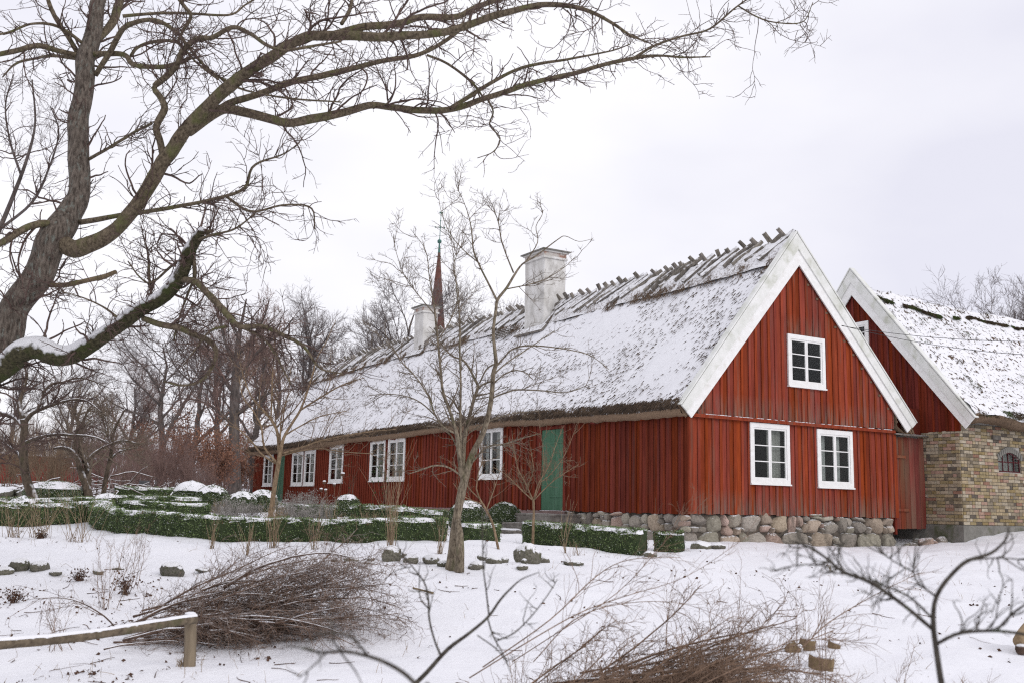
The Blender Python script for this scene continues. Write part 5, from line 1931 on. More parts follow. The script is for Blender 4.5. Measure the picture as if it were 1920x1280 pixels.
for i, (P, R) in enumerate(t.limbs):
    n = max(12, int(len(P) * 1.6))
    P, R = resample(P, R, n)
    # knobbly outline
    R = R * (1 + .07 * fbm(P * 3.1, 2)) + .0
    P = P + .35 * R[:, None] * np.stack([fbm(P * 2.3 + k * 9, 2) for k in (1, 2, 3)], -1)
    k = 14 if R.max() > .08 else 9 if R.max() > .03 else 6
    m_ = m_bark_oak if i == 0 else m_bark_moss if i in (main_n,) else m_stub if i == main_n - 1 else m_bark_green
    o = MB().tubes(P, R, k).build('trunk' if i == 0 else 'limb', m_, oak, smooth=True)
    if i == main_n: o['label'] = 'mossy low limb with snow lying along its top'
    if i == main_n - 1: o['label'] = 'broken dead branch stub on the trunk'


def oak_twigs(limbs, n1, n2, n3, seed, mat_, parent, name='crown', l1=(.4, 1.3), l2=(.18, .6), l3=(.06, .2), wob=.19, zb=0., r3=.0028):
    A = [resample(P, R, 24) for P, R in limbs]
    BP = np.stack([a[0] for a in A]); BR = np.stack([a[1] for a in A])
    cr = MB()
    S, D, LN, RD = spawn(BP, BR, n1, *l1, .5, 1.25, .32, .12, 1., rmin=.006, zbias=zb)
    RD = np.minimum(RD, .018)
    P1, R1 = grow(S, D, LN, RD, 12, wob, .015, .35)
    cr.tubes(P1, R1, 5)
    A = np.concatenate([P1, resample_batch(BP, 12)]); B_ = np.concatenate([R1, resample_batch_r(BR, 12)])
    S, D, LN, RD = spawn(A, B_, n2, *l2, .5, 1.25, .55, .12, 1., rmin=.0042, zbias=zb)
    RD = np.minimum(RD, .008)
    P2, R2 = grow(S, D, LN, RD, 8, wob, .02, .5)
    cr.tubes(P2, R2, 4)
    S, D, LN, RD = spawn(P2, R2, n3, *l3, .5, 1.25, .75, .1, 1., rmin=r3, zbias=zb)
    P3, R3 = grow(S, D, LN, RD, 5, wob * .9, .02, .8)
    cr.tubes(P3, R3, 3)
    return cr.build(name, mat_, parent, smooth=True)


oak_twigs(t.limbs[:main_n - 1], 330, 1750, 4300, 1, m_twig, oak)
oak_twigs(t.limbs[main_n:main_n + 6] + t.limbs[main_n + 7:], 130, 700, 1800, 2, m_twig, oak, l1=(.3, .95))
# upright fine shoots on the crown edge at the left (a second tree's top behind the oak)
t2 = Traced(15.)
t2.limb([foot(-60, 700, 15, 30), (-50, 600, 14), (-20, 480, 10), (20, 380, 8), (50, 300, 6), (66, 230, 4), (60, 150, 3)])
t2.limb([(0, 430, 6), (60, 380, 5), (90, 320, 4), (110, 250, 3), (95, 200, 2)], -.4)
t2.limb([(40, 330, 5), (20, 270, 4), (10, 200, 3), (25, 140, 2)], .4)
orchard_tree('slender bare tree at the left edge behind the great oak trunk', t2, m_bark_far, m_twig, name='slender_tree', n1=40, n2=260, n3=700, l1=(.4, 1.1), l2=(.2, .55), l3=(.08, .2), rmin=.0025)
# the thick-stemmed tree left of the house end
t2 = Traced(40.)
_w3 = t2.limb
t2.limb = lambda pts, *a, **k: _w3([(x, y, w * .72) for x, y, w in [(X, 860 + (Y_ - 860) * .88 if Y_ < 860 else Y_, W_) for X, Y_, W_ in pts]], *a, **k)
t2.limb([foot(441, 915, 40, 36), (440, 860, 29), (439, 800, 27), (440, 740, 26), (442, 690, 23), (445, 640, 18), (448, 600, 13), (455, 560, 8), (462, 520, 4)])
for q in ([(441, 700, 12), (470, 650, 9), (500, 615, 7), (530, 590, 5), (550, 560, 3)], [(440, 720, 12), (405, 670, 9), (385, 630, 7), (360, 600, 5), (340, 580, 3)], [(443, 660, 10), (425, 620, 8), (415, 580, 6), (405, 540, 4), (400, 510, 3)], [(446, 640, 9), (475, 600, 7), (495, 560, 5), (505, 520, 3)],
          [(440, 770, 9), (475, 740, 7), (505, 720, 5), (540, 710, 3)], [(439, 790, 9), (400, 750, 7), (370, 735, 5), (335, 730, 3)], [(448, 600, 7), (430, 560, 5), (425, 520, 3)], [(441, 745, 8), (460, 700, 6), (465, 650, 5), (480, 600, 3)]):
    t2.limb(q, random.uniform(-2, 2))
orchard_tree('dark thick-stemmed tree with dense reddish twigs, left of the house end', t2, m_bark_far, m_twig_red, name='thick_stemmed_tree', n1=80, n2=480, n3=1400, l1=(.7, 1.8), l2=(.3, 1.0), l3=(.15, .5), rmin=.0075, up=.06)

# ================================================================== garden trees in front of the house
t = Traced(13.8)
_w = t.limb
t.limb = lambda pts, *a, **k: _w([(x, y, w * (.64 if y < 1000 else .78)) for x, y, w in pts], *a, **k)
t.limb([foot(846, 1062, 13.8, 34), (848, 1050, 27), (850, 1030, 24), (853, 1000, 24), (858, 960, 24), (865, 925, 25), (873, 890, 23), (886, 850, 18), (904, 815, 16), (915, 780, 15), (922, 740, 14), (925, 700, 13), (930, 680, 12), (927, 650, 10), (925, 620, 9), (930, 580, 9), (933, 562, 9), (950, 540, 8), (965, 515, 7), (980, 495, 5), (1005, 480, 5), (1045, 450, 3), (1060, 443, 2.4), (1085, 453, 1.6), (1112, 448, 1.2)], .3)
t.limb([(868, 905, 14), (862, 860, 14), (858, 820, 13), (850, 790, 10), (840, 760, 9), (830, 730, 8), (827, 700, 8), (822, 650, 7), (818, 610, 7), (812, 560, 4), (805, 520, 3), (798, 470, 2), (770, 430, 1.2)], -.5)
t.limb([(868, 890, 14), (870, 830, 14), (878, 790, 12), (888, 750, 10), (896, 725, 9), (890, 710, 7), (880, 690, 7), (868, 675, 6), (850, 668, 5), (835, 655, 4), (825, 640, 3)], .5)
t.limb([(896, 726, 6), (910, 718, 6), (925, 713, 6)], -.2)
t.limb([(899, 718, 5), (912, 692, 5), (927, 682, 4)], -.2)
t.limb([(864, 850, 8), (863, 780, 7), (864, 720, 6), (862, 660, 6), (862, 600, 5), (856, 540, 3), (850, 480, 2), (842, 420, 1.2)], -.3)
t.limb([(855, 812, 7), (832, 800, 6), (815, 775, 5), (805, 745, 5), (790, 720, 4), (770, 695, 4), (755, 680, 3), (735, 650, 2.4), (700, 620, 1.6)], -.6)
t.limb([(818, 780, 4), (790, 755, 4), (760, 742, 3.2), (720, 738, 2.6), (688, 742, 1.8)], .3)
t.limb([(921, 746, 5), (950, 735, 5), (972, 730, 5), (1020, 732, 4), (1062, 735, 3), (1110, 718, 1.8)], -.5)
t.limb([(925, 692, 6), (945, 670, 5), (960, 655, 5), (985, 648, 5), (1030, 650, 4), (1080, 658, 3), (1110, 668, 2.4), (1142, 692, 1.6)], -.7)
t.limb([(927, 700, 5), (950, 680, 4), (980, 660, 3.5), (1010, 640, 3), (1040, 620, 2)], .6)
t.limb([(923, 720, 5), (945, 702, 4), (965, 694, 4), (985, 698, 3), (1000, 712, 2)], -.4)
t.limb([(931, 562, 7), (915, 530, 6), (900, 500, 5), (888, 470, 5), (885, 440, 4), (880, 410, 3), (870, 380, 2), (856, 350, 1.2)], .5)
t.limb([(963, 512, 5), (950, 480, 4), (940, 450, 4), (935, 420, 3), (925, 390, 2), (915, 368, 1.2)], -.4)
t.limb([(985, 492, 4), (1008, 455, 3), (1005, 425, 2.4), (1018, 398, 1.6), (1005, 380, 1)], .4)
t.limb([(900, 495, 4), (870, 470, 3), (845, 440, 2.5), (828, 400, 1.8), (820, 352, 1)], .5)
t.limb([(815, 590, 4), (790, 560, 3), (760, 520, 2.4), (742, 470, 1.6), (738, 440, 1)], -.5)
t.limb([(819, 640, 4), (845, 600, 3.5), (860, 550, 3), (850, 500, 2), (870, 450, 1.4)], .5)
t.limb([(950, 542, 4), (985, 535, 3.5), (1020, 525, 3), (1060, 500, 2), (1080, 480, 1.2)], .5)
t.limb([(867, 893, 6), (842, 876, 5), (815, 872, 5), (790, 880, 4), (765, 888, 2)], -.6)
t.limb([(880, 872, 6), (912, 838, 5), (945, 832, 5), (975, 822, 4), (1012, 812, 2)], -.6)
t.limb([(862, 850, 5), (845, 815, 4.5), (820, 800, 4), (800, 798, 3)], .5)
t.limb([(880, 810, 5), (915, 790, 4), (960, 775, 3), (1010, 770, 2)], .5)
plum = orchard_tree('bare many-branched garden tree with forked trunk standing in the middle of the picture', t, m_bark_plum, m_twig_plum, name='garden_tree', n1=150, n2=1000, n3=2600, l1=(.25, .8), l2=(.12, .4), l3=(.04, .13), rmin=.0032, up=.05, wob=.17)
s2 = MB().tubes(np.array([at(862, 1050, 13.6) - [0, 0, .15], at(863, 1030, 13.6), at(862, 1000, 13.65), at(858, 975, 13.75)]), np.array([.065, .055, .05, .04]), 9).build('trunk', m_bark_plum, plum, smooth=True)

t = Traced(20.)
_w4 = t.limb
t.limb = lambda pts, *a, **k: _w4([(x, y, w * .64) for x, y, w in pts], *a, **k)
t.limb([foot(505, 965, 20, 17), (509, 955, 15), (515, 910, 14), (521, 875, 13), (525, 850, 13), (532, 820, 9), (548, 792, 8), (562, 770, 7), (574, 740, 6), (585, 705, 5), (595, 670, 4), (612, 640, 3), (630, 600, 2)], .0)
t.limb([(520, 868, 8), (496, 838, 6), (490, 800, 5), (475, 770, 4), (455, 742, 3), (448, 705, 2)], -.5)
t.limb([(524, 852, 10), (520, 810, 9), (508, 785, 8), (490, 765, 6), (470, 740, 4), (455, 700, 3), (445, 660, 2)], .5)
t.limb([(508, 785, 5), (510, 740, 5), (511, 700, 4), (515, 660, 3), (512, 620, 2)], -.3)
t.limb([(562, 769, 6), (600, 745, 5), (640, 722, 4), (682, 708, 2.4)], -.6)
t.limb([(527, 850, 6), (560, 840, 5), (600, 826, 5), (650, 815, 4), (700, 808, 3), (742, 804, 2)], -.8)
t.limb([(529, 853, 5), (560, 845, 4.5), (600, 840, 4), (640, 846, 3), (700, 850, 2)], -.4)
t.limb([(517, 868, 6), (490, 850, 5), (470, 825, 5), (445, 803, 4), (420, 795, 2)], .6)
t.limb([(535, 815, 5), (560, 800, 4), (600, 780, 3), (650, 770, 2)], .6)
t.limb([(525, 830, 5), (528, 780, 4), (540, 740, 3), (545, 690, 2.4)], .3)
orchard_tree('young tan-barked tree behind the front hedge, before the far windows', t, m_bark_tan, m_twig_tan, name='young_tree', n1=70, n2=420, n3=900, l1=(.5, 1.2), l2=(.15, .5), l3=(.06, .18), rmin=.0038, up=.06, wob=.10)

# shrubs by the wall and the steps
t = Traced(19.6)
_w6 = t.limb
t.limb = lambda pts, *a, **k: _w6([(x, y, w * .62) for x, y, w in pts], *a, **k)
t.limb([foot(999, 1000, 19.6, 9), (1000, 985, 8), (1001, 960, 7), (1000, 935, 7)])
for q in ([(1000, 938, 5), (985, 905, 4), (972, 880, 3), (965, 850, 2), (960, 812, 1.4)], [(1000, 938, 5), (1010, 905, 4), (1030, 870, 3), (1040, 840, 2), (1055, 800, 1.2)], [(1000, 938, 4), (1022, 915, 3), (1045, 895, 2.5), (1085, 870, 1.4)],
          [(1000, 940, 4), (990, 912, 3), (1000, 880, 2.5), (995, 840, 1.6)], [(1000, 938, 4), (975, 915, 3), (950, 890, 2.4), (925, 875, 1.4)], [(1012, 905, 3), (1035, 885, 2.4), (1060, 850, 1.6), (1080, 800, 1)], [(1000, 940, 3), (1015, 900, 2.4), (1020, 860, 2), (1012, 800, 1)]):
    t.limb(q, random.uniform(-.5, .5))
orchard_tree('small tan shrub tree with spreading twigs in front of the green door', t, m_bark_tan, m_twig_tan, name='shrub_tree', n1=46, n2=300, n3=500, l1=(.25, .6), l2=(.12, .35), l3=(.04, .12), rmin=.0036, wob=.12)
t = Traced(17.)
_w7 = t.limb
t.limb = lambda pts, *a, **k: _w7([(x, y, w * .66) for x, y, w in pts], *a, **k)
t.limb([foot(936, 1010, 17, 8), (925, 985, 7), (912, 955, 6), (900, 935, 5), (893, 915, 4)])
for q in ([(900, 935, 4), (880, 915, 3), (865, 890, 2), (850, 865, 1.3)], [(893, 915, 4), (897, 885, 3), (905, 860, 2), (900, 830, 1.3)], [(912, 955, 4), (925, 920, 3), (935, 890, 2), (945, 870, 1.3)], [(908, 945, 4), (870, 930, 3), (850, 905, 2)]):
    t.limb(q, random.uniform(-.3, .3))
orchard_tree('leaning tan shrub with cut stub foot between the two ball hedges', t, m_bark_tan, m_twig_tan, name='leaning_shrub', n1=20, n2=110, n3=200, l1=(.2, .5), l2=(.1, .25), l3=(.04, .1), rmin=.0032, wob=.14)
p = H(-.55, 14.9, 0); rose = shrub('climbing_rose', 'climbing rose with thin stems and a few green leaves below the middle windows', 'rose', (p[0], p[1], gz(p[0], p[1])), 9, 2.1, .8, m_twig_plum, 26, None, .007, 90, m_leafgreen, wob=.12, up=.0, lsize=(.05, .09))
p = H(-.5, 17.6, 0); shrub('climbing_rose', 'thin green-stemmed rose against the wall left of the middle windows', 'rose', (p[0], p[1], gz(p[0], p[1])), 7, 1.9, .9, m_twig_plum, 16, None, .006, 14, m_leafgreen, wob=.12, up=.0, lsize=(.04, .07))


# ================================================================== box hedges
def hedge(label, pts, width, height, cat='hedge', dens=1.0, snow=1., taper=True, group='clipped box hedges of the garden'):
    """clipped hedge along a path of ground points: woody core, leaf shell, snow on top"""
    pts = np.array(pts, float)
    d = np.concatenate([[0], np.cumsum(np.linalg.norm(np.diff(pts, axis=0), axis=1))])
    n = max(6, int(d[-1] / .12))
    s = np.linspace(0, d[-1], n)
    C = np.stack([np.interp(s, d, pts[:, 0]), np.interp(s, d, pts[:, 1])], 1)
    for _ in range(3):
        C[1:-1] = (C[:-2] + C[1:-1] * 2 + C[2:]) / 4
    T = unit(np.gradient(C, axis=0))
    N_ = np.stack([T[:, 1], -T[:, 0]], 1)
    gzs = ground(C[:, 0], C[:, 1])
    gzs = np.convolve(np.pad(gzs, 6, mode='edge'), np.ones(13) / 13, 'valid')
    hh = height * (1 + .05 * fbm(np.stack([s * .9, 0 * s, 0 * s + len(label)], -1), 2))
    prof = [(-.42, -.06), (-.5, .3), (-.5, .75), (-.46, .93), (-.36, 1.0), (0, 1.02), (.36, 1.0), (.46, .93), (.5, .75), (.5, .3), (.42, -.06)]
    mid_ = C[n // 2]
    o = thing('box_hedge', label, cat, (mid_[0], mid_[1], gzs[n // 2]), group)
    P = np.zeros((n, len(prof), 3))
    for j, (u, v) in enumerate(prof):
        P[:, j, :2] = C + N_ * (u * width)
        P[:, j, 2] = gzs + v * hh
    end = np.minimum(s, d[-1] - s)
    sh = np.clip(end / (width * .4), 0, 1) ** .5
    P[:, :, :2] = C[:, None] + (P[:, :, :2] - C[:, None]) * (.45 + .55 * sh)[:, None, None]
    P += .03 * np.stack([fbm(P * 5 + k * 13, 2) for k in (0, 1, 2)], -1)
    i = np.arange(n * len(prof)).reshape(n, len(prof))
    q = np.stack([i[:-1, :-1], i[1:, :-1], i[1:, 1:], i[:-1, 1:]], -1).reshape(-1, 4)
    core = MB().add((C[:, None] * 0)[0] if False else P.reshape(-1, 3), q)
    for e_, r in ((0, 1), (n - 1, -1)):
        fan = [[i[e_, 0], i[e_, j], i[e_, j + 1]] for j in range(1, len(prof) - 1)]
        core.T.append(np.array(fan)[:, ::r])
    core.build('core', m_boxcore, o, smooth=True)
    # leaf shell
    cnt = int(d[-1] * (2 * height + width) * 3200 * dens)
    k = rng.integers(0, n - 1, cnt); f = rng.random(cnt)[:, None]
    jj = rng.integers(0, len(prof) - 1, cnt); g = rng.random(cnt)[:, None]
    A = P[k, jj] * (1 - f) + P[k + 1, jj] * f
    B = P[k, jj + 1] * (1 - f) + P[k + 1, jj + 1] * f
    c = A * (1 - g) + B * g
    ctr = np.concatenate([C[k], (gzs[k] + .5 * height)[:, None]], 1)
    c = c + unit(c - ctr) * (rng.uniform(-.015, .035, cnt) + .03 * np.maximum(0, fbm(c * 9, 2)))[:, None]
    MB().add(*leaf_quads(c, .016, .036)).build('foliage', m_box, o)
    if snow > 0:
        w = [-.5, -.42, -.25, 0, .25, .42, .5]
        z = [-.03, .012, .026, .03, .026, .012, -.03]
        SP = np.zeros((n, 7, 3))
        for j in range(7):
            SP[:, j, :2] = C + N_ * (w[j] * width * .96)[..., None] if False else C + N_ * (w[j] * width * .97)
            SP[:, j, 2] = gzs + hh * (1.0 if 0 < j < 6 else .96) + z[j] * snow
        SP[:, :, :2] = C[:, None] + (SP[:, :, :2] - C[:, None]) * (.5 + .5 * sh)[:, None, None]
        SP[..., 2] += .016 * fbm(SP * 7, 2) - .008
        SP[:, [0, 1, 5, 6], 2] += .035 * fbm(SP[:, [0, 1, 5, 6]] * 14, 2)
        SP[:, [0, 6], :2] += (N_[:, None] * .0)
        i = np.arange(n * 7).reshape(n, 7)
        q = np.stack([i[:-1, :-1], i[1:, :-1], i[1:, 1:], i[:-1, 1:]], -1).reshape(-1, 4)
        sm_ = MB().add(SP.reshape(-1, 3), q)
        for e_, r in ((0, 1), (n - 1, -1)):
            fan = [[i[e_, 0], i[e_, j], i[e_, j + 1]] for j in range(1, 6)]
            sm_.T.append(np.array(fan)[:, ::r])
        sm_.build('snow_cap', m_snow, o, smooth=True)
    return o


def ball(label, c, r, h=1., snow=.55, ang=.25, dens=1.):
    """clipped box ball with snow on its crown"""
    x, y = c
    z = gz(x, y)
    o = thing('box_ball', label, 'bush', (x, y, z), 'clipped box balls')
    V, Fc = stone_mesh(3, 3)
    V = unit(V)
    V = V * (1 + .05 * fbm(V * 2.5 + x, 2))[:, None]
    S = np.array([r, r, r * h])
    ctr = np.array([x, y, z + r * h * .8])
    MB().add(V * S * .97 + ctr, Fc).build('core', m_boxcore, o, smooth=True)
    m = int(r * r * 4 * math.pi * 2300 * dens)
    d = unit(rng.normal(0, 1, (m, 3)))
    cpt = ctr + d * S * rng.uniform(.96, 1.05, m)[:, None]
    MB().add(*leaf_quads(cpt, .02, .042)).build('foliage', m_boxs, o)
    if snow:
        k = V[:, 2] > .0
        top = V.copy()
        cap = snow + .16 * fbm(V * 5 + 3, 2)
        keep = (top[:, 2] > cap)
        f = Fc[keep[Fc].all(1)]
        if len(f):
            W = top * S * (1.03 + .05 * np.clip(top[:, 2:3] - snow, 0, 1)) + ctr
            used = np.unique(f); mp = -np.ones(len(W), int); mp[used] = np.arange(len(used))
            MB().add(W[used], mp[f]).build('snow_cap', m_snow, o, smooth=True)
    return o


m_boxs = mat('box_leaf_frosted', (.035, .058, .022), (.15, .19, .08), 9, rough=.6, bump=0, snow=(.55, .85), snscale=9)


def xy(px, Y):
    p = at(px, 960, Y)
    return (p[0], Y)


hedge('long front box hedge with rounded left end, snow on its flat top', [xy(212, 21.3), xy(186, 20.2), xy(196, 18.9), xy(250, 18.0), xy(330, 17.4), xy(460, 17.3), xy(620, 17.5), xy(760, 17.9), xy(838, 18.2)], .42, .35)
hedge('short dark hedge piece right of the garden tree trunk, before the ball', [xy(868, 18.2), xy(910, 18.4), xy(925, 18.8)], .42, .33)
hedge('dark box hedge at the left edge behind the dry stalks', [xy(-40, 18.8), xy(60, 19.2), xy(185, 19.6)], .42, .36)
hedge('second hedge line behind the one at the left edge', [xy(-40, 22.6), xy(80, 22.8), xy(225, 23)], .42, .33)
hedge('curved inner hedge with broad snowy top behind the front hedge', [xy(228, 20.6), xy(270, 20.3), xy(330, 20.6), xy(385, 21.2)], .5, .32)
hedge('low inner hedge behind the curved one, left of the tan-barked tree', [xy(222, 24.6), xy(300, 24.9), xy(385, 25.2)], .42, .36)
hedge('far thin hedge line at the back, left of the snowy bushes', [xy(212, 29.5), xy(300, 29.8), xy(345, 30)], .5, .40)
hedge('inner hedge before the wall, between the small ball and the tan-barked tree', [xy(520, 22.2), xy(570, 22.4), xy(630, 22.8)], .42, .34)
hedge('hedge along the wall from the small ball to the garden tree', [xy(660, 22.6), xy(740, 22), xy(835, 21.2)], .45, .36)
hedge('box hedge right of the steps, curving toward the house corner', [xy(985, 20.3), xy(1030, 20.0), xy(1090, 19.4), xy(1150, 18.9), xy(1207, 18.5)], .45, .42)
hedge('small detached hedge block at the corner of the stone foundation', [xy(1228, 19.8), xy(1255, 19.7), xy(1281, 19.6)], .35, .36, snow=.5)

ball('dark round box ball right of the tree trunk, beside the steps', xy(946, 26.6), .45, 1.0, .70)
ball('frosted box ball directly behind the garden tree trunk', xy(876, 25.2), .46, .9, .5)
ball('small frosted box ball below the middle windows', xy(651, 28.5), .36, .95, .5)
ball('snow-capped box ball at the left edge among dry stalks', xy(42, 19.5), .33, .85, .45)
ball('low snowy box ball at the left end of the front hedge', xy(203, 20.6), .34, .75, .55)
ball('snow-topped bush left of the pair at the back of the garden', xy(357, 26), .46, .85, .25)
ball('snow-topped bush right of the pair at the back of the garden', xy(396, 25.4), .42, .85, .35)
ball('snowy low bush at the back left, before the pile of branches', xy(100, 27), .75, .45, .25)
ball('snow-covered bush at the foot of the tan-barked tree', xy(492, 25), .34, .9, .3)
ball('small snowy bush left of the tan-barked tree', xy(455, 24.5), .32, .9, .3)

# grey, frosted perennials in the beds
m_grey = mat('frosted_herb', (.16, .145, .125), (.36, .34, .32), 8, rough=.9, bump=0, snow=(1.0, 1.4))
GH = 'frosted dry perennials in the garden beds'
for px, Y, h, lab, mm in ((420, 21.5, .45, 'frosted grey perennial left of the tan-barked tree', 0), (470, 20.8, .45, 'frosted grey perennial touching the tan-barked tree', 0), (545, 22, .62, 'frosted grey perennial right of the far green door', 0), (580, 23, .66, 'frosted grey perennial under the paired far windows', 0),
                      (605, 21.6, .55, 'frosted grey perennial between the paired windows and the small ball', 0), (440, 19.4, .5, 'low frosted plant just behind the front hedge', 0), (560, 19.6, .55, 'low frosted plant behind the front hedge, right of the tan-barked tree', 0),
                      (250, 26.5, .3, 'brown stubble bed left of the snowy bushes', 1), (300, 27.5, .3, 'brown stubble bed behind the low inner hedge', 1), (330, 22.8, .3, 'brown stubble between the curved hedge and the low inner hedge', 1), (408, 23.2, .35, 'brown perennial right of the snow-topped pair', 1),
                      (520, 20.6, .4, 'brown perennial right beside the tan-barked trunk', 1), (640, 20.2, .35, 'brown perennial before the small frosted ball', 1), (690, 20, .4, 'brown perennial behind the hedge, left of the tall pale stalks', 1), (780, 19.6, .4, 'brown perennial behind the hedge, left of the garden tree', 1), (110, 21.0, .4, 'brown perennial between the two hedges at the left', 1), (15, 21.2, .4, 'brown perennial between the hedges at the left edge', 1)):
    shrub('dry_perennial', lab, 'plant', gp(px, 960, Y), 44, h, .75, m_stalk if mm else m_grey, 200, GH, .0042, 0 if mm else 520, m_grey, tw=(.15, .35), lsize=(.02, .045), sub=420, wob=.09)

# dry stalks in front of the front hedge
ST = 'clumps of dry stalks before the hedges'
for px, Y, n, h, sp, lab in ((400, 16.2, 16, .55, .16, 'short dry stalk clump before the front hedge, leftmost of four'), (466, 15.6, 18, .55, .18, 'dry stalk clump before the front hedge, second of four'), (514, 16.2, 26, .85, .25, 'dry stalk clump before the front hedge, third of four'),
                             (590, 16.2, 16, .7, .3, 'thin dry stalk clump before the front hedge, fourth of four'), (733, 16.4, 30, 1.75, .32, 'tall bundle of pale dry stalks reaching the middle windows'), (826, 16.2, 18, .62, .2, 'short dry stalk clump left of the garden tree trunk'),
                             (1060, 17.4, 9, .95, .12, 'narrow dry stalk clump before the hedge right of the big boulder'), (1080, 16.9, 12, .3, .25, 'low cut stalk stubs right of the big boulder'),
                             (25, 17.2, 34, .8, .55, 'broad clump of dry stalks at the left edge'), (75, 17.0, 40, .85, .7, 'leaning dry stalks before the snowy ball at the left'), (150, 16.6, 26, 1.05, .8, 'dry stalks leaning right beside the left hedge'), (1555, 17.5, 16, .16, .05, 'small grass tuft in the snow right of the gable'),
                             (365, 9.05 - .0, 26, .10, .09, 'grass tuft at the foot of the fence post')):
    q = gp(px, 1000, Y)
    if px == 365: q = gp(338, 1250, 8.9)
    shrub('dry_stalks', lab, 'stalks', q, n, h, sp, m_stalk, n // 2, ST, .0036 if h > .2 else .0025, 0, None, tw=(.1, .4), wob=.085, up=.0)
tz = shrub('dry_thistle', 'dry thistle with round snow-capped heads below the third far window', 'thistle', gp(622, 960, 20.5), 7, 1.0, .55, m_stalk, 0, None, .004, wob=.05)
me_s, me_f = stone_mesh(3, 2); me_s = unit(me_s)
stems = tz.children[0].data
nv = len(stems.vertices) // 7
for k in range(6):
    top = np.array([stems.vertices[k * nv + nv - 1 - j].co[:] for j in range(5)]).mean(0) + WL[tz.name]
    MB().add(me_s * .035 + top, me_f).build('seed_head', m_leafbrown, tz, smooth=True)
    MB().add(me_s * [.034, .034, .02] + top + [0, 0, .028], me_f).build('snow_cap', m_snow, tz, smooth=True)

# little sign and rubble at the back
sg = thing('garden_sign', 'small grey sign board on a post at the back of the garden', 'sign', gp(271, 905, 33))
c = at(271, 906, 33)
MB().box(c, [1, 0, 0], [0, .9, .3], [0, -.3, .95], .17, .015, .10).build('sign_board', m_slate, sg)
MB().tubes(np.array([gp(271, 905, 33) - [0, 0, .1], c]), np.array([.03, .03]), 6).build('post', m_post, sg)
SB = 'snow-covered stones at the back of the garden'
k = 0
for px0, px1, Y, n in ((292, 475, 31.5, 26), (-5, 60, 30, 9)):
    for i in range(n):
        px = px0 + (px1 - px0) * (i + .5) / n + random.uniform(-3, 3)
        q = gp(px, 920, Y + random.uniform(-.8, .8))
        s = random.uniform(.18, .34)
        o = stone_obj('snowy_stone', None, q + [0, 0, s * .35], (s * 1.2, s, s * .75), (random.uniform(-.2, .2), random.uniform(-.2, .2), random.random() * 6), m_boulder)
        tag(o, 'snow-covered stone in the low row at the back, left of the house' if px0 > 200 else 'snow-covered stone in the heap before the red wall', 'stone', SB + (' right' if px0 > 200 else ' left'))
heap = thing('branch_heap', 'dark heap of branches with snow behind the twin-stemmed tree', 'branch pile', gp(185, 925, 30))
n = 90
S = gp(185, 925, 30) + rng.normal(0, 1, (n, 3)) * [.9, .4, 0] + np.array([0, 0, 1]) * np.abs(rng.normal(0, .3, (n, 1)))
P, R = grow(S, rng.normal(0, 1, (n, 3)) * [1, .5, .25], rng.uniform(.6, 1.6, n), rng.uniform(.012, .03, n), 7, .15, 0, .5)
tag(MB().tubes(P, R, 5).build('branches', m_stick, heap, smooth=True), kind='stuff')

# ================================================================== boulders round the garden tree
def boulder(label, px, py, Y, w, h, seed, group='snow-dusted boulders at the garden edge', rz=None, mt=None, dep=1.):
    """w, h: visible size in px of the 1920 px frame"""
    p = at(px, py, Y)
    sx, sz = w / 2 * Y / FPX, h / 2 * Y / FPX
    g = gz(p[0], Y)
    o = stone_obj('boulder', None, (p[0], Y, g + sz * .5), (sx, sx * .85 * dep, sz * 1.15), (random.uniform(-.1, .1), random.uniform(-.12, .12), random.random() * 6 if rz is None else rz), mt or m_boulder, 14 + seed % 14)
    return tag(o, label, 'boulder', group)


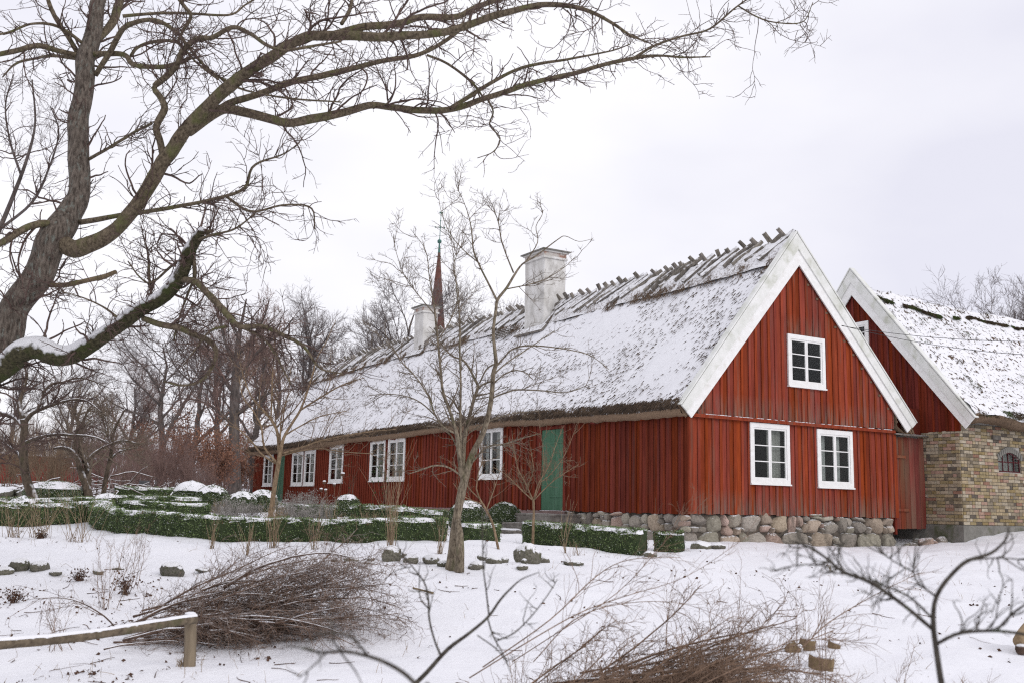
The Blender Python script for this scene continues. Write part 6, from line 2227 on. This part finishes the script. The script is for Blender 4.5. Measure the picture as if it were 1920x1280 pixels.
for q in (('big rounded boulder with thick snow on top, right of the garden tree', 988, 1015, 15.0, 54, 44, 0), ('small pale stone leaning under the big rounded boulder', 983, 1032, 14.7, 14, 12, 1),
          ('upright pale boulder, leftmost of those left of the tree trunk', 733, 1032, 14.4, 40, 36, 2), ('dark angular boulder between the upright one and the tree trunk', 771, 1040, 14.2, 36, 20, 3), ('flat snowy boulder left of the trunk foot', 808, 1040, 14.3, 38, 20, 4),
          ('small stone tucked behind the upright pale boulder', 753, 1018, 15.0, 26, 18, 5), ('flat stone touching the left of the trunk foot', 832, 1046, 14.0, 26, 14, 6), ('snow-covered stone right of the trunk foot', 893, 1055, 14.1, 34, 18, 7),
          ('low mossy stone before the leaning shrub', 927, 1036, 14.6, 34, 18, 8), ('snowy flat boulder right of the trunk, higher up', 912, 1020, 15.3, 36, 18, 9), ('small dark stone left of the big rounded boulder', 946, 1028, 14.8, 20, 16, 10), ('low stone in the snow below the big rounded boulder', 980, 1050, 14.1, 26, 12, 11),
          ('stone just right of the big rounded boulder', 1020, 1010, 15.4, 24, 16, 12), ('low snowy mound stone right of the stalk stubs', 1075, 1042, 14.9, 40, 14, 13), ('stone peeping from the snow left of the upright boulder', 660, 1030, 14.4, 30, 12, 0), ('small square stone far left of the upright boulder', 628, 1042, 14.2, 14, 9, 1),
          ('low flat stone before the upright boulder', 688, 1050, 13.9, 30, 7, 2), ('small stone in the snow between two low stones left of the tree', 695, 1034, 14.3, 16, 10, 3),
          ('round dark boulder above the brush pile', 325, 1046, 13.6, 46, 34, 4), ('rounded boulder second from the left edge', 38, 1045, 13.6, 40, 30, 5), ('low boulder cut by the left edge', 8, 1052, 13.4, 40, 20, 6), ('snowy boulder third from the left edge', 76, 1046, 13.6, 36, 24, 7), ('low flat stone right of the three at the left edge', 106, 1054, 13.4, 26, 12, 8),
          ('small dark stone in the snow, left of the round dark boulder', 186, 1048, 13.6, 22, 14, 9), ('flat mossy stone nearer the round dark boulder', 224, 1038, 14.0, 26, 8, 10), ('flat stone beside the brush pile top', 385, 1040, 13.8, 40, 9, 11),
          ('flat snowy stone at the corner of the stone foundation', 1315, 1018, 20.6, 40, 20, 12), ('stone right of the one at the foundation corner', 1345, 1015, 20.8, 30, 14, 13), ('low stone left of the detached hedge block', 1218, 1030, 18.3, 30, 14, 2)):
    boulder(*q)

# ================================================================== log rail and post
fence = thing('log_fence', 'low log rail with snow on top resting on a short post, lower left', 'fence', gp(357, 1250, 8.9))
pf = gp(357, 1250, 8.9)
ptop = at(357, 1150, 8.9)
MB().tubes(np.array([pf - [0, 0, .25], pf * .5 + ptop * .5, ptop]), np.array([.051, .050, .049]), 20).build('post', m_post, fence, smooth=False)
MB().tubes(np.array([ptop + [0, 0, .001], ptop + [0, 0, .010], ptop + [0, 0, .016]]), np.array([.047, .043, .026]), 18).build('snow_cap', m_snow, fence, smooth=True)
r0, r1 = at(-160, 1228, 7.0), at(366, 1163, 8.80)
tt = np.linspace(0, 1, 30)[:, None]
P = r0 * (1 - tt) + r1 * tt
P = P + np.stack([0 * tt[:, 0], .01 * np.sin(tt[:, 0] * 9), .012 * np.sin(tt[:, 0] * 7 + 1)], -1)
R = .036 * (1 + .09 * fbm(P * 5, 3))
MB().tubes(P, R, 16).build('rail', m_rail, fence, smooth=True)
# snow lying along the rail
k = 9
an = np.linspace(.22, .78, k) * math.pi
ax = unit(r1 - r0); sd = unit(np.cross(ax, ZV)); upv = np.cross(sd, ax)
V = []
for i in range(30):
    for j in range(k):
        e = .002 + .008 * math.sin((j / (k - 1)) * math.pi) ** .7 + .004 * float(fbm(P[i] * 14 + j, 2))
        if j in (0, k - 1): e = -.004
        V.append(P[i] + (sd * math.cos(an[j] + .05 * float(fbm(P[i] * 9, 1))) + upv * math.sin(an[j])) * (R[i] + e))
i = np.arange(30 * k).reshape(30, k)
MB().add(np.array(V), np.stack([i[:-1, :-1], i[1:, :-1], i[1:, 1:], i[:-1, 1:]], -1).reshape(-1, 4)).build('snow_cover', m_snow, fence, smooth=True)
pq = gp(-130, 1260, 7.1)
MB().tubes(np.array([pq - [0, 0, .25], np.array([r0[0] + .06, pq[1], r0[2] - .045])]), np.array([.06, .058]), 16).build('post', m_post, fence)

# ================================================================== brush piles
def brush(label, c, L_, W_, Hh, n, n2, n3, n4, m_t, dirv, spread, seed_heads=(), stick_n=14, arch=.0):
    """cut brush lying mostly one way: sticks, twigs and a dense mass of fine twigs"""
    o = thing('brush_pile', label, 'brush pile', c)
    dirv = unit(np.array(dirv, float))
    sd = np.array([-dirv[1], dirv[0], 0])
    u = rng.uniform(-.62, .30, n); w = rng.normal(0, .42, n)
    hgt = np.abs(rng.random(n)) * np.clip(1 - (u / .75) ** 2, .1, 1) * np.clip(1 - (w / 1.15) ** 2, .05, 1) * Hh
    S = c + dirv * (u * L_)[:, None] + sd * (w * W_)[:, None] + ZV * (hgt + .03)[:, None]
    S[:, 2] = np.maximum(S[:, 2], ground(S[:, 0], S[:, 1]) + .01)
    D = np.tile(dirv, (n, 1)) + rng.normal(0, spread, (n, 3)) * [1, 1, .55] + ZV * .10
    LN = rng.uniform(.35, .85, n) * L_
    P, R = grow(S, D, LN, rng.uniform(.0045, .011, n), 12, .05, -.022 + arch, .35, curl=.02)
    def above(P):
        g = ground(P[..., 0].ravel(), P[..., 1].ravel()).reshape(P.shape[:-1]) + .012
        P[..., 2] = np.maximum(P[..., 2], g)
        return P
    P = above(P)
    for i in range(stick_n):
        MB().tubes(P[i], R[i] * random.choice((1.2, 1.6, 2.2)), 6).build('stick', m_stick, o, smooth=True)
    tag(MB().tubes(P[stick_n:], R[stick_n:], 4).build('stems', m_t, o, smooth=True), kind='stuff')
    sn = MB()
    for i in range(stick_n * 2):
        a = random.randrange(0, 6); b = a + random.randrange(3, 6)
        rr = R[i, a:b] * (1.1 if i < stick_n else .9)
        q = P[i, a:b] + ZV * (rr * .75)[:, None]
        q, rr = resample(q, rr * np.concatenate([[.3], np.ones(len(rr) - 2), [.3]]), 12)
        sn.tubes(q, rr * (1 + .4 * fbm(q * 25, 2)), 5)
    tag(sn.build('snow_lines', m_snow, o, smooth=True), kind='stuff')
    tw = MB()
    S, D, LN, RD = spawn(P, R, n2, .10 * L_, .30 * L_, .2, .8, .5, .15, 1., rmin=.0024)
    P2, R2 = grow(S, D, LN, RD, 9, .13, -.015, .5, curl=.10)
    P2 = above(P2)
    tw.tubes(P2, R2, 3)
    S, D, LN, RD = spawn(P2, R2, n3, .05 * L_, .16 * L_, .3, 1.1, .7, .1, 1., rmin=.0017)
    P3, R3 = grow(S, D, LN, RD, 7, .2, -.01, .6, curl=.16)
    P3 = above(P3)
    tw.tubes(P3, R3, 3)
    if n4:
        S, D, LN, RD = spawn(P3, R3, n4, .03 * L_, .09 * L_, .3, 1.2, .8, .1, 1., rmin=.0014)
        P4, R4 = grow(S, D, LN, RD, 5, .2, -.01, .7, curl=.14)
        tw.tubes(above(P4), R4, 3)
    tag(tw.build('twigs', m_t, o, smooth=True), kind='stuff')
    return o


c = gp(398, 1195, 10.2)
brush('dense pile of cut brush with snow on its sticks, behind the log fence', c + [0.1, 0, 0], 1.8, .56, .50, 130, 1700, 6500, 7000, m_brush, (1, .12, .12), .30, stick_n=40)
c = gp(1120, 1285, 7.2)
brush('brown brush pile at the bottom edge, nearest the viewer', c + [0, 0, 0], 1.65, .62, .46, 170, 2300, 7500, 7000, m_brush2, (1, .1, .14), .30, stick_n=10)
# long whips that stand out of the near brush pile
wh = MB()
for q, Y in (([(905, 1250, 5), (1010, 1165, 4.5), (1120, 1085, 4), (1185, 1055, 3), (1260, 1040, 2)], 6.8), ([(880, 1270, 5), (1000, 1200, 4.5), (1100, 1150, 4), (1180, 1110, 3), (1290, 1075, 2), (1400, 1000, 1.4)], 6.7), ([(1000, 1240, 4), (1090, 1165, 4), (1180, 1130, 3), (1300, 1140, 2), (1420, 1180, 1.4)], 6.9),
             ([(1390, 1280, 5), (1480, 1220, 4.5), (1560, 1170, 4), (1640, 1120, 3), (1720, 1075, 1.6)], 6.6), ([(1300, 1290, 4), (1400, 1240, 4), (1480, 1205, 3), (1560, 1190, 2.4), (1650, 1195, 1.5)], 6.5), ([(960, 1240, 4), (1020, 1190, 3.5), (1150, 1110, 3), (1260, 1010, 2), (1330, 930, 1.3)], 7.0)):
    P = np.array([at(x, y, Y) for x, y, w in q]); R = np.array([w * .25 * Y / FPX for x, y, w in q])
    P[1:, :2] += rng.normal(0, .035, (len(P) - 1, 2))
    P[1:, 2] += rng.normal(0, .02, len(P) - 1)
    P, R = smooth_line(P, R, 4)
    wt = thing('long_whip', {905: 'arching whip highest over the left of the near brush pile', 880: 'long straight whip rising from the left foot of the near brush pile', 1000: 'whip curving over the top of the near brush pile', 1390: 'long whip leaning right across the sawn log pieces', 1300: 'low whip bending right from the near brush pile', 960: 'thin whip from the near brush pile pointing at the house corner'}[q[0][0]], 'twig', P[0], 'long whips standing out of the near brush pile')
    MB().tubes(P, R, 5).build('stem', m_brush2, wt, smooth=True)
    S, D, LN, RD = spawn(P[None], R[None], 26, .1, .5, .3, .9, .6, .25, 1., rmin=.0014)
    P2, R2 = grow(S, D, LN, RD, 8, .1, .0, .5, curl=.04)
    S, D, LN, RD = spawn(P2, R2, 50, .05, .2, .3, .9, .8, .2, 1., rmin=.0012)
    P3, R3 = grow(S, D, LN, RD, 6, .1, .0, .6)
    tag(MB().tubes(P2, R2, 3).tubes(P3, R3, 3).build('twigs', m_brush2, wt, smooth=True), kind='stuff')

# thin upright saplings and shoots in the snow
SP = 'thin upright saplings in the snow'
for i, (px, py, Y, h, n, lab) in enumerate(((1384, 1215, 8.6, 1.1, 1, 'thin upright sapling with fine twigs, left of the sawn log pieces'), (1540, 1260, 8.2, 1.0, 3, 'cluster of thin shoots beside the sawn log pieces'), (1500, 1210, 9.4, .85, 1, 'single thin shoot behind the sawn log pieces'), (1335, 1240, 8.2, .8, 3, 'low cluster of shoots at the right end of the near brush pile'),
                                            (1670, 1275, 7.6, .75, 2, 'pair of thin straws left of the near right bush'), (1440, 1275, 7.8, .7, 4, 'fan of thin twigs right of the near brush pile'), (1250, 1165, 10.2, .8, 3, 'thin shoots behind the near brush pile'), (608, 1085, 13, .75, 1, 'single upright cane above the brush pile'),
                                            (1850, 1280, 7.4, .5, 6, 'tangle of thin twigs in the lower right corner'), (200, 1120, 11.5, .75, 9, 'arching dry shoots above the left end of the log rail'), (240, 1080, 12.6, .8, 8, 'arching dry shoots left of the round dark boulder'), (120, 1190, 9.6, .5, 6, 'thin shoots just above the log rail'), (985, 1215, 8.4, .6, 4, 'thin shoots left of the near brush pile'))):
    q = gp(px, py, Y)
    shrub('sapling', lab, 'sapling', q, n, h, .12 if n < 4 else .45, m_brush2, 10 * n + 6, SP, .0032 + .0012 * (n == 1), 0, None, tw=(.12, .35), sub=20 * n + 16, wob=.05, up=.02)

# sawn pieces of a trunk and a log at the right edge
for px, py, Y, r, h, tl, lab in ((1478, 1203, 9.9, .06, .10, 1.1, 'tilted sawn log piece, leftmost of the four in the snow'), (1512, 1196, 10.0, .075, .10, .15, 'upright sawn log piece in the middle of the four'), (1562, 1198, 10.1, .06, .05, .4, 'small sawn log piece, rightmost of the four'), (1538, 1222, 9.4, .11, .10, .12, 'largest sawn log piece, nearest of the four')):
    q = gp(px, py, Y)
    ax = unit(np.array([math.sin(tl) * .8, -.15, math.cos(tl)]))
    P = np.array([q + [0, 0, -.02], q + [0, 0, .0] + ax * h * .5, q + [0, 0, .0] + ax * h])
    o = thing('log_piece', lab, 'log', q, 'sawn log pieces in the snow')
    MB().tubes(P, np.array([r, r * 1.04, r]), 12).build('wood', m_stump, o)
    MB().tubes(np.array([P[2] + ax * .001, P[2] + ax * .012 + [0, 0, .004], P[2] + ax * .02 + [0, 0, .01]]), np.array([r * .95, r * .9, r * .5]), 12).build('snow_cap', m_snow, o, smooth=True)
q = gp(1935, 1175, 10.3)
lg = thing('split_log', 'tan split log with dark underside at the right edge', 'log', q)
P = np.array([q + [-.20, -.12, .10], q + [0.0, 0, .19], q + [.35, .15, .30]])
MB().tubes(*smooth_line(P, np.array([.06, .11, .13]), 5), 12).build('wood', m_log_end, lg, smooth=True)
P = np.array([q + [-.22, -.16, .04], q + [.1, -.05, .07], q + [.5, .1, .1]])
MB().tubes(*smooth_line(P, np.array([.05, .07, .08]), 5), 10).build('bark', m_stick, lg, smooth=True)
o = MB().tubes(np.array([at(774, 1111, 12.2) * [1, 1, 0] + [0, 0, gz(*at(774, 1111, 12.2)[:2]) + .012], at(812, 1115, 12.0) * [1, 1, 0] + [0, 0, gz(*at(812, 1115, 12.0)[:2]) + .012]]), np.array([.010, .014]), 6).build('fallen_stick', m_stump)
tag(o, 'short brown stick lying in the snow below the garden tree', 'stick')


# ================================================================== small litter: leaves, crumbs of grass
def scatter_leaves():
    px = np.concatenate([rng.uniform(-40, 520, 1500), rng.uniform(0, 1920, 1300), rng.normal(400, 190, 420)])
    Yd = np.concatenate([rng.uniform(8.2, 14, 1500), rng.uniform(7.5, 20, 1300), rng.uniform(9.2, 12.5, 420)])
    X = (px - 960) / FPX * Yd
    keep = (fbm(np.stack([X * 1.3, Yd * 1.3, 0 * X], -1), 3) + rng.normal(0, .12, len(X))) > .28
    keep[2800:] |= rng.random(420) < .4
    X, Yd = X[keep], Yd[keep]
    n = len(X)
    Z = ground(X, Yd)
    c = np.stack([X, Yd, Z + rng.uniform(.004, .016, n)], -1)
    V, f = leaf_quads(c, .018, .06, .6)
    tag(MB().add(V, f).build('fallen_leaves', m_leafbrown), 'scattered brown fallen leaves on the snow', 'leaves', kind='stuff')
    # short straws
    n = 2600
    px = np.concatenate([rng.uniform(-40, 1960, 1900), rng.uniform(0, 600, 700)]); Yd = rng.uniform(7.5, 22, n)
    k = (fbm(np.stack([px * .012, Yd * 1.6, 0 * px], -1), 2) + rng.normal(0, .15, n)) > .22
    px, Yd = px[k], Yd[k]; n = len(px)
    X = (px - 960) / FPX * Yd
    S = np.stack([X, Yd, ground(X, Yd) - .01], -1)
    P, R = grow(S, rng.normal(0, .5, (n, 3)) + [0, 0, .8], rng.uniform(.04, .16, n), rng.uniform(.0016, .003, n), 4, .15, 0, .5)
    tag(MB().tubes(P, R, 3).build('dry_grass', m_stalk), 'thin dry grass straws sticking out of the snow', 'grass', kind='stuff')
    # fallen twigs
    n = 120
    px = np.concatenate([rng.uniform(0, 900, 80), rng.uniform(900, 1900, 40)]); Yd = rng.uniform(8, 14, n)
    X = (px - 960) / FPX * Yd
    S = np.stack([X, Yd, ground(X, Yd) + .008], -1)
    P, R = grow(S, rng.normal(0, 1, (n, 3)) * [1, 1, 0], rng.uniform(.06, .3, n), rng.uniform(.002, .005, n), 5, .2, 0, .5)
    P[..., 2] = ground(P[..., 0].ravel(), P[..., 1].ravel()).reshape(P.shape[:2]) + .006
    tag(MB().tubes(P, R, 4).build('fallen_twigs', m_leafbrown), 'small dark fallen twigs lying on the snow', 'twigs', kind='stuff')


scatter_leaves()
# brown tufts
for px, py, Y, h, lab in ((26, 1125, 11.6, .16, 'dark brown heather tuft in the snow at the left edge'), (150, 1070, 13., .14, 'dark dead tuft in the snow above the log rail'), (235, 1095, 12.2, .2, 'brown leafy tuft left of the brush pile'), (78, 1000, 16.8, .12, 'brown leaf tuft at the foot of the left stalks')):
    shrub('dead_tuft', lab, 'tuft', gp(px, py, Y), 46, h, .16, m_leafbrown, 60, 'dead tufts in the snow', .003, 120, m_leafbrown, tw=(.2, .5), lsize=(.02, .04), wob=.12)

# ================================================================== near bushes, out of focus
t = Traced(3.1)
_w2 = t.limb
t.limb = lambda pts, *a, **k: _w2([(x, y, w * .82) for x, y, w in pts], *a, **k)
t.limb([foot(1790, 1420, 3.1, 16), (1775, 1330, 15), (1765, 1280, 14), (1756, 1222, 13), (1750, 1172, 12), (1752, 1130, 10), (1765, 1100, 10), (1790, 1070, 9), (1815, 1050, 9), (1858, 1036, 7), (1886, 1010, 5), (1892, 985, 3)], .1)
t.limb([(1748, 1178, 9), (1690, 1130, 9), (1630, 1090, 9), (1580, 1070, 8), (1545, 1042, 6), (1510, 1022, 5), (1480, 1012, 3)], .25)
t.limb([(1758, 1205, 8), (1800, 1186, 8), (1870, 1182, 7), (1940, 1192, 7), (2010, 1210, 6)], -.2)
t.limb([(1868, 1182, 6), (1898, 1150, 6), (1925, 1130, 5), (1960, 1100, 4)], -.1)
t.limb([(1745, 1155, 6), (1705, 1118, 5), (1650, 1095, 4), (1610, 1080, 3)], -.3)
t.limb([(1752, 1115, 5), (1722, 1092, 4), (1713, 1068, 4), (1716, 1030, 3), (1722, 1000, 2)], .2)
t.limb([(1714, 1072, 4), (1682, 1055, 3), (1655, 1036, 3), (1640, 1020, 2)], .2)
t.limb([(1835, 1180, 4), (1828, 1160, 3), (1848, 1145, 3), (1850, 1132, 2)], -.1)
t.limb([(1605, 1080, 5), (1560, 1062, 4), (1500, 1058, 3), (1445, 1070, 2)], .3)
t.limb([(1580, 1068, 4), (1570, 1040, 3), (1590, 1010, 2)], .1)
t.limb([(1816, 1050, 4), (1870, 1045, 3), (1940, 1050, 3)], .3)
m_near = mat('near_bush_bark', (.028, .022, .018), (.085, .075, .06), 40, rough=.9, bump=.4, bdist=.003, c3=(.10, .115, .08), scale3=20, th3=(.6, .7))
orchard_tree('dark lichen-spotted bush close to the camera at the lower right, out of focus', t, m_near, m_near, name='near_bush', n1=70, n2=200, n3=0, l1=(.06, .24), l2=(.02, .10), rmin=.0016, up=.01, wob=.2, rr1=.45)
t = Traced(4.2)
_w8 = t.limb
t.limb = lambda pts, *a, **k: _w8([(x, y, w * .75) for x, y, w in pts], *a, **k)
t.limb([foot(700, 1420, 4.2, 14), (745, 1320, 13), (772, 1288, 12), (800, 1260, 11), (840, 1216, 10), (880, 1186, 8), (915, 1156, 7), (937, 1125, 6), (955, 1105, 5), (978, 1085, 3), (1010, 1072, 2)], .1)
t.limb([(828, 1232, 6), (815, 1200, 5), (805, 1160, 5), (803, 1120, 4.5), (795, 1090, 4), (772, 1060, 3), (752, 1035, 2.4), (742, 1010, 1.6)], .3)
t.limb([(804, 1140, 4), (788, 1120, 3), (786, 1080, 2)], .1)
t.limb([(917, 1154, 4.5), (912, 1110, 4), (906, 1060, 3.4), (905, 1000, 2.6), (904, 950, 1.8)], -.2)
t.limb([(915, 1160, 4), (925, 1192, 4), (945, 1228, 3), (958, 1262, 2)], -.2)
t.limb([(932, 1200, 4), (965, 1185, 3.6), (1000, 1150, 3), (1030, 1110, 2.6), (1045, 1085, 2)], .3)
t.limb([(895, 1190, 3), (930, 1215, 3), (950, 1240, 2)], .2)
t.limb([(770, 1062, 2.4), (745, 1068, 2), (720, 1085, 1.4)], .2)
orchard_tree('slim green-grey branch close to the camera at the bottom middle', t, m_near, m_near, name='near_branch_bush', n1=30, n2=60, n3=0, l1=(.06, .2), l2=(.02, .08), rmin=.0014, up=.01, wob=.16, rr1=.4)
t = Traced(2.5)
t.limb([foot(840, 1420, 2.5, 11), (800, 1310, 9), (770, 1272, 8), (740, 1250, 8), (700, 1232, 7), (645, 1220, 6), (600, 1222, 5), (562, 1213, 3.4), (530, 1210, 2)], .1)
t.limb([(690, 1228, 5), (660, 1195, 4), (630, 1185, 3), (590, 1192, 2)], .1)
t.limb([(612, 1222, 4), (590, 1245, 3), (560, 1270, 2)], -.1)
t.limb([(640, 1220, 4), (625, 1200, 3), (630, 1180, 2)], .1)
t.limb([(640, 1224, 4), (665, 1255, 3), (680, 1285, 2)], -.1)
orchard_tree('blurred thin branch nearest the camera at the bottom, left of the middle', t, m_near, m_near, name='near_twig_bush', n1=10, n2=14, n3=0, l1=(.05, .16), l2=(.02, .06), rmin=.0012, up=.01, wob=.16, rr1=.4)
